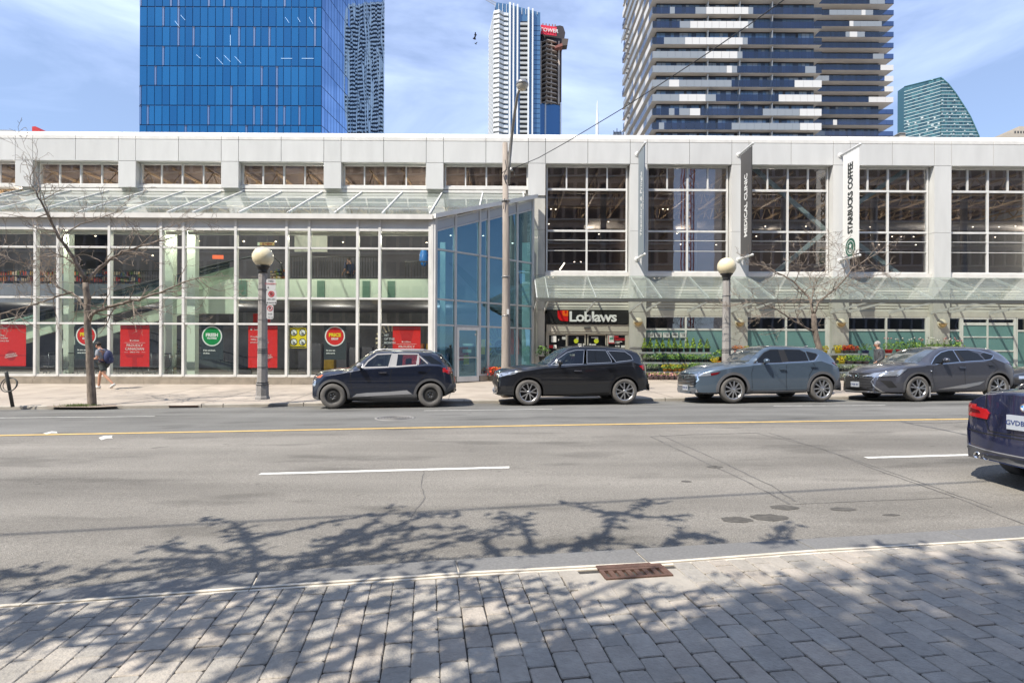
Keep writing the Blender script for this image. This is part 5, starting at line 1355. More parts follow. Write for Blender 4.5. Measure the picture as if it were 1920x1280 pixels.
# ---- curved green glass tower on the right
Y4 = 450.0
t4 = empty('curved_tower', (0, 0, 0), 0, 'green glass tower with a curved sail-shaped right side, far right', 'tower')
M_G4 = [tower_glass('green_glass_%s' % 'abc'[k], c_, .15, metal=.25) for k, c_ in enumerate([(.045, .12, .14), (.07, .18, .19), (.03, .08, .10)])]; M_L4 = mat('pale_band', (.42, .52, .52), .5)
curve = [(1764.6, 145.5), (1778, 157.5), (1793, 177), (1806, 197), (1819.5, 219), (1835, 254), (1848, 300)]
def q4(px, py, d=0.0): p = P(px, py, Y4 + d); return Vector((p.x, Y4 + d, p.z))
mb = MB(); mb.prism([q4(1764.6, 300)] + [q4(*p) for p in reversed(curve)], (0, 30, 0)); mb.build('core', M_G4[0], t4)
cx_, cy_ = q4(1764.6, 0).x, Y4; lx_, ly_ = P(1696, 0, 469).x, 469.0
zc0 = q4(1764.6, 145.5).z; zl0 = P(1696, 163, 469).z
mb = MB(); mb.hexa([(lx_, ly_, 40), (cx_, cy_, 40), (cx_, cy_ + 30, 40), (lx_, ly_ + 8, 40), (lx_, ly_, zl0), (cx_, cy_, zc0), (cx_, cy_ + 30, zc0), (lx_, ly_ + 8, zl0)]); mb.build('left_core', M_G4[0], t4)
bands, cells4, whites = MB(), MB(), MB(); rq = random.Random(12)
k = 0; z = zc0 - 3
while z > 90:
    y = 655 - (z - CZ) * F / Y4 + 3.2
    pxe = [p for p, yy in curve]; xe = interp([(yy, p) for p, yy in curve], y)
    x1_ = q4(xe, 0).x
    if x1_ > cx_ + 1: bands.box(cx_ + .1, x1_, Y4 - .35, Y4 - .02, z, z + .45)
    d = Vector((lx_ - cx_, ly_ - cy_, 0)); n_ = Vector((d.y, -d.x, 0)).normalized() * -1
    if n_.y > 0: n_ = -n_
    t_end = 1.0 if z < zl0 else max(0, (zc0 - z) / (zc0 - zl0))
    a = Vector((cx_, cy_, z)); b = a + d * t_end
    bands.beam(a + n_ * .2, b + n_ * .2, .4, .45)
    x = cx_ + .4
    while x < x1_ - 2:
        w_ = rq.choice((1.4, 2.0, 2.6)); cells4.mi = rq.choice((0, 1, 1, 2)); cells4.box(x, x + w_ - .25, Y4 - .2, Y4 - .04, z + .6, z + 2.4)
        if k > 4 and rq.random() < .2: whites.box(x, x + 1.0, Y4 - .6, Y4 - .21, z + .3, z + 1.5)
        x += w_
    t = .02
    while t < t_end - .05:
        w_ = rq.choice((.06, .08, .11)); cells4.mi = rq.choice((0, 0, 1, 2)); p0 = a + d * t + n_ * .12 + Vector((0, 0, 1.5)); p1 = a + d * (t + w_ - .012) + n_ * .12 + Vector((0, 0, 1.5)); cells4.beam(p0, p1, .1, 1.8)
        if k > 9 and rq.random() < .2: whites.beam(p0 + n_ * .3, p0.lerp(p1, .7) + n_ * .3, .2, 1.4)
        t += w_
    z -= 2.75; k += 1
bands.build('floor_bands', M_L4, t4)['kind'] = 'stuff'; cells4.build('window_panes', M_G4, t4)['kind'] = 'stuff'; whites.build('white_balconies', mat('balcony_pale', (.40, .46, .46), .5), t4)['kind'] = 'stuff'
mb = MB(); pts = [q4(px, py, -.3) for px, py in curve]; mb.tube([Vector((lx_, ly_, zl0))] + pts, .5, 5); mb.build('roof_edge', M_G4[1], t4)
# ---- small far things on the skyline
e = empty('antenna_spire', (0, 0, 0), 0, 'slender white communications spire rising between the two tower groups', 'spire')
mb = MB(); b_ = P(1119.5, 300, 400); pr = [(1.15, 252), (1.1, 228), (.8, 224), (.75, 212), (.45, 205), (.4, 196), (.12, 188)]
mb.lathe([(1.3, 40)] + [(r_, CZ + (655.6 - y) * 400 / F) for r_, y in pr], (b_.x, 400, 0), 12); mb.build('mast', M_W2, e)
e = empty('beige_building', (0, 0, 0), 0, 'beige stepped building top at the far right skyline', 'building')
M_BG = mat('beige_stone', (.42, .37, .30), .8, var=.1, vs=.1)
def q5(px, py): p = P(px, py, 300); return p
for (a, b, t_) in ((1891, 1900, 249), (1900, 1912, 244), (1912, 1960, 237)):
    piece('block', M_BG, q5(a, 0).x, q5(b, 0).x, 300, 330, 20, q5(a, t_).z, e)
for k in range(9):
    px = 1903 + k * 5.5; piece('window', M_WALLN, q5(px, 0).x, q5(px + 2.4, 0).x, 299.9, 299.98, q5(px, 250).z, q5(px, 246).z, e)
e = empty('small_beige_building', (0, 0, 0), 0, 'tiny beige rooftop left of the curved green tower', 'building')
piece('block', M_BG, P(1689, 0, 260).x, P(1699, 0, 260).x, 260, 270, 20, P(1690, 250.5, 260).z, e); piece('cap', M_ROOF, P(1688, 0, 259.5).x, P(1700, 0, 259.5).x, 259.5, 270.5, P(1690, 250.5, 260).z, P(1690, 249, 260).z, e)
e = empty('red_box', (0, 0, 0), 0, 'red slanted hoist box showing above the parapet at the left', 'hoist')
mb = MB(); a = [P(60, 250, 45), P(70, 252, 45), P(81, 250, 45), P(66.5, 237, 45), P(60, 237.5, 45)]; mb.prism([(p.x, 45, p.z) for p in (a[0], a[1], a[2], a[3], a[4])], (0, 3, 0)); mb.build('body', mat('paint_red', (.5, .02, .02), .5), e)
piece('post', mat('paint_red', (.5, .02, .02), .5), P(62, 0, 46).x, P(66, 0, 46).x, 46, 46.6, 8, P(62, 249, 46).z, e)
e = empty('grey_curved_roof', (0, 0, 0), 0, 'low grey curved roof edge at the top left above the parapet', 'roof')
mb = MB(); pts = [(P(px, py, 70).x, 70, P(px, py, 70).z) for px, py in ((-60, 244), (0, 243.5), (22, 244), (32, 246), (36, 262), (-60, 262))]; mb.prism(pts, (0, 10, 0)); mb.build('roof_shell', mat('grey_metal_roof', (.3, .3, .3), .5), e)
e = empty('scaffold', (0, 0, 0), 0, 'small grey scaffold frame at the foot of the banded condo tower', 'scaffold')
mb = MB()
for px in (1151, 1157, 1163, 1169): p = P(px, 240, 80); mb.box(p.x - .06, p.x + .06, 80, 80.12, 20, CZ + (655 - (240 if px == 1157 else 244)) * 80 / F)
for py in (244, 248, 252): mb.box(P(1151, 0, 80).x, P(1169, 0, 80).x, 79.95, 80.02, P(0, py, 80).z, P(0, py, 80).z + .1)
mb.box(P(1153, 0, 80).x, P(1167, 0, 80).x, 80.2, 83, 20, P(1160, 246, 80).z)
mb.build('frame', mat('scaffold_blue_grey', (.10, .13, .18), .6), e)
for k, (px, py, w_, lb) in enumerate(((891.5, 66, 1, 'topmost of three dark birds in the sky left of the slim tower'), (889.5, 73, 1.25, 'largest middle bird of three in the sky left of the slim tower'), (892, 82.5, .8, 'lowest of three birds in the sky left of the slim tower'))):
    c_ = P(px, py, 60); e = empty('bird', c_, k * .5, lb, 'bird', 'birds flying left of the slim tower')
    mb = MB(); mb.ball((0, 0, 0), .07 * w_, 8, 6, (2.4, 1, 1)); mb.build('body', mat('bird_dark', (.03, .03, .035), .8), e)
    for s_ in (-1, 1):
        mb = MB(); mb.hexa([(-.1 * w_, 0, 0), (.08 * w_, 0, 0), (.05 * w_, s_ * .25 * w_, .16 * w_), (-.04 * w_, s_ * .25 * w_, .16 * w_), (-.1 * w_, 0, .015), (.08 * w_, 0, .015), (.05 * w_, s_ * .25 * w_, .17 * w_), (-.04 * w_, s_ * .25 * w_, .17 * w_)]); mb.build('wing', mat('bird_dark', (.03, .03, .035), .8), e)
# ================================================================ ACROSS THE STREET (behind the viewer; seen only mirrored in the windows)
def facade(name, x0, x1, y, h, m, mw, label, fl=3.2, wd=1.7):
    e = empty(name, (0, 0, 0), 0, label, 'building')
    piece('wall', m, x0, x1, y - 12, y, -1, h, e)
    mb = MB(); z = 4.5
    while z < h - 1.5:
        x = x0 + .8
        while x < x1 - wd: mb.box(x, x + wd * .75, y, y + .08, z, z + 1.8); x += wd
        z += fl
    o = mb.build('windows', mw, e); o['kind'] = 'stuff'
    mb = MB(); z = 4.1
    while z < h: mb.box(x0, x1, y, y + .5, z, z + .14); z += fl
    o = mb.build('ledges', mat('ledge_pale', (.62, .60, .57), .8), e); o['kind'] = 'stuff'
M_BKD = mat('dark_brick', (.42, .34, .30), .9, var=.2); M_BKG = mat('charcoal_cladding', (.34, .345, .38), .7, var=.2); M_WD = mat('mirror_window', (.03, .035, .045), .15)
facade('brick_block', -75, -30, -27, 42, M_BKG, M_WD, 'charcoal apartment block across the street, far left')
facade('brick_block', -30, 24.0, -27, 36, M_BKD, M_WD, 'dark brick apartment block across the street from the entrance')
facade('brick_block', 34.5, 95, -27, 40, M_BKG, M_WD, 'charcoal apartment block across the street, far right')
e = empty('red_crane', (32.0, -45, 0), 0, 'red and white lattice crane seen mirrored in the second tall window', 'crane')
mb = MB(); M_CR = mat('crane_red', (.45, .03, .02), .5)
for s_ in ((-.8, -.8), (.8, -.8), (.8, .8), (-.8, .8)): mb.box(s_[0] - .08, s_[0] + .08, s_[1] - .08, s_[1] + .08, 0, 48)
for k in range(32): mb.beam((-.8, .8, k * 1.5), (.8, .8, k * 1.5 + 1.5), .09, .09).beam((.8, .8, k * 1.5), (-.8, .8, k * 1.5 + 1.5), .09, .09)
mb.build('mast', M_CR, e)
# ================================================================ STREET FURNITURE
M_POST = mat('post_concrete', (.33, .31, .29), .85, var=.12, vs=25, bump=.3, bs=60, dirt=.2, ds=2)
M_GLOBE = mat('globe_cream', (.74, .64, .42), .25, var=.03, coat=.6)
M_BAND = mat('steel_band', (.30, .30, .30), .4, metal=.6)
def globe_lamp(px, base_py, Y, label, z0=None, scale=1.0):
    p = P(px, base_py, Y); z0 = p.z if z0 is None else z0
    e = empty('street_lamp', (p.x, Y, z0), R(12), label, 'street lamp', 'globe street lamps on octagonal posts')
    zt = P(px, 512 if px < 900 else 525, Y).z - z0
    mb = MB(); mb.lathe([(.0, .0), (.20, .0), (.195, .05), (.17, .10), (.165, .42), (.145, .46), (.140, .50), (.115, zt), (0, zt)], n=8, smooth=False); mb.build('post', M_POST, e)
    for z, r_ in ((.40, .176), (.46, .166), (.88, .139), (1.28, .137), (1.33, .137), (1.38, .137)):
        MB().lathe([(r_ - .02, z), (r_ + .004, z), (r_ + .004, z + .018), (r_ - .02, z + .018)], n=8, smooth=False).build('steel_band', M_DARKM, e)
    mb = MB(); mb.lathe([(.10, zt), (.13, zt), (.115, zt + .04), (.13, zt + .10), (.16, zt + .16), (.19, zt + .17), (.19, zt + .20), (0, zt + .20)], n=16); mb.build('collar', M_BLK, e)
    r_ = .285; gz = P(px, 482 if px < 900 else 500, Y).z - z0
    mb = MB(); mb.ball((0, 0, 0), r_, 32, 20); g = mb.build('globe', M_GLOBE, e, (0, 0, gz))
    for z in (3.05, 2.75, 2.2, 1.65): MB().lathe([(.12, z), (.135, z), (.135, z + .014), (.12, z + .014)], n=8, smooth=False).build('steel_band', M_BAND, e)
    return e
zs1 = zside(P(492, 748, 15.9).x, 15.9)
globe_lamp(492, 748, 15.45, 'globe street lamp on octagonal post with parking signs, left of the dark blue hatchback')
globe_lamp(1361.5, 738, 17.35, 'globe street lamp on octagonal post behind the grey-blue car, beside the plant racks')
# parking signs on the first post
M_SGN = mat('sign_plate_white', (.60, .60, .59), .45, dirt=.1, ds=6); M_BK = mat('sign_ink_black', (.02, .02, .02), .5); M_RD = mat('sign_ink_red', (.50, .03, .04), .5)
def plate(px0, px1, py0, py1, label, Y=15.2):
    a, b = P(px0, py1, Y), P(px1, py0, Y); W, H = b.x - a.x, b.z - a.z
    e = empty('parking_sign', ((a.x + b.x) / 2, Y, a.z), R(6), label, 'sign', 'parking signs strapped to the lamp post')
    mb = MB(); c_ = .03
    pts = [(-W / 2 + c_, 0), (W / 2 - c_, 0), (W / 2, c_), (W / 2, H - c_), (W / 2 - c_, H), (-W / 2 + c_, H), (-W / 2, H - c_), (-W / 2, c_)]
    mb.prism([(x, 0, z) for x, z in pts], (0, .006, 0)); mb.build('plate', M_SGN, e); return e, W, H
def T(e, s, sz, m, x, z, **k): return letters('print', s, sz, m, e, (x, -.004, z), depth=.003, **k)
def arrow(e, x, z, d, m, s=.03):
    MB().prism([(x + d * s, -.004, z), (x - d * s * .3, -.004, z + s * .8), (x - d * s * .3, -.004, z - s * .8)], (0, .002, 0)).build('arrow', m, e)
e, W, H = plate(499.5, 516.5, 523, 543.5, 'topmost NO STANDING sign strapped to the octagonal lamp post')
T(e, 'NO', .06, M_BK, 0, H * .80); T(e, 'STANDING', .045, M_RD, 0, H * .55); arrow(e, -W * .28, H * .22, -1, M_BK)
e, W, H = plate(499.5, 518, 543.8, 571, 'middle no-stopping sign with double arrow strapped to the octagonal lamp post')
MB().lathe([(.055, -.004), (.082, -.004)], (0, 0, H * .73), 24, 'Y', smooth=False).build('ring', M_RD, e); MB().lathe([(0, -.004), (.042, -.004)], (0, 0, H * .73), 24, 'Y', smooth=False).build('disc', mat('ink_maroon', (.12, .02, .02), .5), e)
mb = MB(); mb.beam((-.05, -.006, H * .73 + .05), (.05, -.006, H * .73 - .05), .012, .003, up=(0, 1, 0)); mb.build('slash', M_RD, e)
T(e, '4PM - 6PM', .033, M_BK, 0, H * .36); T(e, 'MON-FRI', .026, M_BK, 0, H * .13); arrow(e, -W * .38, H * .13, -1, M_BK); arrow(e, W * .38, H * .13, 1, M_BK)
e, W, H = plate(500, 512.5, 571.5, 598, 'lowest narrow no-parking sign strapped to the octagonal lamp post')
MB().lathe([(.058, -.004), (.075, -.004)], (0, 0, H * .76), 24, 'Y', smooth=False).build('ring', M_RD, e); T(e, 'P', .07, M_BK, 0, H * .76, bold=.004)
mb = MB(); mb.beam((-.05, -.007, H * .76 + .05), (.05, -.007, H * .76 - .05), .012, .003, up=(0, 1, 0)); mb.build('slash', M_RD, e)
T(e, '1h 2h', .035, M_BK, 0, H * .36); T(e, '9-5', .03, M_BK, -.02, H * .12); arrow(e, W * .28, H * .12, 1, M_BK, .025)
# utility pole with street light
M_WOOD = mat('weathered_pole', (.36, .31, .265), .85, var=.1, vs=3, bump=.4, bs=12, dirt=.25, ds=1.5, stretch=(6, 6, .6))
YP_ = 17.3
b_ = P(948.5, 740, YP_); pt = P(946.5, 268, YP_)
e = empty('utility_pole', (b_.x, YP_, b_.z), 0, 'tall round weathered utility pole in front of the angled glass wall', 'utility pole')
def rel(px, py, Y=YP_): return P(px, py, Y) - Vector((b_.x, YP_, b_.z))
hh = pt.z - b_.z
mb = MB(); mb.tube([(0, 0, -.05), (0, 0, .5), rel(949, 500), rel(947, 268)], [.155, .15, .115, .08], 16); mb.build('pole', M_WOOD, e)
for py in (593, 378, 520): q = rel(948.5, py); MB().lathe([(.10, q.z), (.135, q.z), (.135, q.z + .03), (.10, q.z + .03)], (q.x, 0, 0), 14).build('strap', M_BAND, e)
mb = MB(); q = rel(952, 585); mb.box(q.x - .03, q.x + .04, -.16, -.11, q.z - .08, q.z + .08); mb.build('tag_box', M_SGN, e)
for pix in (((947, 300), (950, 315), (944, 330), (949, 345)), ((950, 318), (940, 326)), ((946, 372), (944, 392))):
    MB().tube([rel(px, py, YP_ - .14) for px, py in pix], .012, 5).build('cable', M_BLK, e)
mb = MB(); q = rel(958, 317); mb.lathe([(.0, -.06), (.05, -.06), (.06, -.02), (.035, 0), (.05, .03), (0, .05)], q, 10); mb.tube([rel(952, 318), rel(958, 318)], .018, 6); mb.build('insulator', mat('porcelain', (.6, .6, .58), .3), e)
mb = MB(); mb.tube([rel(958, 318), rel(965, 322), rel(965, 332), rel(956, 335)], .010, 5); mb.build('cable_loop', M_BLK, e)
e = empty('overhead_street_light', (b_.x, YP_, b_.z), 0, 'curved-arm cobra street light on top of the weathered utility pole', 'street light')
mb = MB(); mb.tube([rel(953, 345), rel(955, 300), rel(959, 260), rel(962, 235, YP_ - .3), rel(966, 205, YP_ - .6), rel(970, 180, YP_ - .9), rel(974, 168, YP_ - 1.1)], [.055, .055, .05, .045, .045, .04, .035], 8); mb.build('arm', mat('galvanised', (.28, .27, .25), .5, metal=.4, var=.1), e)
mb = MB(); mb.tube([rel(949, 292), rel(955, 283)], .03, 6); mb.tube([rel(949, 318), rel(956, 300)], .02, 6); mb.build('clamp', M_BAND, e)
hq = rel(979, 158, YP_ - 1.2)
mb = MB(); mb.lathe([(.0, .12), (.08, .115), (.15, .08), (.18, .02), (.185, -.03), (.17, -.035)], hq, 20); mb.build('head', mat('lamp_head_grey', (.30, .30, .30), .3, metal=.5), e)
mb = MB(); mb.lathe([(.175, -.035), (.165, -.08), (.12, -.15), (.09, -.17), (0, -.175)], hq, 20); mb.build('lens', mat('lamp_lens', (.50, .47, .40), .25, var=.1), e)
# overhead wires
e = empty('overhead_wire', (0, 0, 0), 0, 'thin overhead wire rising from the utility pole to the top right', 'wire')
a = P(958, 318, YP_ - .1); pts = []
ks = [(958, 318, 17.2), (1010, 296, 16.3), (1060, 268, 15.4), (1110, 238, 14.6), (1165, 205, 13.8), (1240, 157, 12.7), (1330, 98, 11.6), (1400, 50, 10.8), (1470, 0, 10.0), (1560, -66, 9.2), (1700, -170, 8.2)]
mb = MB(); mb.tube([P(*k) for k in ks], .011, 5); mb.build('cable', M_BLK, e)
e = empty('streetcar_wire', (0, 0, 0), 0, 'taut overhead cable above the near lane whose shadow crosses the road', 'wire')
g1, g2 = G(0, 1002, 0), G(1830, 903, 0); zc = 7.5; off_ = Vector((-.535 * zc, -.5 * zc, zc)); d_ = g2 - g1
mb = MB(); p0_, p1_ = g1 + off_ - d_ * .9, g2 + off_ + d_ * .35
mb.tube([p0_.lerp(p1_, t / 8) for t in range(9)], .020, 5); mb.build('cable', M_BLK, e)
# bicycle ring post
q = P(24, 752.5, 15.05); zz_ = zside(q.x, 15.05)
e = empty('bicycle_ring_post', (q.x, 15.05, zz_), 0, 'leaning grey bicycle post with a ring at the far left kerb', 'bicycle post')
M_BP = mat('post_grey_metal', (.085, .085, .08), .5, metal=.4, dirt=.3, ds=10)
top = P(11.5, 696, 15.0) - Vector((q.x, 15.05, zz_))
mb = MB(); mb.tube([(0, 0, 0), top * .97, top], [.042, .042, .03], 12); mb.build('post', M_BP, e)
rc = P(17.5, 721, 15.0) - Vector((q.x, 15.05, zz_))
mb = MB(); mb.tube([rc + Vector((math.cos(t) * .215, -.02 + math.sin(t) * .05, math.sin(t) * .19)) for t in [2 * math.pi * k / 24 for k in range(25)]], .014, 6, cap=False); mb.tube([rc + Vector((math.cos(t) * .195, .03 + math.sin(t) * .05, math.sin(t) * .17)) for t in [2 * math.pi * k / 24 for k in range(25)]], .010, 6, cap=False); mb.build('ring', M_BP, e)
# ---- banners on the facade
M_ARM = mat('banner_arm_white', (.62, .62, .60), .4)
def banner(i, label, m_face, text, tm, tsize, zc_off=0.0, emblem=False, shear=0.0, bold=.004, sub=None, facew=None, wd=1.18, span=None):
    xc = (cols[i][0] + cols[i][1]) / 2 - .06
    e = empty('banner', world(xc, YC, 0), PHI, label, 'banner')
    zt = bz(291, YC, 1400); zb_ = bz(487.5, YC, 1400)
    for z in (zt, zb_):
        nm = MB(); nm.tube([(0, 0, z), (0, -1.42, z), (0, -1.45, z)], [.05, .05, .04], 10); nm.build('arm', M_ARM, e)
        nm = MB(); nm.lathe([(.0, -.03), (.10, -.03), (.13, -.012), (.13, 0), (0, 0)], (0, 0, z), 16, 'Y'); nm.build('flange', M_ARM, e)
        nm = MB(); nm.ball((0, -1.47, z), .06, 10, 8); nm.build('finial', M_ARM, e)
    y0, y1 = -.20, -.20 - wd
    mb = MB(); mb.hexa([(-.004, y1, zb_ + .12), (.004, y1, zb_ + .12), (.004, y0, zb_ + .12), (-.004, y0, zb_ + .12), (-.004, y1, zt - .08), (.004, y1, zt - .08), (.004, y0, zt - .08), (-.004, y0, zt - .08)]); mb.build('sheet', m_face, e)
    for k in range(6): yy = y0 + (y1 - y0) * k / 5; piece('tie', M_ARM, -.01, .01, yy - .012, yy + .012, zt - .09, zt - .03, e)
    piece('tube_edge', facew or m_face, -.012, .012, y1 - .02, y1, zb_ + .12, zt - .08, e)
    me = text_mesh(text, tsize, depth=.003, bold=bold, shear=shear)
    me.materials.clear(); me.materials.append(tm)
    me.transform(Matrix.Rotation(R(-90), 4, 'Z') @ Matrix.Rotation(R(-90), 4, 'Y'))
    o = link(bpy.data.objects.new('banner_text', me), e)
    o.location = (-.012, (y0 + y1) / 2, (zt + zb_) / 2 + zc_off)
    if span:
        zq = [v.co.z for v in me.vertices]; k_ = (bz(span[0], YC - .9, span[2]) - bz(span[1], YC - .9, span[2])) / (max(zq) - min(zq)); o.scale = (1, min(1, k_ * 1.15), k_); o.location.z = (bz(span[0], YC - .9, span[2]) + bz(span[1], YC - .9, span[2])) / 2
    if sub:
        me = text_mesh(sub, tsize * .4, depth=.003); me.materials.clear(); me.materials.append(tm); me.transform(Matrix.Rotation(R(-90), 4, 'Z') @ Matrix.Rotation(R(-90), 4, 'Y'))
        o2 = link(bpy.data.objects.new('banner_text', me), e); o2.location = (-.012, (y0 + y1) / 2 - tsize * 1.1, (zt + zb_) / 2 + zc_off)
    return e, (y0 + y1) / 2, zb_, o
M_BKT = mat('banner_ink', (.02, .025, .025), .6); MWT = mat('banner_white_ink', (.75, .75, .73), .6)
banner(iE + 1, 'narrow blue-grey optical shop banner on the pier right of the entrance', mat('banner_blue_grey', (.20, .235, .26), .7), 'Theodore & Pringle', MWT, .36, shear=.35, sub='OPTICAL', span=(323, 443, 1205), facew=mat('banner_navy', (.01, .04, .09), .6))
banner(iE + 2, 'dark grey banner reading Medical Clinic between the second and third tall windows', mat('banner_dark_grey', (.075, .072, .072), .7), 'MEDICAL CLINIC', MWT, .42, bold=.018, span=(325, 443, 1398), facew=M_BLK)
e, ym_, zb_, to = banner(iE + 3, 'white coffee shop banner with a round green emblem, rightmost of three', mat('banner_white', (.72, .72, .70), .7), 'STARBUCKS COFFEE', M_BKT, .36, zc_off=.55, bold=.02)
me_ = to.data; zz_ = [v.co.z for v in me_.vertices]; to.scale = (1, 1, (bz(303, YC - .9, 1600) - bz(437, YC - .9, 1600)) / (max(zz_) - min(zz_))); to.location.z = (bz(303, YC - .9, 1600) + bz(437, YC - .9, 1600)) / 2
M_SG = mat('emblem_green', (.01, .09, .06), .6)
ez = bz(463, YC - .9, 1600)
def disc(nm, prof, m, x):
    o = MB().lathe(prof, (0, 0, 0), 36, 'X', smooth=False).build(nm, m, e, (x, ym_, ez)); o.scale = (1, 1, 1.15)
disc('emblem', [(0, 0), (.37, 0)], M_SG, -.010); disc('emblem_ring', [(.245, 0), (.27, 0)], MWT, -.013)
# plain emblem filling: star and waves, no figure
mb = MB(); mb.prism([(0, math.cos(t) * r_, .06 + math.sin(t) * r_) for t, r_ in [(math.pi / 2 + math.pi * k / 5, .13 if k % 2 == 0 else .055) for k in range(10)]], (.003, 0, 0)); mb.build('emblem_star', MWT, e, (-.017, ym_, ez))
for k in range(3): piece('emblem_wave', MWT, -.017, -.014, ym_ - .13 + k * .02, ym_ + .13 - k * .02, ez - .12 - k * .05, ez - .095 - k * .05, e)
# ================================================================ TREES
M_BARK = mat('bark', (.22, .18, .145), .95, var=.35, vs=14, bump=.9, bs=22, stretch=(1, 1, .35), dirt=.3, ds=8)
M_TWIG = mat('twig', (.24, .195, .155), .9, var=.25, vs=6)
def grow(mb, p, d, L_, r_, depth, rq, flat=.6, up=.15, n_sub=(3, 5)):
    n = max(4, int(L_ / .13)); pts = [p.copy()]; q = p.copy(); d = d.normalized(); kids = []
    for i in range(n):
        d = (d + Vector((rq.gauss(0, .22), rq.gauss(0, .22 * flat), rq.gauss(0, .20) + up * .12))).normalized()
        q = q + d * (L_ / n); pts.append(q.copy())
        if depth > 0 and i >= 1 and rq.random() < (.95 if depth > 1 else .85): kids.append((q.copy(), d.copy(), i / n))
    mb.tube(pts, [lerp(r_, max(.0042, r_ * .4), i / n) for i in range(n + 1)], 5 if depth > 1 else 4 if depth else 3, cap=False)
    for (kp, kd, t) in kids:
        side = Vector((rq.gauss(0, 1), rq.gauss(0, flat), rq.gauss(0, .9) + up)).normalized()
        grow(mb, kp, (kd * .75 + side * .8), L_ * rq.uniform(.32, .6) * (1 - t * .35), max(.005, r_ * .5), depth - 1, rq, flat, up)
def bare_tree(Y, base, label, trunk, limbs, seed, r0, scale_r=1.0, tw=1.0):
    rq = random.Random(seed); b0 = P(base[0], base[1], Y); zz_ = zside(b0.x, Y)
    e = empty('bare_tree', (b0.x, Y, zz_), 0, label, 'tree', None); off = Vector((b0.x, Y, zz_))
    def W(px, py, dy=0): return P(px, py, Y + dy) - off
    tp = [Vector((0, 0, -.1)), Vector((0, 0, .06))] + [W(px, py) for px, py in trunk]
    fine = []
    for a, b in zip(tp[:-1], tp[1:]):
        for i in range(3): fine.append(a.lerp(b, i / 3) + Vector((rq.gauss(0, .006), rq.gauss(0, .006), 0)))
    fine.append(tp[-1]); n = len(fine)
    mb = MB(); mb.tube(fine, [r0 * lerp(1.12, .72, i / n) * rq.uniform(.95, 1.06) * (1.25 if i < 2 else 1) for i in range(n)], 12); mb.build('trunk', M_BARK, e)
    cr_ = MB()
    for li, (pts, r1, dyt, depth) in enumerate(limbs):
        m_ = len(pts); P3 = [W(px, py, dyt * (i / (m_ - 1)) ** 1.0) for i, (px, py) in enumerate(pts)]
        fine = []
        for a, b in zip(P3[:-1], P3[1:]):
            k_ = max(2, int((b - a).length / .12))
            for i in range(k_): fine.append(a.lerp(b, i / k_) + Vector((rq.gauss(0, .008), rq.gauss(0, .02), rq.gauss(0, .008))))
        fine.append(P3[-1]); n = len(fine)
        lm = MB(); lm.tube(fine, [lerp(r1, r1 * .22, (i / n) ** .8) for i in range(n)], 8); lm.build('limb', M_BARK, e)
        for i in range(2, n):
            if rq.random() < .9 * tw:
                d = (fine[i] - fine[i - 1]).normalized(); side = Vector((rq.gauss(0, .8), rq.gauss(0, .8), rq.gauss(0.1, .8))).normalized()
                t = i / n; grow(cr_, fine[i], d * .6 + side, rq.uniform(.35, 1.15) * (1.1 - .4 * t), lerp(r1 * .42, r1 * .16, t), depth, rq)
        grow(cr_, fine[-1], fine[-1] - fine[-2], .7, r1 * .2, 2, rq)
    o = cr_.build('crown_twigs', M_TWIG, e); o['kind'] = 'stuff'
    return e
t1tree = bare_tree(15.3, (172, 751), 'large bare tree with a twisted trunk on the left pavement', [(170, 700), (167, 650), (164, 605), (163, 565), (161, 530)], [
    ([(161, 530), (150, 507), (138, 484), (125, 464), (112, 446), (99, 424), (88, 402), (76, 378), (62, 352)], .062, -.8, 2),
    ([(163, 527), (180, 508), (205, 487), (230, 472), (260, 462), (290, 455), (325, 445)], .050, .6, 2),
    ([(168, 600), (176, 586), (200, 577), (230, 568), (260, 562), (290, 551), (320, 541), (350, 527), (372, 521)], .052, -.7, 1),
    ([(372, 521), (390, 538), (410, 546), (440, 538)], .014, .2, 1),
    ([(162, 580), (148, 560), (134, 548), (105, 556), (60, 572), (10, 586), (-30, 600)], .034, .5, 1),
    ([(134, 548), (110, 540), (90, 520), (70, 500), (30, 490), (0, 478)], .018, 1.0, 2),
    ([(166, 564), (172, 556), (181, 546)], .02, -.2, 0),
    ([(115, 450), (128, 432), (150, 420), (180, 412), (214, 400), (240, 380)], .022, .9, 2),
    ([(88, 402), (60, 410), (30, 405), (5, 400)], .018, -.5, 2),
    ([(76, 378), (72, 340), (64, 310), (52, 286)], .014, .3, 1),
    ([(260, 462), (300, 430), (340, 415), (372, 412)], .016, .5, 2),
    ([(230, 568), (280, 578), (320, 588), (345, 590)], .014, .5, 1),
    ([(138, 484), (100, 480), (60, 482), (25, 520)], .016, .6, 2)], 5, .098)
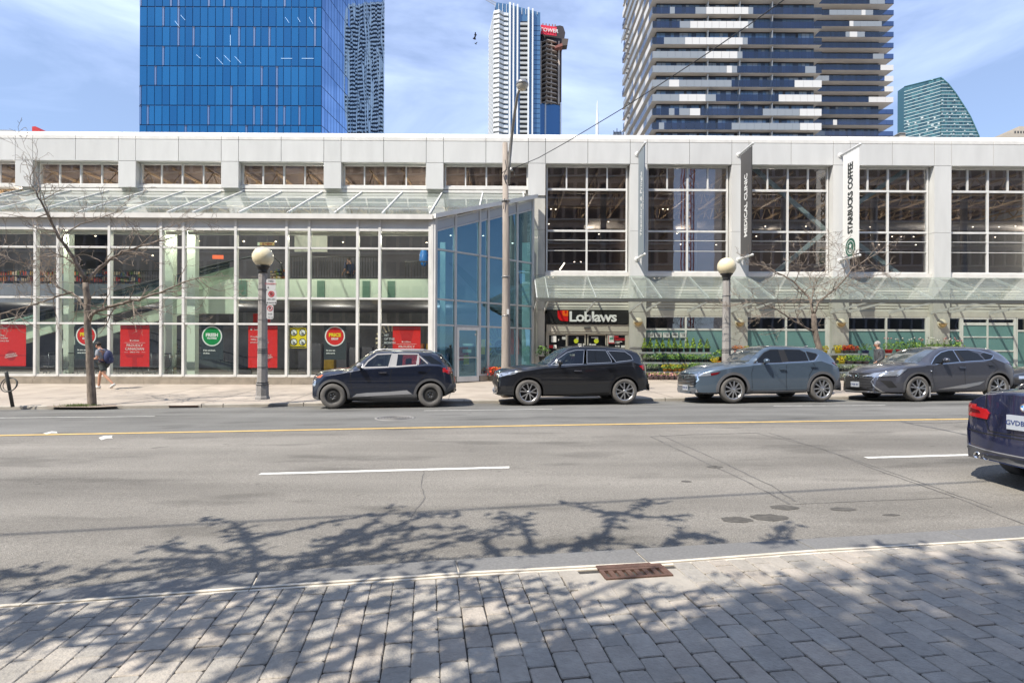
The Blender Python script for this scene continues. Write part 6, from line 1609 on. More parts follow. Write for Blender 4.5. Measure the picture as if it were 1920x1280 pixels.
t2tree = bare_tree(17.45, (1534, 740), 'smaller bare tree with a pale trunk behind the grey-blue car', [(1536, 690), (1537, 655), (1530, 630), (1527, 607), (1525, 588)], [
    ([(1525, 588), (1521, 570), (1516, 556), (1504, 544), (1490, 530), (1476, 520), (1462, 513), (1440, 502), (1415, 494)], .045, .6, 2),
    ([(1527, 590), (1535, 566), (1552, 552), (1570, 538), (1585, 522), (1598, 505), (1620, 490), (1650, 470)], .035, -.6, 2),
    ([(1521, 570), (1525, 540), (1530, 518), (1545, 500)], .02, .4, 2),
    ([(1528, 622), (1508, 613), (1488, 602), (1472, 590), (1456, 580), (1430, 570), (1402, 566), (1380, 572)], .034, -.7, 2),
    ([(1540, 560), (1565, 545), (1604, 522), (1650, 515)], .018, .7, 2),
    ([(1456, 580), (1430, 590), (1400, 600)], .012, .3, 2),
    ([(1490, 530), (1500, 505), (1515, 480), (1520, 455)], .014, -.4, 2),
    ([(1598, 505), (1580, 480), (1570, 460)], .012, .4, 2)], 8, .10)
for k, x in enumerate((-22, -13.5, -5, 4.5, 13, 22)):
    src_ = (t1tree, t2tree)[k % 2]; c_ = copy_tree(src_); c_.location = (x, -13.5 - (k % 3), 0); c_.rotation_euler.z = k * 1.3; c_.scale = (1.25,) * 3
    tag(c_, 'bare street tree behind the viewer, mirrored faintly in the shop glass, %s from the left' % ('first', 'second', 'third', 'fourth', 'fifth', 'sixth')[k], 'tree', 'bare trees behind the viewer')
# grass tuft and soil round the first tree
b0 = P(172, 751, 15.3)
mb = MB(); rq = random.Random(2)
mb.add([(b0.x + math.cos(a) * 1.0 * rq.uniform(.8, 1.1) - .1, b0.y + math.sin(a) * .35 * rq.uniform(.8, 1.1) - .1, 0) for a in [2 * math.pi * k / 14 for k in range(14)]], [tuple(range(14))])
mb.v = [(x, y, zside(x, y) + .006) for x, y, z in mb.v]
mb.build('tree_pit_soil', mat('pit_soil', (.24, .19, .15), 1.0, var=.3, vs=15))['kind'] = 'structure'
mb = MB()
for k in range(500):
    x = b0.x - .25 + rq.gauss(0, .22); y = b0.y - .12 + rq.gauss(0, .08); z = zside(x, y) + .005; a = rq.uniform(0, 6.28); h = rq.uniform(.03, .09)
    mb.add([(x, y, z), (x + .012 * math.cos(a), y + .012 * math.sin(a), z), (x + rq.gauss(0, .02), y + rq.gauss(0, .02), z + h)], [(0, 1, 2)])
mb.build('grass_tuft', mat('grass_green', (.10, .15, .03), .8, var=.3, vs=10))['kind'] = 'stuff'
# ---- street trees behind the viewer; their real crowns throw the dappled shade
M_LEAF = mat('young_leaf', (.08, .13, .03), .7, var=.3, vs=3)
rq = random.Random(31)
def up_from(px, py, z, off=0.0):
    g = G(px, py, off); return Vector((g.x - .535 * (z - g.z), g.y - .5 * (z - g.z), z))
tr = empty('shade_tree', (-7.2, -3.2, 0), 0, 'street tree with budding leaves behind the viewer, left, shading the pavement', 'tree')
tr2 = empty('shade_tree', (-4.2, -6.0, 0), 0, 'dense street tree behind the viewer, right, shading the lower right pavement', 'tree')
lf, tg = MB(), MB()
def leaf(mb, c_, s_, rq):
    u = Vector((rq.gauss(0, 1), rq.gauss(0, 1), rq.gauss(0, 1))).normalized(); v = u.orthogonal().normalized(); v = (Matrix.Rotation(rq.uniform(0, 6.28), 4, u) @ v)
    w_ = u.cross(v); mb.add([c_ - v * s_, c_ + w_ * s_ * .45, c_ + v * s_, c_ - w_ * s_ * .45], [(0, 1, 2, 3)])
def leafy(pts, z, r_=.02, dens=26, spread=.07, size=.055, sub=True):
    P3 = [up_from(px, py, z + rq.uniform(-.1, .1)) for px, py in pts]; fine = []
    for a, b in zip(P3[:-1], P3[1:]):
        k_ = max(2, int((b - a).length / .1))
        for i in range(k_): fine.append(a.lerp(b, i / k_) + Vector((rq.gauss(0, .012), rq.gauss(0, .012), rq.gauss(0, .03))))
    fine.append(P3[-1]); n = len(fine); tg.tube(fine, [lerp(r_, .006, i / n) for i in range(n)], 5)
    L_ = sum((b - a).length for a, b in zip(fine[:-1], fine[1:]))
    for k in range(int(L_ * dens)):
        c_ = fine[rq.randrange(n)] + Vector((rq.gauss(0, spread), rq.gauss(0, spread), rq.gauss(0, spread))); leaf(lf, c_, size * rq.uniform(.7, 1.3), rq)
    if sub:
        for k in range(int(L_ * 2.2)):
            i = rq.randrange(n); d = Vector((rq.gauss(0, 1), rq.gauss(0, 1), rq.gauss(0, .5))).normalized() * rq.uniform(.15, .4)
            q = fine[i] + d; tg.tube([fine[i], fine[i] + d * .5, q], .006, 3)
            for m_ in range(7): leaf(lf, fine[i].lerp(q, rq.random() * .7 + .3) + Vector((rq.gauss(0, .03), rq.gauss(0, .03), rq.gauss(0, .03))), size * rq.uniform(.7, 1.2), rq)
for pts in ([(480, 1075), (470, 1030), (455, 985), (390, 972)], [(540, 1070), (610, 1030), (680, 990), (740, 952)], [(610, 1030), (700, 1000), (800, 965), (860, 962)], [(560, 1060), (700, 1045), (830, 1020), (880, 1005)],
            [(930, 1040), (905, 1010), (960, 985), (935, 960)], [(1000, 1035), (985, 1000), (965, 965)], [(1060, 1040), (1130, 1000), (1150, 970), (1220, 938)], [(1150, 965), (1110, 955), (1075, 943)], [(1170, 962), (1230, 968), (1278, 965)],
            [(1180, 1050), (1260, 1012), (1275, 985)], [(1265, 1005), (1320, 1000), (1345, 1010), (1400, 1030)], [(1400, 1025), (1455, 1005), (1478, 980)], [(1430, 1045), (1500, 1025), (1585, 1005)],
            [(280, 1048), (350, 1045), (430, 1060), (520, 1062)], [(300, 1026), (400, 1032), (480, 1045)], [(0, 1070), (60, 1076), (115, 1062)], [(130, 1100), (270, 1085), (420, 1062)], [(640, 1075), (760, 1050), (900, 1040)], [(860, 1060), (1000, 1048), (1120, 1050)],
            [(600, 1010), (690, 1000), (800, 985), (880, 990)], [(660, 1040), (740, 1015), (850, 1000), (930, 990)], [(430, 1010), (520, 1000), (620, 975), (700, 965)], [(350, 1060), (470, 1050), (600, 1035), (720, 1030)], [(160, 1070), (280, 1060), (400, 1045)], [(980, 1030), (1060, 1020), (1150, 1015), (1230, 1025)], [(560, 1085), (700, 1070), (840, 1062), (1000, 1060)],
            [(1650, 1048), (1700, 1050), (1740, 1050)]):
    leafy(pts, rq.uniform(4.35, 5.0), r_=.036, dens=50, spread=.045, size=.062)
# random leafy sprays over the pavement
for k in range(46):
    px = rq.uniform(-150, 1450); py = rq.uniform(1085, 1300)
    if px > 1000 and py < 1190 - (px - 1000) * .0 and rq.random() < .25: continue
    d = rq.uniform(120, 300); a = rq.uniform(-.6, .15); leafy([(px - d / 2, py - a * d / 2), (px, py), (px + d / 2, py + a * d * .5 - 10)], rq.uniform(3.3, 4.4), dens=34, spread=.05, size=.055)
for k in range(44):
    px = rq.uniform(-200, 1100); py = rq.uniform(1095, 1290); d = rq.uniform(100, 220); a = rq.uniform(-.9, .5); leafy([(px - d / 2, py - a * d / 2), (px, py), (px + d / 2, py + a * d * .5)], rq.uniform(3.2, 4.2), dens=36, spread=.05, size=.055)
for pts in ([(300, 1420), (560, 1330), (800, 1200), (1010, 1090)], [(700, 1330), (1000, 1215), (1300, 1140), (1640, 1120)], [(0, 1250), (200, 1200), (460, 1110)], [(960, 1300), (1120, 1210), (1400, 1150)]):
    leafy(pts, 4.2, r_=.05, dens=8, spread=.1)
for s_, e_ in (((-7.2, -3.2, 3.2), up_from(480, 1180, 5.4)), ((-7.2, -3.2, 3.4), up_from(900, 1130, 5.8)), ((-7.2, -3.2, 3.0), up_from(60, 1200, 5.2)), ((-7.2, -3.2, 3.5), up_from(1250, 1090, 6.2))):
    a = Vector(s_); tg.tube([a, a.lerp(e_, .35) + Vector((0, 0, .5)), a.lerp(e_, .7) + Vector((0, 0, .3)), e_], [.09, .06, .04, .02], 7)
o = lf.build('leaves', M_LEAF, tr); o.location = (7.2, 3.2, 0); o['kind'] = 'stuff'
o = tg.build('branches', M_TWIG, tr); o.location = (7.2, 3.2, 0); o['kind'] = 'stuff'
mb = MB(); mb.tube([(0, 0, -.2), (.05, 0, 1.5), (0, .05, 3.6)], [.17, .14, .11], 12); mb.build('trunk', M_BARK, tr)
# dense crown: shade mass on the lower right
lf2, tg2 = MB(), MB()
edge = [(900, 1400), (960, 1275), (1080, 1245), (1250, 1215), (1330, 1175), (1430, 1130), (1560, 1105), (1700, 1070), (1800, 1060), (1950, 1048)]
for k in range(8200):
    px = rq.uniform(920, 2700); py = interp(edge, min(px, 1950)) + abs(rq.gauss(0, 1)) * 14 + rq.random() ** 1.0 * 420 - 8
    if rq.random() < .03: py -= rq.uniform(0, 40)
    z = rq.uniform(7.0, 10.5); c_ = up_from(px, py, z)
    leaf(lf2, c_, rq.uniform(.07, .12), rq)
    if k % 60 == 0: tg2.tube([Vector((-4.2, -6, 5.5)), Vector((-4.2, -6, 5.5)).lerp(c_, .5) + Vector((0, 0, .6)), c_], [.05, .025, .008], 4)
o = lf2.build('leaves', M_LEAF, tr2); o.location = (4.2, 6.0, 0); o['kind'] = 'stuff'
o = tg2.build('branches', M_TWIG, tr2); o.location = (4.2, 6.0, 0); o['kind'] = 'stuff'
mb = MB(); mb.tube([(0, 0, -.2), (.05, 0, 2.5), (0, .05, 6.0)], [.2, .17, .12], 12); mb.build('trunk', M_BARK, tr2)
# ================================================================ CARS
M_TYRE = mat('tyre_rubber', (.125, .118, .11), .85, var=.1, vs=10, dirt=.2, ds=6); M_HUB = mat('wheel_steel_black', (.02, .02, .02), .5); M_ALLOY = mat('alloy_silver', (.50, .50, .50), .28, metal=.85)
M_ALLOYD = mat('alloy_dark', (.03, .03, .032), .4, metal=.4); M_PLAST = mat('grey_cladding', (.075, .075, .078), .6, var=.08, vs=8); M_PLASTL = mat('light_grey_trim', (.26, .26, .27), .5)
M_CHR = mat('chrome', (.75, .75, .75), .12, metal=1.0); M_CARD = mat('car_dark', (.010, .010, .011), .6); M_SEAT = mat('seat_dark', (.06, .06, .065), .8)
M_CGL = glass('car_glass', (.55, .62, .60), ior=1.7); M_CGD = mat('tinted_car_glass', (.008, .009, .010), .03, spec=.45)
M_HL = mat('headlight', (.42, .46, .52), .12, metal=.6, coat=1.0); M_TLR = mat('tail_light_red', (.45, .008, .012), .18, coat=1.0); M_TLD = mat('tail_light_dark', (.12, .003, .006), .15, coat=1.0); M_AMB = mat('amber_reflector', (.55, .12, .05), .2)
M_PLT = mat('licence_plate', (.40, .43, .47), .4); M_PLI = mat('plate_blue_ink', (.02, .04, .15), .4)
def paint(name, c, metal=.45, rough=.3):
    return mat(name, c, rough, metal=metal, coat=1.0, spec=.6, var=.03, vs=2)
def smooth_interp(pts, x):
    """monotone-ish cubic through the traced profile"""
    n = len(pts)
    if x <= pts[0][0]: return pts[0][1]
    if x >= pts[-1][0]: return pts[-1][1]
    i = max(k for k in range(n - 1) if pts[k][0] <= x)
    x0, y0 = pts[i]; x1, y1 = pts[i + 1]; h = x1 - x0
    def sl(k):
        if k <= 0: return (pts[1][1] - pts[0][1]) / (pts[1][0] - pts[0][0])
        if k >= n - 1: return (pts[-1][1] - pts[-2][1]) / (pts[-1][0] - pts[-2][0])
        a = (pts[k][1] - pts[k - 1][1]) / (pts[k][0] - pts[k - 1][0]); b = (pts[k + 1][1] - pts[k][1]) / (pts[k + 1][0] - pts[k][0])
        return 0 if a * b <= 0 else 2 * a * b / (a + b)
    t = (x - x0) / h; m0, m1 = sl(i) * h, sl(i + 1) * h
    return (2 * t ** 3 - 3 * t ** 2 + 1) * y0 + (t ** 3 - 2 * t ** 2 + t) * m0 + (-2 * t ** 3 + 3 * t ** 2) * y1 + (t ** 3 - t ** 2) * m1
class Car:
    """local frame: x from the near front wheel centre towards the rear, y away from the viewer's side plane, z up from the ground"""
    def __init__(s, name, label, origin, ang, wb, width, R_, pmat):
        s.wb, s.W, s.R = wb, width, R_
        s.e = empty(name, origin, 0, label, 'car')
        ca, sa = math.cos(ang), math.sin(ang)
        ex = Vector((ca, sa, GR)).normalized(); ey = Vector((-sa, ca, -.022)); ey = (ey - ex * ey.dot(ex)).normalized(); ez = ex.cross(ey)
        s.M = Matrix((ex, ey, ez)).transposed().to_4x4(); s.M.translation = origin
        s.e.matrix_world = s.M; s.Mi = s.M.inverted(); s.pm = pmat
    def px(s, px, py, y=0.0):
        """image point -> (x, z) on the local plane y"""
        o = s.Mi @ Vector((0, 0, CZ)); dx, dz = ray(px, py); d = s.Mi.to_3x3() @ Vector((dx, 1, dz))
        t = (y - o.y) / d.y; q = o + d * t; return (q.x, q.z)
    def trt(s, pts, crop, yf=.85, yr=.1, split=.55):
        ox, oy, k = crop; n = len(pts); x0, x1 = pts[0][0], pts[-1][0]
        def yy(a):
            t = (a - x0) / (x1 - x0); return yf if t < split - .2 else lerp(yf, yr, min(1, (t - split + .2) / .4))
        q = [s.px(ox + a / k, oy + b / k, yy(a)) for a, b in pts]
        for i in range(1, len(q)):
            if q[i][0] <= q[i - 1][0] + .004: q[i] = (q[i - 1][0] + .004, q[i][1])
        return q
    def tr(s, pts, crop, y=0.0):
        ox, oy, k = crop; return [s.px(ox + a / k, oy + b / k, y) for a, b in pts]
    def shell(s, top, bot, belt, bowf=.22, bowr=.10, tum=.42, crown=.035, front_r=.75, front_t=.30, rear_r=.55, rear_t=.20, sh=.0, seed=0, shy=.035):
        x0, x1 = top[0][0], top[-1][0]; s.x0, s.x1 = x0, x1
        n = 74; xs_ = []
        for i in range(n + 1):
            t = i / n; t = t + .06 * math.sin(2 * math.pi * t) * -1.0 * .8; xs_.append(lerp(x0, x1, t))
        hw0 = s.W / 2
        def plan(x):
            f = 1.0
            d = x - x0
            if d < front_r: f -= front_t * (1 - d / front_r) ** 2.4
            d = x1 - x
            if d < rear_r: f -= rear_t * (1 - d / rear_r) ** 2.4
            return f
        s.plan = plan
        L_ = x1 - x0
        def bow(x):
            t = (x - x0) / L_
            return bowf * (1 if t < .36 else max(0, 1 - (t - .36) / .16)) - bowr * (0 if t < .7 else min(1, (t - .7) / .2))
        s.bow = bow
        vs, fs = [], []; M_ = 13
        for x in xs_:
            zb = interp(bot, x); zt = smooth_interp(top, x); zbl = min(interp(belt, x), zt - .05); hw = hw0 * plan(x); h = max(zt - zbl, .05)
            tum_ = tum if h > .12 else tum * .6 + .3
            yt = max(hw * .55, hw - shy - tum_ * h) if h > .15 else max(hw * .5, hw - shy - .10 - h * .6)
            mid = lerp(zb, zbl, .5)
            sec = [(0, zb), (hw * .80, zb), (hw * .955, zb + .05), (hw * .985, zb + .14), (hw * .988, mid - .02), (hw * 1.0, lerp(zb, zbl, .80)), (hw * .997, zbl - .035), (hw - shy, zbl + .002),
                   (lerp(hw - shy, yt, .55), lerp(zbl, zt - .03, .55)), (yt + .01, zt - min(.045, h * .35)), (yt - .06, zt - .006), (yt * .5, zt + crown * .75), (0, zt + crown)]
            B_ = bow(x); wz = lambda z: 1.0 if z > zbl - .25 else .75
            vs += [(x + B_ * wz(z) * (y_ / hw0) ** 2, -y_ + hw0, z) for y_, z in sec] + [(x + B_ * wz(z) * (y_ / hw0) ** 2, y_ + hw0, z) for y_, z in sec[1:-1]]
        m2 = M_ + M_ - 2
        def idx(i, k): return i * m2 + k            # k in 0..12 near side; far side index
        ringk = list(range(0, 13)) + [13 + j for j in range(10, -1, -1)]   # near bottom->top, then far top->bottom
        for i in range(n):
            for a in range(len(ringk)):
                k0, k1 = ringk[a], ringk[(a + 1) % len(ringk)]
                fs.append((idx(i, k0), idx(i, k1), idx(i + 1, k1), idx(i + 1, k0)))
        fs.append(tuple(idx(0, k) for k in reversed(ringk))); fs.append(tuple(idx(n, k) for k in ringk))
        me = bpy.data.meshes.new('body'); me.from_pydata(vs, [], fs); me.update()
        bm = bmesh.new(); bm.from_mesh(me); bmesh.ops.recalc_face_normals(bm, faces=bm.faces); bm.to_mesh(me)
        s.bvh = BVHTree.FromBMesh(bm); bm.free()
        for p in me.polygons: p.use_smooth = True
        me.materials.append(s.pm); me.materials.append(M_CARD)
        s.body = link(bpy.data.objects.new('body', me), s.e)
        return s
    def cut(s, mesh):
        o = bpy.data.objects.new('cutter', mesh); COL.objects.link(o); o.parent = s.e
        bpy.context.view_layer.update()
        md = s.body.modifiers.new('b', 'BOOLEAN'); md.operation = 'DIFFERENCE'; md.solver = 'EXACT'; md.object = o
        try: md.material_mode = 'TRANSFER'
        except Exception: pass
        bpy.context.view_layer.update()
        me = bpy.data.meshes.new_from_object(s.body.evaluated_get(bpy.context.evaluated_depsgraph_get()))
        s.body.modifiers.clear(); s.body.data = me; bpy.data.objects.remove(o)
    def arches(s, gap=.055, dz=.0):
        for x in (0, s.wb):
            for (a, b) in ((-.1, .34), (s.W - .34, s.W + .1)):
                mb = MB(); mb.lathe([(.0, a), (s.R + gap, a), (s.R + gap, b), (0, b)], (x, 0, s.R + dz), 36, 'Y'); me = mb.mesh('c', M_CARD)
                bm = bmesh.new(); bm.from_mesh(me); bmesh.ops.remove_doubles(bm, verts=bm.verts, dist=1e-4); bmesh.ops.recalc_face_normals(bm, faces=bm.faces); bm.to_mesh(me); bm.free(); s.cut(me)
    def cabin_cut(s, poly):
        mb = MB(); mb.prism([(x, -.2, z) for x, z in poly], (0, s.W + .4, 0)); me = mb.mesh('c', M_CARD)
        bm = bmesh.new(); bm.from_mesh(me); bmesh.ops.recalc_face_normals(bm, faces=bm.faces); bm.to_mesh(me); bm.free(); s.cut(me)
    def finish(s):
        me = s.body.data; me.set_sharp_from_angle(angle=R(32))
    def overlay(s, name, poly, m, off=.004, axis='side', step=.05, both=True, thick=.0, parent=None, label=None):
        """trace a 2-D outline onto the body skin and lay a thin fitted piece on it"""
        ed = []
        n = len(poly); pts = [Vector(p) for p in poly]; dense = []
        for i in range(n):
            a, b = pts[i], pts[(i + 1) % n]; k = max(1, int((b - a).length / step))
            for j in range(k): dense.append(a.lerp(b, j / k))
        xs_ = [p.x for p in dense]; ys_ = [p.y for p in dense]; inner = []
        def inside(q):
            c_ = False
            for i in range(n):
                a, b = pts[i], pts[(i + 1) % n]
                if (a.y > q.y) != (b.y > q.y) and q.x < (b.x - a.x) * (q.y - a.y) / (b.y - a.y) + a.x: c_ = not c_
            return c_
        gx = min(xs_) + step / 2
        while gx < max(xs_):
            gy = min(ys_) + step / 2
            while gy < max(ys_):
                q = Vector((gx, gy))
                if inside(q) and min((q - d).length for d in dense) > step * .45: inner.append(q)
                gy += step
            gx += step
        nd = len(dense); edges = [(i, (i + 1) % nd) for i in range(nd)]
        vs2, _, fs2, _, _, _ = delaunay_2d_cdt(dense + inner, edges, [], 1, 1e-5)
        sides = (-1, 1) if both and axis == 'side' else (-1,)
        o = None
        for sd in sides:
            mb = MB()
            v3 = []; ok = True
            for q in vs2:
                if axis == 'side': o_ = Vector((q.x, -1 if sd < 0 else s.W + 1, q.y)); d_ = Vector((0, -sd, 0))
                elif axis == 'front': o_ = Vector((s.x0 - 1, q.x, q.y)); d_ = Vector((1, 0, 0))
                elif axis == 'rear': o_ = Vector((s.x1 + 1, q.x, q.y)); d_ = Vector((-1, 0, 0))
                else: o_ = Vector((q.x, q.y, 4)); d_ = Vector((0, 0, -1))
                hit, nrm, _, _ = s.bvh.ray_cast(o_, d_)
                if hit is None:
                    near = s.bvh.find_nearest(o_ + d_ * 1.1); hit, nrm = near[0], near[1]
                if nrm.dot(d_) > 0: nrm = -nrm
                v3.append(hit + nrm * off)
            fl = [f for f in fs2]
            # orient outward
            f0 = fl[0]; nn = (v3[f0[1]] - v3[f0[0]]).cross(v3[f0[2]] - v3[f0[0]])
            dref = {'side': Vector((0, sd, 0)), 'front': Vector((-1, 0, 0)), 'rear': Vector((1, 0, 0)), 'top': Vector((0, 0, 1))}[axis]
            if nn.dot(dref) < 0: fl = [tuple(reversed(f)) for f in fl]
            mb.add(v3, fl, True)
            if off > .006:      # close the rim
                rim = v3[:nd]; inn = [v - dref * (off + .004) for v in rim]
                mb.add(rim + inn, [(i, (i + 1) % nd, nd + (i + 1) % nd, nd + i) for i in range(nd)])
            o = mb.build(name, m, parent or s.e)
            if label: o['label'] = label
        return o
    def line(s, name, pts, w_, m, off=.0035, axis='side', both=True):
        """thin strip following a polyline on the skin"""
        pts = [Vector(p) for p in pts]; L_, R__ = [], []
        fine = []
        for a, b in zip(pts[:-1], pts[1:]):
            k = max(1, int((b - a).length / .06)); fine += [a.lerp(b, j / k) for j in range(k)]
        fine.append(pts[-1])
        for i, p in enumerate(fine):
            d = fine[min(i + 1, len(fine) - 1)] - fine[max(0, i - 1)]; nn = Vector((-d.y, d.x)).normalized() * w_ / 2; L_.append(p + nn); R__.append(p - nn)
        mb = MB()
        for sd in ((-1, 1) if both and axis == 'side' else (-1,)):
            v3 = []
            for q in [x for pr in zip(L_, R__) for x in pr]:
                if axis == 'side': o_ = Vector((q.x, -1 if sd < 0 else s.W + 1, q.y)); d_ = Vector((0, -sd, 0))
                elif axis == 'front': o_ = Vector((s.x0 - 1, q.x, q.y)); d_ = Vector((1, 0, 0))
                elif axis == 'rear': o_ = Vector((s.x1 + 1, q.x, q.y)); d_ = Vector((-1, 0, 0))
                else: o_ = Vector((q.x, q.y, 4)); d_ = Vector((0, 0, -1))
                hit, nrm, _, _ = s.bvh.ray_cast(o_, d_)
                if hit is None: nr = s.bvh.find_nearest(o_ + d_ * 1.1); hit, nrm = nr[0], nr[1]
                if nrm.dot(d_) > 0: nrm = -nrm
                v3.append(hit + nrm * off)
            mb.add(v3, [(2 * i, 2 * i + 1, 2 * i + 3, 2 * i + 2) for i in range(len(fine) - 1)], True)
        return mb.build(name, m, s.e)
    def wheels(s, style, tw=.21, inset=.03):
        Rw = s.R; rr_ = Rw * (.60 if style == 'steel' else .70)
        ty = MB(); ty.lathe([(rr_, -.0), (rr_ + .012, -.012), (Rw * .93, -.012), (Rw * .985, .012), (Rw, .035), (Rw, tw - .035), (Rw * .985, tw - .012), (Rw * .93, tw + .0), (rr_, tw - .01)], (0, 0, 0), 44, 'Y')
        tyre = ty.mesh('tyre', M_TYRE)
        rm = MB(); rm.mi = 0
        rm.lathe([(rr_ + .003, -.006), (rr_ - .012, .0), (rr_ - .02, .04), (rr_ - .03, tw * .9)], (0, 0, 0), 40, 'Y')
        rm.mi = 1; rm.lathe([(.0, .085), (rr_ - .01, .085)], (0, 0, 0), 30, 'Y'); rm.mi = 0
        if style == 'steel':
            rm.mi = 0; rm.lathe([(rr_ - .01, .02), (rr_ * .82, .035), (rr_ * .62, .012), (rr_ * .42, .008), (rr_ * .30, .03), (0, .03)], (0, 0, 0), 36, 'Y')
            rm.mi = 1
            for k in range(18):
                a = 2 * math.pi * k / 18; rm.box(-.001, .001, 0, 0, 0, 0) if False else None
                c_ = Vector((math.cos(a) * rr_ * .86, .012, math.sin(a) * rr_ * .86)); t = Vector((-math.sin(a), 0, math.cos(a))) * .012; u = Vector((math.cos(a), 0, math.sin(a))) * .018
                rm.mi = 2; rm.add([c_ - t - u, c_ + t - u, c_ + t + u, c_ - t + u], [(0, 1, 2, 3)])
            rm.mi = 3
            for k in range(5): a = 2 * math.pi * k / 5; rm.ball((math.cos(a) * .055, .0, math.sin(a) * .055), .012, 8, 6)
        else:
            ns_, split, wdt, tp = {'ten': (10, 1, .036, .6), 'vee': (5, 2, .030, .8), 'twin': (5, 3, .034, .7), 'five': (5, 1, .09, .7)}[style]
            for k in range(ns_):
                a = 2 * math.pi * k / ns_ + .2
                for q in range(split):
                    da = 0 if split == 1 else ((-.28 if q == 0 else .28) if split == 2 else (-.22, .22, .0)[q])
                    p0 = Vector((math.cos(a) * .045, .006, math.sin(a) * .045)); p1 = Vector((math.cos(a + da) * (rr_ - .008), .012, math.sin(a + da) * (rr_ - .008)))
                    if split == 3 and q == 2: rm.mi = 1
                    rm.beam(p0, p1, wdt if not (split == 3 and q == 2) else .014, .03, up=(0, 1, 0)); rm.mi = 0
            rm.lathe([(.0, -.006), (.045, -.006), (.055, .012), (.055, .03)], (0, 0, 0), 18, 'Y')
        mats_ = {'steel': [M_HUB, M_CARD, M_ALLOYD, M_CHR]}.get(style, [M_ALLOY, M_CARD, M_ALLOY, M_CHR])
        rim = rm.mesh('rim', mats_)
        for (x, side) in ((0, 0), (s.wb, 0), (0, 1), (s.wb, 1)):
            w_ = bpy.data.objects.new('wheel', None); COL.objects.link(w_); w_.parent = s.e; w_.empty_display_size = .1
            w_.location = (x, inset if side == 0 else s.W - inset, s.R); w_.rotation_euler = (0, R(17 * x), 0 if side == 0 else math.pi)
            link(bpy.data.objects.new('tyre', tyre), w_); link(bpy.data.objects.new('rim', rim), w_)
    def mirror(s, x, z, m, m2=None):
        for sd in (-1, 1):
            y = 0 if sd < 0 else s.W
            mb = MB(); mb.ball((x, y + sd * .10, z), .085, 12, 8, (.9, 1.25, .85)); mb.mi = 1; mb.beam((x + .02, y - sd * .03, z - .06), (x + .0, y + sd * .08, z - .03), .06, .04)
            mb.build('wing_mirror', [m, M_CARD], s.e)
    def handle(s, x, z, m):
        for sd in (-1, 1):
            y = 0 if sd < 0 else s.W
            mb = MB(); mb.box(x - .10, x + .10, y + sd * .012, y + sd * .035, z - .014, z + .014); mb.mi = 1; mb.box(x - .07, x + .05, y + sd * -.002, y + sd * .012, z - .03, z + .004); mb.build('door_handle', [m, M_CARD], s.e)
    def plate(s, y, z, text, x=None, rear=False):
        hit, nrm, _, _ = s.bvh.ray_cast(Vector((s.x1 + 1 if rear else s.x0 - 1, y, z)), Vector((-1 if rear else 1, 0, 0)))
        sx = 1 if rear else -1; X = hit.x + sx * .03
        p = MB(); p.box(X, X - sx * .03, y - .152, y + .152, z - .076, z + .076); o = p.build('licence_plate', M_PLT, s.e)
        me = text_mesh(text, .052, depth=.002, bold=.001); me.materials.clear(); me.materials.append(M_PLI); me.transform(Matrix.Rotation(R(90 if rear else -90), 4, 'Z'))
        t = link(bpy.data.objects.new('plate_text', me), o); t.location = (X + sx * .002, y, z - .005)
        return o
    def interior(s, seats, z0):
        for (x, y) in seats:
            mb = MB(); mb.hexa([(x - .10, y - .24, z0 - .1), (x + .10, y - .24, z0 - .1), (x + .10, y + .24, z0 - .1), (x - .10, y + .24, z0 - .1), (x + .02, y - .20, z0 + .30), (x + .16, y - .20, z0 + .30), (x + .16, y + .20, z0 + .30), (x + .02, y + .20, z0 + .30)])
            mb.hexa([(x + .06, y - .12, z0 + .32), (x + .14, y - .12, z0 + .32), (x + .14, y + .12, z0 + .32), (x + .06, y + .12, z0 + .32), (x + .08, y - .11, z0 + .48), (x + .16, y - .11, z0 + .48), (x + .16, y + .11, z0 + .48), (x + .08, y + .11, z0 + .48)])
            mb.build('seat', M_SEAT, s.e)
def place(pxf, pxr, py_f, wb, th):
    """position from the two near wheels' image columns"""
    uf, ur = ray(pxf, py_f)[0], ray(pxr, py_f)[0]; c_, s_ = math.cos(th), math.sin(th)
    Y = wb * (c_ - ur * s_) / (ur - uf); X = uf * Y
    return Vector((X, Y, zr(X, Y) + 0.0)), th
CR1 = (560, 640, 6.0); CR2 = (910, 630, 5.818); CR3 = (1270, 630, 5.818); CR4 = (1590, 630, 5.818)
def contact(o, px, py):   # lift so that the tyre meets the traced contact point
    o.z = (P(px, py, o.y)).z; return o
def shield(cc, xb, xt, m=None, wb_=.20, wt_=.34):
    ys_ = [lerp(wb_, cc.W - wb_, k / 8) for k in range(9)]; hw = cc.W / 2
    base = [(xb + cc.bow(xb) * ((y - hw) / hw) ** 2, y) for y in ys_]
    ys2 = [lerp(wt_, cc.W - wt_, k / 8) for k in range(9)]
    topl = [(xt + cc.bow(xt) * ((y - hw) / hw) ** 2, y) for y in reversed(ys2)]
    cc.overlay('windshield', base + topl, m or MATS['windshield_glass'], axis='top')
mat('windshield_glass', (.04, .05, .05), .03, spec=.9, coat=1)
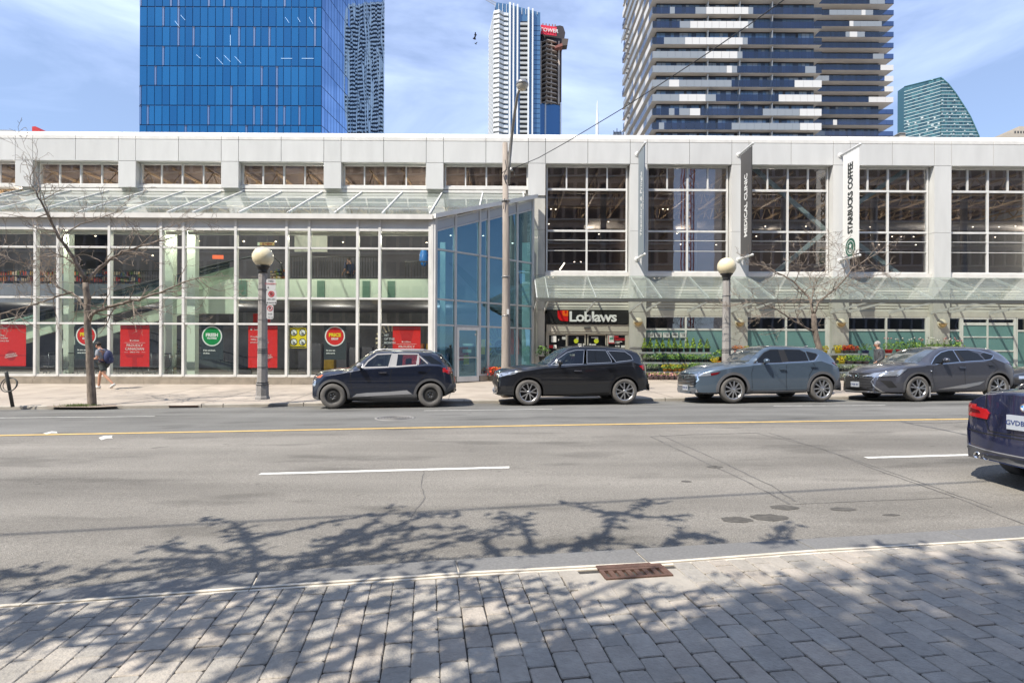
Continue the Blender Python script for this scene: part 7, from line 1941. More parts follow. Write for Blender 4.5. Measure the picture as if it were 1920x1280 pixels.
# ------------------------------------------------ 1 dark blue small SUV
o, th = place(623.3, 807, 766, 2.52, R(6.0)); contact(o, 623.3, 766)
c = Car('small_suv', 'dark navy blue small hatchback SUV with black steel wheels parked under the round red sign', o, th, 2.52, 1.77, .325, paint('paint_navy', (.006, .011, .028), .3))
top = c.tr([(78, 500), (84, 455), (100, 410), (135, 375), (200, 345), (300, 325), (400, 314), (480, 312), (560, 275), (640, 217), (720, 160), (800, 122), (880, 108), (1000, 104), (1150, 106), (1300, 110), (1450, 118), (1540, 128), (1590, 145), (1640, 200), (1700, 268), (1735, 320), (1752, 400), (1772, 470), (1776, 540)], CR1)
bot = c.tr([(66, 600), (110, 655), (210, 675), (560, 672), (900, 680), (1330, 672), (1650, 625), (1776, 560)], CR1)
belt = c.tr([(78, 470), (200, 380), (480, 330), (640, 302), (1040, 286), (1460, 258), (1620, 262), (1776, 330)], CR1)
top[0] = (top[0][0], top[0][1]); c.shell(top, bot, belt, tum=.40, front_r=.8, front_t=.30, rear_r=.5, rear_t=.16)
cab = c.tr([(715, 298), (770, 218), (870, 145), (1340, 140), (1455, 250), (1040, 288)], CR1)
c.cabin_cut(cab); c.arches(); c.finish()
fw = c.tr([(720, 296), (772, 220), (872, 144), (1046, 136), (1012, 288)], CR1); rw = c.tr([(1088, 284), (1104, 138), (1342, 140), (1328, 266)], CR1); qw = c.tr([(1345, 265), (1350, 160), (1452, 250)], CR1)
for q in (fw, rw, qw): c.overlay('window_glass', q, M_CGL, off=.002, step=.12)
def frame(cc, poly, w_, m): cc.line('window_frame', list(poly) + [poly[0]], w_, m, off=.006)
frame(c, fw, .035, M_PLASTL); frame(c, rw, .035, M_PLASTL); c.line('window_frame', qw, .03, M_PLASTL, off=.006)
c.overlay('pillar', c.tr([(1012, 290), (1046, 134), (1104, 134), (1088, 288)], CR1), M_PLASTL, off=.004)
c.overlay('quarter_glass', c.tr([(1380, 160), (1480, 162), (1590, 235), (1610, 258), (1490, 250)], CR1), M_CGD)
c.overlay('sill_cladding', c.tr([(552, 640), (600, 622), (900, 610), (1330, 590), (1335, 665), (900, 675), (560, 672)], CR1), M_PLAST, off=.010)
c.overlay('door_trim', c.tr([(600, 625), (650, 590), (760, 578), (1028, 565), (1215, 548), (1275, 590), (1028, 602)], CR1), M_PLASTL, off=.012)
def arch_trim(cc, x, r0, r1, m, a0=-8, a1=188, name='arch_cladding'):
    poly = [(x + math.cos(R(a)) * r1, cc.R + math.sin(R(a)) * r1) for a in range(a0, a1 + 1, 7)] + [(x + math.cos(R(a)) * r0, cc.R + math.sin(R(a)) * r0) for a in range(a1, a0 - 1, -7)]
    return cc.overlay(name, poly, m, off=.012, step=.06)
for x in (0, c.wb): arch_trim(c, x, c.R + .05, c.R + .115, M_PLAST)
c.overlay('front_bumper', c.tr([(66, 575), (105, 580), (150, 625), (215, 632), (212, 672), (120, 668), (75, 640)], CR1), M_PLASTL, off=.010)
c.overlay('rear_bumper', c.tr([(1655, 555), (1700, 480), (1760, 470), (1776, 560), (1720, 610), (1645, 618)], CR1), M_PLAST, off=.010)
c.overlay('headlight', c.tr([(100, 458), (118, 446), (176, 444), (168, 500), (150, 510), (96, 512)], CR1), M_HL, off=.008); c.overlay('indicator', c.tr([(160, 408), (235, 380), (262, 378), (225, 412)], CR1), M_AMB)
c.overlay('tail_light', c.tr([(1618, 300), (1700, 292), (1722, 300), (1728, 360), (1690, 372), (1650, 345), (1620, 345)], CR1), M_TLR, off=.010)
c.line('door_seam', c.tr([(585, 320), (580, 420), (600, 560), (640, 590)], CR1), .012, M_CARD); c.line('door_seam', c.tr([(1046, 290), (1028, 440), (1028, 602)], CR1), .012, M_CARD); c.line('door_seam', c.tr([(1470, 262), (1480, 310), (1400, 400), (1330, 480), (1320, 590)], CR1), .012, M_CARD)
c.line('hood_seam', c.tr([(150, 385), (300, 342), (480, 330), (600, 318)], CR1), .012, M_CARD)
hf = c.tr([(945, 350), (1380, 330)], CR1); c.handle(*hf[0], M_CHR); c.handle(*hf[1], c.pm)
mr = c.tr([(688, 272)], CR1)[0]; c.mirror(mr[0], mr[1], M_PLASTL)
rails = [c.px(560 + a / 6, 640 + b / 6, .25) for a, b in ((800, 130), (880, 98), (960, 88), (1200, 90), (1400, 92), (1500, 108))]
for y in (.24, c.W - .24): mb = MB(); mb.tube([(x, y, z) for x, z in rails], .016, 6); mb.build('roof_rail', mat('rail_silver', (.55, .55, .56), .35, metal=.6), c.e)
c.wheels('steel'); c.interior([(1.0, .45), (1.0, 1.3), (1.78, .45), (1.78, 1.3)], .82)
c.overlay('rear_glass', [(0.25, 1.02), (1.5, 1.02), (1.42, 1.42), (.35, 1.42)], M_CGD, axis='rear'); shield(c, c.tr([(500, 308)], CR1)[0][0] + .02, c.tr([(780, 125)], CR1)[0][0])
# ------------------------------------------------ 2 black SUV
o, th = place(992, 1172.6, 760, 2.69, R(6.0)); contact(o, 992, 760)
c = Car('black_suv', 'glossy black compact SUV with multi-spoke alloy wheels parked in front of the shop entrance', o, th, 2.69, 1.845, .355, paint('paint_black', (.007, .008, .011), .25))
top = c.trt([(80, 520), (84, 450), (98, 405), (140, 378), (230, 352), (340, 332), (450, 320), (560, 308), (600, 295), (680, 230), (760, 178), (840, 140), (920, 118), (1020, 112), (1150, 112), (1300, 116), (1430, 124), (1560, 140), (1650, 160), (1700, 180), (1730, 240), (1765, 300), (1775, 380), (1800, 440), (1820, 500), (1825, 560)], CR2)
bot = c.tr([(85, 625), (130, 655), (300, 672), (640, 660), (1000, 664), (1380, 655), (1680, 620), (1825, 580)], CR2)
belt = c.tr([(80, 440), (250, 385), (560, 335), (700, 330), (1100, 305), (1440, 288), (1640, 265), (1825, 330)], CR2)
c.shell(top, bot, belt, tum=.44, front_r=.85, front_t=.32, rear_r=.55, rear_t=.18)
cab = c.tr([(830, 300), (900, 215), (1000, 152), (1330, 148), (1420, 285), (1100, 302)], CR2)
c.cabin_cut(cab); c.arches(); c.finish()
fw = c.tr([(722, 318), (800, 250), (905, 178), (1000, 152), (1098, 150), (1070, 304)], CR2); rw = c.tr([(1112, 300), (1128, 150), (1335, 154), (1385, 272), (1380, 288)], CR2); qw = c.tr([(1352, 158), (1540, 168), (1600, 215), (1618, 262), (1430, 282)], CR2)
c.overlay('window_glass', fw, M_CGL, off=.002, step=.12); c.overlay('window_glass', rw, M_CGD); c.overlay('window_glass', qw, M_CGD)
for q in (fw, rw, qw): frame(c, q, .013, M_ALLOY)
c.overlay('sill_cladding', c.tr([(640, 640), (900, 632), (1380, 610), (1385, 655), (1000, 664), (645, 662)], CR2), M_CARD, off=.010)
for x in (0, c.wb): arch_trim(c, x, c.R + .05, c.R + .10, mat('gloss_black_trim', (.012, .012, .013), .3, coat=.6))
c.overlay('headlight', c.tr([(128, 420), (180, 408), (340, 385), (360, 392), (330, 412), (240, 430), (165, 448)], CR2), M_HL, off=.008)
c.overlay('lower_grille', c.tr([(140, 560), (225, 540), (240, 600), (190, 640), (135, 635)], CR2), M_CARD, off=.006)
c.overlay('tail_light', c.tr([(1678, 322), (1740, 316), (1772, 322), (1770, 375), (1738, 378), (1690, 335)], CR2), M_TLR, off=.010)
c.overlay('rear_insert', c.tr([(1790, 462), (1815, 470), (1826, 570), (1795, 560)], CR2), M_CARD, off=.008)
c.overlay('kidney_grille', [(.35, .52), (.88, .50), (.88, .80), (.42, .78)], M_CARD, axis='front'); c.overlay('kidney_grille', [(.96, .50), (1.49, .52), (1.42, .78), (.96, .80)], M_CARD, axis='front')
c.line('kidney_rim', [(.35, .52), (.88, .50), (.88, .80), (.42, .78), (.35, .52)], .02, M_CHR, axis='front'); c.line('kidney_rim', [(.96, .50), (1.49, .52), (1.42, .78), (.96, .80), (.96, .50)], .02, M_CHR, axis='front')
c.line('door_seam', c.tr([(690, 335), (680, 420), (690, 560), (720, 640)], CR2), .010, M_CARD); c.line('door_seam', c.tr([(1108, 305), (1098, 440), (1088, 620)], CR2), .010, M_CARD); c.line('door_seam', c.tr([(1450, 290), (1455, 320), (1380, 420), (1360, 600)], CR2), .010, M_CARD)
c.line('crease_highlight', c.tr([(560, 400), (760, 372), (1100, 345), (1450, 330), (1680, 325)], CR2), .008, mat('crease_glint', (.03, .033, .04), .3, coat=1))  # lighter strip paints the highlight a body crease would catch
hf = c.tr([(1008, 378), (1380, 356)], CR2); c.handle(*hf[0], M_CHR); c.handle(*hf[1], c.pm)
mr = c.tr([(810, 285)], CR2)[0]; c.mirror(mr[0], mr[1], c.pm)
c.wheels('vee'); c.interior([(1.05, .45), (1.05, 1.35), (1.85, .45), (1.85, 1.35)], .90)
c.plate(.92, .38, 'CKWV 742'); xx0 = c.tr([(590, 300)], CR2, .85)[0][0]; xx1 = c.tr([(900, 125)], CR2, .85)[0][0]
shield(c, xx0, xx1)
c.overlay('rear_glass', [(.28, 1.08), (1.56, 1.08), (1.45, 1.42), (.4, 1.42)], M_CGD, axis='rear')
for y in (.30, c.W - .30): mb = MB(); mb.tube([(*[q for q in (x,)], y, z + .025) for x, z in c.tr([(900, 122), (1020, 108), (1300, 112), (1500, 132)], CR2)], .014, 6); mb.build('roof_rail', M_CARD, c.e)
# ------------------------------------------------ 3 grey-blue SUV
o, th = place(1376.9, 1543.6, 755, 2.70, R(8.0)); contact(o, 1376.9, 755.1)
c = Car('blue_grey_suv', 'grey-blue midsize SUV with grey wheel arches parked by the plant racks', o, th, 2.70, 1.845, .36, paint('paint_greyblue', (.085, .12, .16), .4, .3))
top = c.trt([(78, 500), (82, 430), (95, 400), (140, 375), (210, 345), (300, 322), (400, 305), (520, 295), (570, 285), (660, 225), (750, 172), (840, 138), (920, 120), (1020, 112), (1150, 112), (1300, 114), (1430, 117), (1530, 125), (1600, 138), (1655, 162), (1708, 205), (1760, 262), (1788, 325), (1805, 400), (1812, 480), (1818, 560)], CR3)
bot = c.tr([(70, 610), (180, 640), (460, 640), (800, 632), (1100, 632), (1450, 618), (1720, 608), (1818, 580)], CR3)
belt = c.tr([(80, 440), (250, 378), (520, 322), (840, 300), (1150, 288), (1450, 275), (1600, 258), (1818, 330)], CR3)
c.shell(top, bot, belt, tum=.46, front_r=.85, front_t=.34, rear_r=.5, rear_t=.14); c.arches(.06); c.finish()
fw = c.tr([(848, 298), (905, 248), (985, 180), (1060, 148), (1150, 146), (1152, 288)], CR3); rw = c.tr([(1222, 278), (1212, 146), (1380, 150), (1432, 178), (1440, 270)], CR3); qw = c.tr([(1458, 268), (1448, 168), (1545, 192), (1552, 205), (1500, 262)], CR3)
for q in (fw, rw, qw): c.overlay('window_glass', q, M_CGD); frame(c, q, .018, M_CARD)
c.line('window_chrome', c.tr([(848, 302), (1160, 292), (1445, 276), (1510, 266), (1570, 205)], CR3), .018, M_CHR, off=.006)
c.overlay('pillar', c.tr([(1152, 288), (1148, 146), (1212, 146), (1222, 280)], CR3), M_CARD)
MCL = mat('arch_cladding_grey', (.10, .10, .105), .55)
c.overlay('sill_cladding', c.tr([(760, 605), (820, 590), (1200, 588), (1450, 582), (1455, 618), (1100, 634), (770, 636)], CR3), MCL, off=.010)
c.line('sill_chrome', c.tr([(830, 600), (1200, 597), (1440, 592)], CR3), .014, M_PLASTL, off=.014)
for x in (0, c.wb): arch_trim(c, x, c.R + .055, c.R + .13, MCL)
c.overlay('front_bumper', c.tr([(68, 596), (180, 600), (330, 622), (468, 612), (470, 660), (300, 652), (75, 626)], CR3), MCL, off=.010)
c.overlay('rear_bumper', c.tr([(1722, 520), (1800, 440), (1814, 450), (1820, 580), (1745, 604), (1722, 600)], CR3), MCL, off=.010)
c.overlay('headlight', c.tr([(225, 432), (300, 412), (385, 400), (392, 432), (300, 440), (240, 440)], CR3), M_HL, off=.008); c.overlay('headlight_end', c.tr([(388, 405), (480, 390), (455, 415), (395, 432)], CR3), M_TLD, off=.008)
c.overlay('grille', [(.42, .48), (1.42, .48), (1.5, .62), (1.40, .80), (.44, .80), (.34, .62)], mat('grille_dark', (.012, .012, .013), .4), axis='front'); 
c.line('grille_chrome', [(.34, .84), (.28, .64), (.40, .46), (1.44, .46), (1.56, .64), (1.5, .84)], .03, M_CHR, axis='front', off=.012)
for k in range(7): c.line('grille_slat', [(.40, .51 + k * .042), (1.44, .51 + k * .042)], .010, M_ALLOY, axis='front', off=.008)
c.overlay('emblem', [(.92 + .07 * math.cos(t), .70 + .055 * math.sin(t)) for t in [2 * math.pi * k / 16 for k in range(16)]], M_CHR, axis='front', off=.02)
c.plate(.92, .40, 'CSBN 209')
c.overlay('tail_light', c.tr([(1702, 288), (1785, 292), (1788, 332), (1760, 326), (1722, 304)], CR3), M_TLD, off=.010)
c.line('door_seam', c.tr([(835, 310), (812, 400), (820, 540), (830, 590)], CR3), .010, M_CARD); c.line('door_seam', c.tr([(1190, 290), (1190, 440), (1195, 588)], CR3), .010, M_CARD); c.line('door_seam', c.tr([(1470, 280), (1500, 320), (1440, 430), (1430, 580)], CR3), .010, M_CARD)
hf = c.tr([(1150, 362), (1490, 332)], CR3); c.handle(*hf[0], c.pm); c.handle(*hf[1], c.pm)
mr = c.tr([(950, 270)], CR3)[0]; c.mirror(mr[0], mr[1], c.pm)
xx0 = c.tr([(545, 292)], CR3, .85)[0][0]; xx1 = c.tr([(880, 128)], CR3, .85)[0][0]
shield(c, xx0, xx1); c.overlay('rear_glass', [(.28, 1.12), (1.56, 1.12), (1.45, 1.45), (.4, 1.45)], M_CGD, axis='rear')
mb = MB(); q = c.px(1270 + 1380 / 5.818, 630 + 108 / 5.818, .9); mb.prism([(q[0] - .08, .88, q[1] - .04), (q[0] + .10, .88, q[1] - .04), (q[0] + .10, .88, q[1] + .03)], (0, .03, 0)); mb.build('roof_antenna', c.pm, c.e)
c.wheels('ten')
# ------------------------------------------------ 4 dark grey SUV with a spindle grille
o, th = place(1724, 1875, 752, 2.66, R(8.5)); contact(o, 1724, 752.4)
c = Car('grey_suv', 'dark grey crossover SUV with a large hourglass mesh grille, rightmost of the parked row', o, th, 2.66, 1.845, .365, paint('paint_grey', (.075, .078, .095), .5, .3))
top = c.trt([(98, 560), (108, 470), (130, 410), (160, 380), (230, 345), (330, 315), (430, 302), (490, 296), (560, 255), (640, 205), (720, 168), (800, 145), (900, 132), (1000, 124), (1120, 120), (1260, 118), (1400, 120), (1520, 126), (1600, 137), (1680, 165), (1745, 210), (1795, 258), (1820, 300), (1835, 360), (1850, 420), (1856, 520)], CR4)
bot = c.tr([(95, 605), (300, 628), (620, 635), (940, 620), (1300, 615), (1520, 610), (1800, 585), (1856, 560)], CR4)
belt = c.tr([(100, 430), (300, 360), (500, 318), (700, 306), (920, 305), (1240, 282), (1500, 268), (1620, 235), (1856, 320)], CR4)
c.shell(top, bot, belt, tum=.50, front_r=.9, front_t=.36, rear_r=.5, rear_t=.15); c.arches(.06); c.finish()
fw = c.tr([(925, 305), (1000, 232), (1080, 182), (1160, 158), (1218, 154), (1226, 282)], CR4); rw = c.tr([(1292, 270), (1262, 154), (1380, 152), (1470, 190), (1500, 262)], CR4); qw = c.tr([(1515, 258), (1496, 196), (1540, 180), (1610, 210), (1560, 252)], CR4)
for q in (fw, rw, qw): c.overlay('window_glass', q, M_CGD)
c.line('window_chrome', c.tr([(915, 308), (1000, 225), (1080, 176), (1170, 152), (1380, 146), (1500, 160), (1618, 208), (1570, 254), (1500, 266), (1240, 284), (960, 310)], CR4), .018, M_CHR, off=.006); c.line('pillar_chrome', c.tr([(1222, 150), (1236, 284)], CR4), .02, M_CHR, off=.006)
c.overlay('pillar', c.tr([(1230, 282), (1224, 152), (1262, 152), (1290, 274)], CR4), M_CARD)
for x in (0, c.wb): arch_trim(c, x, c.R + .055, c.R + .105, M_PLAST)
c.overlay('door_trim', c.tr([(985, 580), (1290, 525), (1495, 490), (1440, 530), (1290, 565)], CR4), M_ALLOY, off=.008); c.line('sill_chrome', c.tr([(940, 605), (1290, 600), (1500, 590)], CR4), .02, M_ALLOY, off=.012)
c.overlay('headlight', c.tr([(345, 460), (420, 405), (560, 372), (655, 355), (600, 405), (540, 432), (440, 440)], CR4), M_HL, off=.008); c.line('headlight_line', c.tr([(330, 452), (440, 446), (560, 434), (650, 360)], CR4), .02, M_CHR, off=.012)
c.overlay('fog_recess', c.tr([(425, 485), (510, 490), (560, 560), (490, 568)], CR4), M_CARD, off=.006)
c.overlay('spindle_grille', [(.30, .80), (.45, .56), (.25, .28), (1.60, .28), (1.40, .56), (1.55, .80)], mat('grille_dark', (.012, .012, .013), .4), axis='front')
for k in range(11): z = .31 + k * .045; w_ = .62 if z < .4 else .5; c.line('grille_slat', [(.92 - w_, z), (.92, z - .03), (.92 + w_, z)], .010, M_PLAST, axis='front', off=.008)
c.line('grille_chrome', [(.27, .82), (.42, .56), (.22, .27), (1.63, .27), (1.43, .56), (1.58, .82)], .028, M_ALLOY, axis='front', off=.012)
c.line('emblem', [(.92 + .10 * math.cos(t), .70 + .075 * math.sin(t)) for t in [2 * math.pi * k / 20 for k in range(21)]], .022, M_CHR, axis='front', off=.022); c.line('emblem', [(.90, .75), (.93, .66), (.99, .66)], .02, M_CHR, axis='front', off=.022)
c.plate(.92, .47, 'CWJB 481')
c.overlay('bumper_lip', [(.12, .20), (1.72, .20), (1.66, .26), (.18, .26)], M_ALLOY, axis='front', off=.014)
c.overlay('tail_light', c.tr([(1735, 292), (1790, 286), (1832, 290), (1830, 322), (1795, 305)], CR4), M_TLD, off=.010)
c.line('door_seam', c.tr([(930, 330), (925, 440), (960, 580)], CR4), .010, M_CARD); c.line('door_seam', c.tr([(1262, 285), (1280, 440), (1290, 600)], CR4), .010, M_CARD); c.line('door_seam', c.tr([(1560, 265), (1610, 310), (1640, 350), (1560, 430), (1520, 600)], CR4), .010, M_CARD)
hf = c.tr([(1240, 342), (1560, 315)], CR4); c.handle(*hf[0], M_CHR); c.handle(*hf[1], c.pm)
mr = c.tr([(1035, 262)], CR4)[0]; c.mirror(mr[0], mr[1], c.pm)
b_ = c.tr([(908, 381)], CR4)[0]; mb = MB(); mb.ball((b_[0], .0, b_[1]), .025, 10, 6); mb.build('fender_badge', M_CHR, c.e)
xx0 = c.tr([(500, 296)], CR4, .85)[0][0]; xx1 = c.tr([(820, 140)], CR4, .85)[0][0]
shield(c, xx0, xx1)
for sd in (0, 1):
    for x in (.38, c.wb + .36): piece('mud_flap', M_PLASTL, x, x + .02, .03 + sd * (c.W - .26), .2 + sd * (c.W - .26), .12, .42, c.e)
c.wheels('twin')
# ------------------------------------------------ 6 next parked car, only its nose in frame
c0_, th0 = Vector((0, 0, 0)), R(8.5)
gx = 1030 / 1040.0; Yn = 16.7
o = Vector((gx * Yn, Yn, zr(gx * Yn, Yn)))
c = Car('dark_sedan', 'dark car at the far right edge, only its nose visible behind the grey crossover', o, R(8.5), 2.7, 1.8, .33, paint('paint_charcoal', (.03, .032, .036), .4))
c.shell([(-.95, .42), (-.90, .62), (-.7, .74), (-.3, .86), (.3, .95), (.6, 1.0), (1.2, 1.38), (1.8, 1.46), (2.5, 1.42), (3.1, 1.12), (3.6, 1.05), (3.75, .7)], [(-.95, .22), (3.75, .28)], [(-.95, .55), (.4, .88), (3.0, .98), (3.75, .9)]); c.arches(); c.finish()
c.overlay('headlight', [(-.86, .60), (-.50, .66), (-.45, .73), (-.8, .68)], M_HL, off=.008); c.plate(.9, .40, 'BZTR 615')
c.overlay('grille', [(.45, .48), (1.35, .48), (1.3, .64), (.5, .64)], M_CARD, axis='front')
c.overlay('window_glass', [(.85, .98), (1.35, 1.32), (1.9, 1.36), (2.8, 1.3), (3.0, 1.04)], M_CGD); c.wheels('five')
# ------------------------------------------------ 5 blue sedan driving away, bottom right
Yc_, Xc_ = 5.72, 5.24
th = R(8.0); ex = Vector((-math.cos(th), -math.sin(th), 0)); ey = Vector((math.sin(th), -math.cos(th), 0))
rear_c = Vector((Xc_, Yc_, 0)); Ls, wbs, Ws = 4.63, 2.81, 1.81
# local x runs towards the rear = towards -X; origin is the front wheel on the local y=0 side (the far kerb side)
rear_over = 1.03
og = rear_c - ex * (wbs + rear_over) - ey * (Ws / 2); og.z = zr(Xc_ + 2, Yc_)
c = Car('blue_sedan', 'dark blue sedan seen from behind, cut off by the right edge of the picture', og, 0, wbs, Ws, .325, paint('paint_sedan_blue', (.020, .026, .072), .4, .25))
exv = ex.copy(); exv.z = -GR; exv.normalize(); eyv = ey.copy(); ezv = exv.cross(eyv).normalized(); eyv = ezv.cross(exv)
c.M = Matrix((exv, eyv, ezv)).transposed().to_4x4(); c.M.translation = og; c.e.matrix_world = c.M; c.Mi = c.M.inverted()
XR_ = wbs + rear_over
c.shell([(-.80, .40), (-.76, .62), (-.5, .76), (.2, .92), (.55, .98), (1.25, 1.36), (1.8, 1.43), (2.4, 1.38), (2.85, 1.22), (3.2, 1.08), (3.5, 1.055), (3.70, 1.045), (XR_ - .09, 1.03), (XR_ - .045, .97), (XR_ - .03, .80), (XR_, .66), (XR_, .50), (XR_ - .03, .36)],
        [(-.8, .22), (.3, .2), (2.5, .2), (3.3, .24), (XR_, .30)], [(-.8, .58), (.5, .90), (2.9, .96), (XR_, .93)], tum=.52, crown=.02, bowr=.24, front_r=.7, front_t=.3, rear_r=.5, rear_t=.20, shy=.07)
c.arches(.05); c.finish()
yc = Ws / 2
for sd in (-1, 1):
    y = lambda v: yc + sd * v
    if sd < 0:
        c.overlay('tail_light', [(y(.84), .895), (y(.45), .855), (y(.40), .81), (y(.42), .745), (y(.84), .755)], M_TLR, axis='rear', off=.014)
        c.overlay('tail_light_lens', [(y(.74), .850), (y(.54), .832), (y(.52), .805), (y(.72), .80)], M_TLD, axis='rear', off=.019)
    else:
        c.overlay('tail_light', [(y(.80), .90), (y(.80), .76), (y(.70), .735), (y(.45), .745), (y(.44), .82), (y(.50), .865)], M_TLR, axis='rear', off=.014)
c.overlay('tail_light', [(XR_ - .50, .875), (XR_ - .42, .80), (XR_ - .20, .775), (XR_ - .18, .895), (XR_ - .35, .90)], M_TLR, off=.012)
c.line('boot_seam', [(yc - .46, 1.01), (yc - .46, .74), (yc - .40, .62), (yc + .40, .62), (yc + .46, .74), (yc + .46, 1.01)], .012, M_CARD, axis='rear')
c.overlay('boot_recess_shade', [(yc - .34, .82), (yc - .26, .67), (yc + .26, .67), (yc + .34, .82)], paint('paint_sedan_blue_shaded', (.015, .020, .060), .4, .25), axis='rear', off=.003)  # flat patch in darker body blue paints the shade of a plate recess
c.line('bumper_line', [(yc - .86, .60), (yc - .5, .585), (yc + .5, .585), (yc + .86, .60)], .012, M_CARD, axis='rear')
c.overlay('rear_valance', [(yc - .80, .31), (yc + .80, .31), (yc + .74, .40), (yc - .74, .40)], M_PLAST, axis='rear', off=.008)
c.line('valance_line', [(yc - .84, .42), (yc - .4, .405), (yc + .4, .405), (yc + .84, .42)], .012, M_CHR if False else M_PLASTL, axis='rear', off=.006)
pl_ = c.plate(yc, .755, 'GVDB 318', rear=True)
c.overlay('emblem_rim', [(yc + .041 * math.cos(t), .915 + .041 * math.sin(t)) for t in [2 * math.pi * k / 24 for k in range(24)]], M_CHR, axis='rear', off=.012)
MEB, MEW = mat('emblem_sky_blue', (.05, .25, .6), .3), mat('emblem_white', (.7, .72, .74), .3)
for k in range(4):
    a0 = k * math.pi / 2; c.overlay('emblem_quarter', [(yc, .915)] + [(yc + .026 * math.cos(a0 + t * math.pi / 8), .915 + .026 * math.sin(a0 + t * math.pi / 8)) for t in range(5)], MEB if k % 2 else MEW, axis='rear', off=.0165)
for dy in (-.55, -.44):
    mb = MB(); mb.lathe([(.030, XR_ - .35), (.036, XR_ - .33), (.038, XR_ - .10), (.031, XR_ - .10), (.030, XR_ - .2), (0, XR_ - .2)], (0, yc + dy, .325), 18, 'X'); mb.build('exhaust_pipe', M_CHR, c.e)
c.overlay('rear_glass', [(2.45, .32), (3.12, .26), (3.12, Ws - .26), (2.45, Ws - .32)], M_CGD, axis='top')
c.overlay('window_glass', [(.80, .99), (1.3, 1.30), (1.8, 1.35), (2.35, 1.30), (2.75, 1.08), (2.7, 1.0)], M_CGD)
c.wheels('five')
# ================================================================ PLANTS AND RACKS
rq = random.Random(77)
def mk(n_, c_, **k): return mat(n_, c_, .75, var=.3, vs=25, **k)
L_CON = mk('conifer_green', (.34, .48, .05)); L_GRN = mk('leaf_green', (.17, .32, .05)); L_LIME = mk('leaf_lime', (.32, .46, .10)); L_GRY = mk('leaf_grey_green', (.26, .30, .21)); L_DRK = mk('leaf_dark', (.03, .07, .02))
F_YEL = mk('flower_yellow', (.72, .52, .02)); F_RED = mk('flower_red', (.55, .04, .02)); F_PNK = mk('flower_pink', (.60, .30, .30)); F_ORG = mk('flower_orange', (.65, .22, .03)); F_WHT = mk('flower_white', (.65, .63, .58))
P_BLK = mat('pot_black', (.02, .02, .022), .5); P_ORG = mat('pot_orange', (.55, .25, .03), .5); P_RED = mat('pot_red', (.50, .015, .012), .4); P_YEL = mat('pot_yellow', (.65, .48, .02), .5); P_MAU = mat('pot_mauve', (.16, .12, .13), .6); P_BLU = mat('pot_blue', (.03, .04, .16), .4); P_GRY = mat('pot_grey', (.12, .12, .12), .6)
def foliage(shape, w_, h, n, mats, seed, leaf_s=.035):
    r_ = random.Random(seed); mb = MB()
    for k in range(n):
        a = r_.uniform(0, 6.283); t = r_.random()
        if shape == 'cone': z = h * (.12 + .88 * t ** 1.2); rad = w_ * (1 - z / h) * r_.uniform(.3, 1) + .01
        elif shape == 'bush': z = h * (.15 + .8 * t); rad = w_ * math.sqrt(max(0, 1 - (2 * (z / h) - .8) ** 2 * .6)) * math.sqrt(r_.random())
        else: z = h * (.3 + .7 * t); rad = w_ * math.sqrt(r_.random())
        c_ = Vector((math.cos(a) * rad, math.sin(a) * rad, z)); s_ = leaf_s * r_.uniform(.6, 1.3)
        u = Vector((r_.gauss(0, 1), r_.gauss(0, 1), r_.gauss(.5, 1))).normalized(); v = u.orthogonal().normalized(); v = Matrix.Rotation(r_.uniform(0, 6.28), 4, u) @ v; q = u.cross(v)
        mb.mi = 0 if len(mats) == 1 else (0 if r_.random() < .55 or z < h * .5 else 1)
        mb.add([c_ - v * s_, c_ + q * s_ * .5, c_ + v * s_, c_ - q * s_ * .5], [(0, 1, 2, 3)])
    return mb.mesh('foliage', mats)
_pots = {}
def pot_mesh(m, r_, h):
    key = (m.name, r_, h)
    if key not in _pots: _pots[key] = MB().lathe([(0, 0), (r_ * .78, 0), (r_ * .95, h * .86), (r_ * 1.05, h * .88), (r_ * 1.05, h), (r_ * .9, h), (r_ * .88, h * .9), (0, h * .9)], n=14).mesh('pot', m)
    return _pots[key]
KINDS = {}
def kind(k, potm, pr, ph, shape, w_, h, n, mats, ls=.035): KINDS[k] = (potm, pr, ph, [foliage(shape, w_, h, n, mats, 100 * len(KINDS) + q, ls) for q in range(3)])
kind('cone', P_BLK, .13, .20, 'cone', .15, .40, 150, [L_CON]); kind('green', P_BLK, .11, .15, 'bush', .18, .26, 110, [L_GRN, L_LIME]); kind('greyg', P_BLK, .11, .15, 'bush', .17, .22, 110, [L_GRY, L_GRN]); kind('yellow', P_ORG, .11, .15, 'bush', .15, .20, 120, [L_LIME, F_YEL])
kind('pink', P_MAU, .12, .17, 'top', .17, .17, 130, [F_PNK, L_LIME], .03); kind('dark', P_BLK, .12, .16, 'bush', .17, .25, 110, [L_DRK, L_GRN]); kind('redpot', P_RED, .17, .20, 'bush', .24, .36, 170, [L_GRN, L_LIME]); kind('redfl', P_GRY, .14, .16, 'bush', .19, .24, 150, [F_RED, F_ORG])
kind('yelpot', P_YEL, .14, .17, 'top', .16, .20, 130, [F_YEL, L_LIME]); kind('bluepot', P_BLU, .15, .16, 'bush', .24, .30, 130, [L_GRN, L_GRY]); kind('bowl', P_MAU, .18, .15, 'bush', .25, .30, 150, [L_GRN, L_LIME]); kind('white', P_GRY, .14, .13, 'top', .18, .18, 150, [L_GRY, F_WHT], .03); kind('coral', P_MAU, .14, .15, 'bush', .22, .26, 150, [F_ORG, F_PNK])
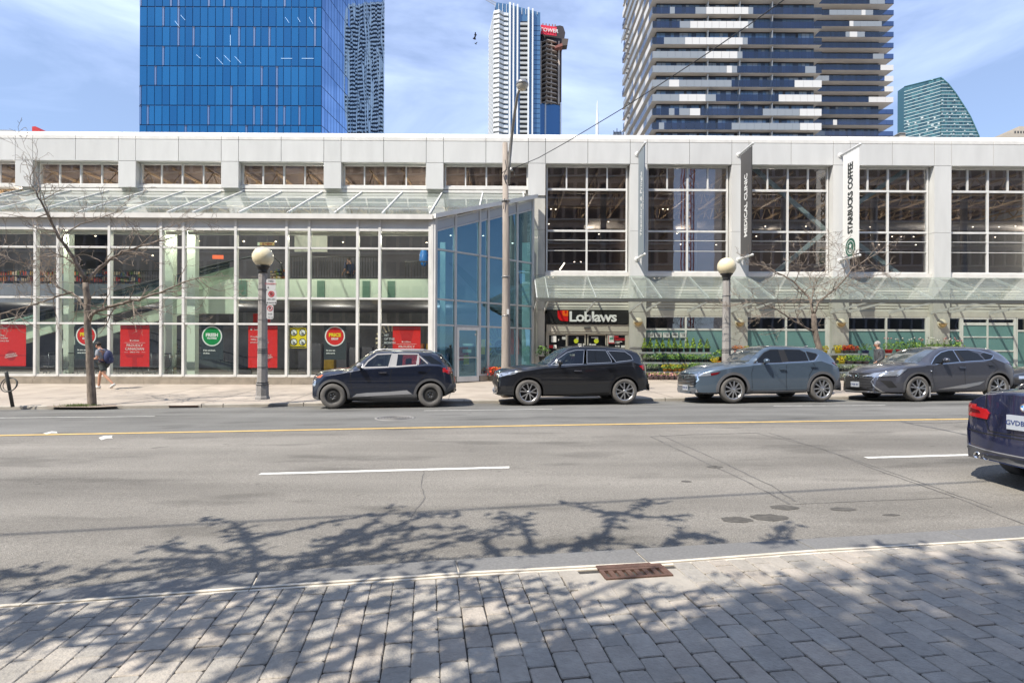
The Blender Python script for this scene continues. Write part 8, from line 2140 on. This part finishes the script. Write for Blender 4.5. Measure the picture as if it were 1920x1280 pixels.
def plant(k, px, base_y, Y, label, group, zb=None, s_=1.0, stems=False):
    x, z = BL(px, base_y, Y); z = zb if zb is not None else z
    e = empty('potted_plant', world(x, Y, z), rq.uniform(0, 6), label, 'potted plant', group)
    potm, pr, ph, fl_ = KINDS[k]
    o = link(bpy.data.objects.new('pot', pot_mesh(potm, pr, ph)), e); o.scale = (s_,) * 3
    o = link(bpy.data.objects.new('foliage', fl_[rq.randrange(3)]), e); o.location.z = ph * .8 * s_; o.scale = (s_ * rq.uniform(1.05, 1.3), s_ * rq.uniform(1.05, 1.3), s_ * rq.uniform(1.0, 1.3)); o.rotation_euler.z = rq.uniform(0, 6)
    if stems:
        mb = MB()
        for q in range(4):
            a = rq.uniform(0, 6.28); p1 = Vector((math.cos(a) * .16, math.sin(a) * .16, ph + .55 * rq.uniform(.8, 1.1))); mb.mi = 0; mb.tube([(0, 0, ph), p1], .005, 3); mb.mi = 1; mb.ball(p1, .035, 6, 4)
        mb.build('flower_stems', [L_GRN, F_WHT if rq.random() < .5 else F_PNK], e)
    return e
M_RACK = mat('rack_grey', (.42, .43, .43), .5, metal=.2, dirt=.15)
def rack(p0, p1, shelves, label):
    """shelves: list of (y px, depth Y)"""
    x0, x1 = bx(p0, 25.8), bx(p1, 25.8); e = empty('plant_rack', world((x0 + x1) / 2, 25.6, .17), PHI, label, 'plant rack'); W = x1 - x0
    for sy, Y in shelves:
        z = BL((p0 + p1) / 2, sy, Y)[1] - .17
        piece('shelf', M_RACK, -W / 2, W / 2, Y - 25.6 - .17, Y - 25.6 + .17, z - .05, z, e)
        piece('shelf_lip', M_RACK, -W / 2, W / 2, Y - 25.6 - .185, Y - 25.6 - .171, z - .07, z + .02, e)
        n = max(2, int(W / 1.3))
        for k in range(n + 1):
            x = -W / 2 + .03 + (W - .06) * k / n
            piece('leg', M_RACK, x - .02, x + .02, Y - 25.6 - .02, Y - 25.6 + .02, 0, z - .05, e)
    return e
rack(1203, 1336, [(660.5, 26.1), (679.5, 25.75), (697, 25.4)], 'stepped grey plant rack with conifers on top, left of the second globe street lamp')
ORDN = ['first', 'second', 'third', 'fourth', 'fifth', 'sixth', 'seventh', 'eighth', 'ninth', 'tenth', 'eleventh', 'twelfth', 'thirteenth', 'fourteenth', 'fifteenth', 'sixteenth', 'seventeenth', 'eighteenth', 'nineteenth', 'twentieth']
def row(kinds_, pxs, by, Y, desc, group, **k):
    for i, px in enumerate(pxs):
        kk = kinds_[i % len(kinds_)] if isinstance(kinds_, (list, tuple)) else kinds_
        plant(kk, px, by, Y, desc % ORDN[i], group, **k)
row('cone', [1208, 1219.5, 1231, 1242.5, 1254, 1265, 1276, 1288, 1300, 1313, 1326], 660.5, 26.1, '%s small lime conifer from the left on the top shelf of the left rack', 'small conifers on the top shelf')
row(['greyg', 'greyg', 'green', 'dark', 'green', 'green', 'dark', 'green', 'green', 'greyg', 'green', 'greyg'], [1213, 1223, 1234, 1245, 1257, 1268, 1279, 1290, 1301, 1312, 1322, 1332], 679.5, 25.75, '%s leafy plant from the left on the second shelf of the left rack', 'leafy plants on the second shelf')
row(['greyg', 'greyg', 'yellow', 'yellow', 'yellow', 'yellow', 'yellow', 'green', 'green', 'green'], [1219, 1230, 1247, 1256, 1265, 1274, 1283, 1298, 1309, 1320], 697, 25.4, '%s plant from the left on the third shelf of the left rack', 'plants on the third shelf')
row('pink', [1220, 1229, 1239, 1249, 1259, 1269, 1279, 1290, 1302], 709.5, 25.05, '%s pink flowering plant from the left on the pavement before the left rack', 'pink flowering plants on the pavement', zb=.17)
plant('green', 1351, 677, 25.8, 'bushy green plant in a dark pot just left of the second globe lamp post', None, s_=1.4); plant('yelpot', 1340, 683, 25.5, 'yellow flowers at the right end of the left rack', None)
e = empty('stand_table', world(bx(1349, 25.6), 25.6, .17), PHI, 'low orange display box beside the second globe lamp post', 'display box')
piece('box', P_ORG, -.28, .28, -.2, .2, 0, .80, e); piece('lid', F_ORG, -.3, .3, -.22, .22, .801, .84, e)
e = empty('red_white_board', world(bx(1384, 25.4), 25.4, .17), PHI, 'red and white patterned stand right of the second globe lamp post', 'display stand')
W_ = bx(1398, 25.4) - bx(1370, 25.4); H_ = BL(1384, 657, 25.4)[1] - .17
piece('panel', P_RED, -W_ / 2, W_ / 2, 0, .05, 0, H_, e); mb = MB()
for k in range(3): mb.prism([(-W_ / 2 + k * W_ / 3, -.004, H_), (-W_ / 2 + (k + .9) * W_ / 3, -.004, H_), (-W_ / 2 + (k + .2) * W_ / 3, -.004, H_ - .3)], (0, .003, 0))
mb.build('pattern', F_WHT, e)
for px in (1378, 1389, 1400): plant('coral' if px < 1395 else 'yelpot', px, 657.5, 25.5, 'orange flowers %s on the red and white stand' % {1378: 'leftmost', 1389: 'in the middle', 1400: 'rightmost'}[px], 'flowers on the red and white stand', s_=.6)
rack(1536, 1632, [(663, 26.1), (683, 25.75), (697, 25.4)], 'stepped plant rack behind the blue-grey car, left of the older pedestrian')
rack(1655, 1800, [(663, 26.1), (683, 25.75)], 'long plant rack behind the grey crossover, right of the older pedestrian')
for k, (kd, px, lb) in enumerate((('yelpot', 1546, 'yellow flowers on the right rack, partly behind the car tail'), ('yelpot', 1571, 'yellow pot of flowers on the top shelf of the right rack'), ('redfl', 1586, 'leftmost of three red flower pots on the right rack'), ('redfl', 1595, 'middle of three red flower pots on the right rack'), ('redfl', 1603, 'rightmost of three red flower pots on the right rack'), ('bluepot', 1623, 'green plant in a blue pot beside the older pedestrian'))):
    plant(kd, px, 663, 26.1, lb, 'plants on the top shelf of the right rack')
for k, px in enumerate((1666, 1687, 1708)): plant('redpot', px, 663, 26.1, '%s geranium in a red pot right of the older pedestrian' % ('first', 'second', 'third')[k], 'geraniums in red pots', stems=True)
row(['green', 'green', 'greyg'], [1722, 1733, 1744, 1755, 1766, 1777, 1788, 1797], 663, 26.1, '%s leafy plant from the left above the roof of the grey crossover', 'leafy plants above the grey car', s_=1.25, stems=True)
row(['yelpot', 'bowl', 'bowl', 'bowl', 'coral'], [1578, 1593, 1608, 1622, 1668], 683, 25.75, '%s plant from the left on the second shelf of the right rack', 'plants on the second shelf of the right rack')
row(['greyg', 'white', 'greyg', 'white', 'white'], [1574, 1586, 1598, 1609, 1620], 697, 25.4, '%s pale plant from the left on the third shelf of the right rack', 'pale plants on the right rack')
row('white', [1577, 1588, 1599, 1611], 709.5, 25.05, '%s silvery plant from the left on the pavement before the right rack', 'silvery plants on the pavement', zb=.17)
plant('dark', 1018, 678, 25.6, 'dark green shrub beside the shop entrance behind the black car hood', None, s_=1.7); 
plant('redfl', 924, 716, 24.0, 'red and green plant at the foot of the angled glass wall', None, zb=.16, s_=1.5); plant('coral', 938, 714, 24.3, 'orange flowering plant at the foot of the angled glass wall', None, zb=.16, s_=1.4)
plant('green', 1904, 712, 25.0, 'light green plant behind the roof of the blue sedan, left one', None, zb=.2, s_=1.6); plant('green', 1916, 712, 25.0, 'light green plant behind the roof of the blue sedan, right one', None, zb=.2, s_=1.6)
# ================================================================ PEOPLE
def skinmesh(name, pts, edges, m, parent, sub=2, root=0):
    """pts: dict key -> (x, y, z, radius)"""
    ks = list(pts); me = bpy.data.meshes.new(name); me.from_pydata([pts[k][:3] for k in ks], [(ks.index(a), ks.index(b)) for a, b in edges], [])
    o = bpy.data.objects.new(name, me); COL.objects.link(o); md = o.modifiers.new('s', 'SKIN'); md.use_smooth_shade = True
    sk = me.skin_vertices[0].data
    for i, k in enumerate(ks):
        r_ = pts[k][3]; sk[i].radius = r_ if hasattr(r_, '__len__') else (r_, r_); sk[i].use_root = (i == root)
    s2 = o.modifiers.new('u', 'SUBSURF'); s2.levels = sub; s2.render_levels = sub
    bpy.context.view_layer.update()
    nm = bpy.data.meshes.new_from_object(o.evaluated_get(bpy.context.evaluated_depsgraph_get())); nm.materials.clear(); nm.materials.append(m)
    bpy.data.objects.remove(o); o = link(bpy.data.objects.new(name, nm), parent)
    for p in nm.polygons: p.use_smooth = True
    return o
M_SKIN = mat('skin', (.50, .27, .18), .5, var=.05); M_HAIRD = mat('hair_dark', (.03, .02, .015), .7); M_HAIRG = mat('hair_grey', (.36, .33, .30), .7)
def hand(pts, edges, key, wrist, d, up, side):
    """palm and five fingers"""
    w0 = Vector(wrist); d = Vector(d).normalized(); up = Vector(up).normalized(); lat = d.cross(up).normalized()
    pm = w0 + d * .05; pts[key + 'p'] = (*pm, (.035, .018)); edges.append((key, key + 'p'))
    for f in range(4):
        b = pm + d * .035 + lat * (f - 1.5) * .018; L_ = (.065, .075, .07, .055)[f]
        m1 = b + d * L_ * .5 - up * .006; t = b + d * L_ * .85 - up * .028
        pts[key + 'f%d' % f] = (*m1, .0085); pts[key + 't%d' % f] = (*t, .007); edges += [(key + 'p', key + 'f%d' % f), (key + 'f%d' % f, key + 't%d' % f)]
    th = w0 + d * .045 + lat * side * .04 - up * .01; t2 = th + d * .035 + lat * side * .006 - up * .01
    pts[key + 'h'] = (*th, .010); pts[key + 'g'] = (*t2, .008); edges += [(key, key + 'h'), (key + 'h', key + 'g')]
def person(loc, rz, label, J, skin=M_SKIN, hair=M_HAIRD):
    """J: joints in metres; x forward, y left, z up"""
    e = empty('person', loc, rz, label, 'person'); V3 = Vector
    pts = {'pel': (*J['pel'], (.13, .10)), 'wai': (*V3(J['pel']).lerp(V3(J['che']), .45), (.12, .095)), 'che': (*J['che'], (.15, .105)), 'nek': (*J['nek'], .052), 'hd0': (*V3(J['nek']).lerp(V3(J['hea']), .45), .060), 'hea': (*J['hea'], (.078, .095)), 'hdt': (*(V3(J['hea']) + (V3(J['hea']) - V3(J['nek'])).normalized() * .07), (.065, .075))}
    ed = [('pel', 'wai'), ('wai', 'che'), ('che', 'nek'), ('nek', 'hd0'), ('hd0', 'hea'), ('hea', 'hdt')]
    for s_ in 'lr':
        sh = V3(J['sh' + s_]); el = V3(J['el' + s_]); wr = V3(J['wr' + s_])
        pts.update({'sh' + s_: (*sh, .062), 'el' + s_: (*el, .042), 'wr' + s_: (*wr, .028)})
        ed += [('che', 'sh' + s_), ('sh' + s_, 'el' + s_), ('el' + s_, 'wr' + s_)]
        dd = (wr - el).normalized(); hand(pts, ed, 'wr' + s_, wr, dd, dd.cross(V3((0, 1, 0))) if abs(dd.y) < .9 else V3((0, 0, 1)), 1 if s_ == 'r' else -1)
        hi = V3(J['hi' + s_]); kn = V3(J['kn' + s_]); an = V3(J['an' + s_]); to = V3(J['to' + s_])
        cf = kn.lerp(an, .3)
        pts.update({'hi' + s_: (*hi, .090), 'kn' + s_: (*kn, .056), 'cf' + s_: (*cf, .054), 'an' + s_: (*an, .036), 'to' + s_: (*to, (.035, .022))})
        ed += [('pel', 'hi' + s_), ('hi' + s_, 'kn' + s_), ('kn' + s_, 'cf' + s_), ('cf' + s_, 'an' + s_), ('an' + s_, 'to' + s_)]
    skinmesh('body', pts, ed, skin, e)
    # face: nose, eyes, mouth, ears, hair
    hd = V3(J['hea']); upv = (hd - V3(J['nek'])).normalized(); fw_ = (V3((1, 0, 0)) + V3((0, 0, -1)) * J.get('look', .2)).normalized(); upv = (upv - fw_ * upv.dot(fw_)).normalized(); lt = upv.cross(fw_)
    mb = MB(); mb.ball(hd + fw_ * .095 - upv * .01, .018, 8, 6, (1.2, .8, 1.2))
    for s_ in (-1, 1): mb.ball(hd + lt * s_ * .080 - upv * .005, .025, 8, 6, (.8, .5, 1.3))
    mb.build('nose_and_ears', skin, e)
    mb = MB()
    for s_ in (-1, 1): mb.ball(hd + fw_ * .085 + lt * s_ * .030 + upv * .018, .009, 6, 5)
    mb.build('eyes', M_HAIRD, e); MB().ball(hd + fw_ * .084 - upv * .048, .02, 8, 5, (.5, 1, .3)).build('mouth', mat('lips', (.35, .12, .10), .5), e)
    mb = MB(); mb.ball(hd + upv * .035 - fw_ * .022, .098, 14, 10, (1, .88, .95)); mb.build('hair', hair, e)
    return e, (hd, fw_, upv, lt), V3
def garment(e, name, pts, ed, m): return skinmesh(name, pts, ed, m, e)
# walking man with a backpack, facing left
Yw = 19.8; gx_ = P(194, 730, Yw).x; gz_ = zside(gx_, Yw)
J = dict(pel=(0, 0, .93), che=(.07, 0, 1.30), nek=(.13, 0, 1.44), hea=(.20, 0, 1.56), look=.55, shl=(.06, .19, 1.37), shr=(.06, -.19, 1.37), ell=(.06, .24, 1.10), elr=(.05, -.24, 1.10), wrl=(.28, .12, 1.09), wrr=(.28, -.10, 1.10),
         hil=(0, .09, .90), hir=(0, -.09, .90), knl=(-.10, .10, .52), knr=(.20, -.09, .50), anl=(-.42, .10, .20), anr=(.24, -.09, .09), tol=(-.36, .10, .05), tor=(.38, -.09, .03))
e, (hd, fw_, upv, lt), V3 = person((gx_, Yw, gz_), math.pi, 'man with navy backpack, grey T-shirt and dark shorts walking left behind the bare tree', J)
M_TS = mat('tshirt_grey', (.26, .28, .31), .85, var=.1, vs=12); M_SH = mat('shorts_charcoal', (.055, .065, .065), .85, var=.15, vs=12); M_BP = mat('backpack_navy', (.025, .035, .10), .7, var=.15, vs=8)
garment(e, 'tshirt', {'a': (0, 0, .92, (.145, .12)), 'b': (.035, 0, 1.12, (.14, .115)), 'c': (.07, 0, 1.32, (.165, .12)), 'n': (.115, 0, 1.41, .07), 'l': (.06, .20, 1.36, .078), 'l2': (.06, .235, 1.17, .068), 'r': (.06, -.20, 1.36, .078), 'r2': (.055, -.235, 1.17, .068)}, [('a', 'b'), ('b', 'c'), ('c', 'n'), ('c', 'l'), ('l', 'l2'), ('c', 'r'), ('r', 'r2')], M_TS)
garment(e, 'shorts', {'a': (0, 0, .95, (.15, .12)), 'l': (0, .09, .88, .115), 'l2': (-.08, .10, .62, .095), 'r': (0, -.09, .88, .115), 'r2': (.13, -.09, .60, .095)}, [('a', 'l'), ('l', 'l2'), ('a', 'r'), ('r', 'r2')], M_SH)
mb = MB(); mb.ball((-.17, 0, 1.15), .17, 14, 10, (.80, .95, 1.45)); mb.ball((-.27, 0, 1.05), .10, 10, 8, (.7, 1.1, 1.3)); mb.build('backpack', M_BP, e)
mb = MB()
for s_ in (-1, 1): mb.tube([(-.10, s_ * .11, 1.38), (.04, s_ * .12, 1.44), (.19, s_ * .12, 1.36), (.20, s_ * .13, 1.18), (.0, s_ * .16, 1.0), (-.12, s_ * .13, .98)], .018, 6)
mb.build('backpack_straps', M_BP, e)
mb = MB(); mb.ball(hd + upv * .055 - fw_ * .012, .100, 14, 8, (1, .92, .72)); b_ = hd + fw_ * .11 + upv * .045; mb.ball(b_, .075, 12, 6, (1.1, .95, .14)); mb.build('cap', mat('cap_black', (.02, .02, .022), .8), e)
mb = MB()
for (a, t) in ((J['anl'], J['tol']), (J['anr'], J['tor'])):
    a, t = V3(a), V3(t); mb.tube([a + V3((-.05, 0, -.02)), a.lerp(t, .4) + V3((0, 0, .0)), t + V3((.05, 0, .0))], [.048, .052, .036], 10)
mb.build('shoes', mat('shoe_white', (.62, .60, .57), .6), e)
piece('phone', M_BLK, .37, .40, -.03, .04, 1.07, 1.14, e)
# older pedestrian
Yp = 19.6; gx_ = P(1649, 700, Yp).x; gz_ = zside(gx_, Yp)
J = dict(pel=(0, 0, .96), che=(.02, 0, 1.36), nek=(.05, 0, 1.50), hea=(.08, 0, 1.63), look=.2, shl=(.01, .21, 1.44), shr=(.01, -.21, 1.44), ell=(.02, .27, 1.15), elr=(-.02, -.27, 1.14), wrl=(.20, .22, 1.0), wrr=(.10, -.24, .93),
         hil=(0, .09, .92), hir=(0, -.09, .92), knl=(.08, .10, .50), knr=(-.04, -.09, .50), anl=(.06, .10, .09), anr=(-.16, -.09, .10), tol=(.20, .10, .03), tor=(-.04, -.09, .03))
e, (hd, fw_, upv, lt), V3 = person((gx_, Yp, gz_), math.pi - .25, 'older grey-haired person in a dark grey jacket beside the plant racks', J, hair=M_HAIRG)
M_JK = mat('jacket_grey', (.085, .088, .095), .75, var=.2, vs=10, bump=.4, bs=14); M_TR = mat('trousers_dark', (.03, .03, .035), .8)
garment(e, 'jacket', {'a': (0, 0, .80, (.19, .15)), 'b': (.0, 0, 1.08, (.185, .15)), 'c': (.02, 0, 1.37, (.20, .14)), 'n': (.04, 0, 1.48, .085), 'l': (.01, .23, 1.42, .088), 'l2': (.02, .28, 1.15, .070), 'l3': (.17, .235, 1.02, .05), 'r': (.01, -.23, 1.42, .088), 'r2': (-.02, -.28, 1.14, .07), 'r3': (.08, -.25, .97, .05)}, [('a', 'b'), ('b', 'c'), ('c', 'n'), ('c', 'l'), ('l', 'l2'), ('l2', 'l3'), ('c', 'r'), ('r', 'r2'), ('r2', 'r3')], M_JK)
garment(e, 'trousers', {'a': (0, 0, .95, (.15, .12)), 'l': (0, .09, .88, .11), 'l2': (.08, .10, .5, .08), 'l3': (.06, .10, .12, .065), 'r': (0, -.09, .88, .11), 'r2': (-.04, -.09, .5, .08), 'r3': (-.15, -.09, .13, .065)}, [('a', 'l'), ('l', 'l2'), ('l2', 'l3'), ('a', 'r'), ('r', 'r2'), ('r2', 'r3')], M_TR)
mb = MB(); mb.tube([hd + fw_ * .095 + lt * -.05 + upv * .02, hd + fw_ * .10 + upv * .02, hd + fw_ * .095 + lt * .05 + upv * .02], .006, 5); mb.build('glasses', M_BLK, e)
mb = MB()
for (a, t) in ((J['anl'], J['tol']), (J['anr'], J['tor'])):
    a, t = V3(a), V3(t); mb.tube([a + V3((-.05, 0, -.03)), a.lerp(t, .4), t + V3((.05, 0, 0))], [.048, .052, .036], 8)
mb.build('shoes', M_BLK, e)
mb = MB(); mb.ball((.02, -.30, .80), .14, 10, 8, (1, .5, 1.3)); mb.build('hand_bag', mat('bag_black', (.015, .015, .018), .6), e)
# shopper on the upper gallery
gy = 25.9; lx, _ = BL(656, 500, gy); q = world(lx, gy, bz(562, YG) + .12)
J['look'] = .4
e, (hd, fw_, upv, lt), V3 = person((q[0], q[1], zF2 - .55), 2.6, 'shopper in a dark jacket behind the railing on the upper gallery', J)
garment(e, 'jacket', {'a': (0, 0, .86, (.17, .13)), 'b': (.0, 0, 1.1, (.17, .135)), 'c': (.02, 0, 1.37, (.19, .13)), 'n': (.04, 0, 1.48, .08), 'l': (.01, .23, 1.42, .08), 'l2': (.02, .28, 1.15, .065), 'r': (.01, -.23, 1.42, .08), 'r2': (-.02, -.28, 1.14, .065)}, [('a', 'b'), ('b', 'c'), ('c', 'n'), ('c', 'l'), ('l', 'l2'), ('c', 'r'), ('r', 'r2')], mat('jacket_blue', (.04, .05, .10), .8))
garment(e, 'trousers', {'a': (0, 0, .95, (.15, .12)), 'l': (0, .09, .88, .11), 'l2': (.08, .10, .5, .08), 'r': (0, -.09, .88, .11), 'r2': (-.04, -.09, .5, .08)}, [('a', 'l'), ('l', 'l2'), ('a', 'r'), ('r', 'r2')], M_TR)
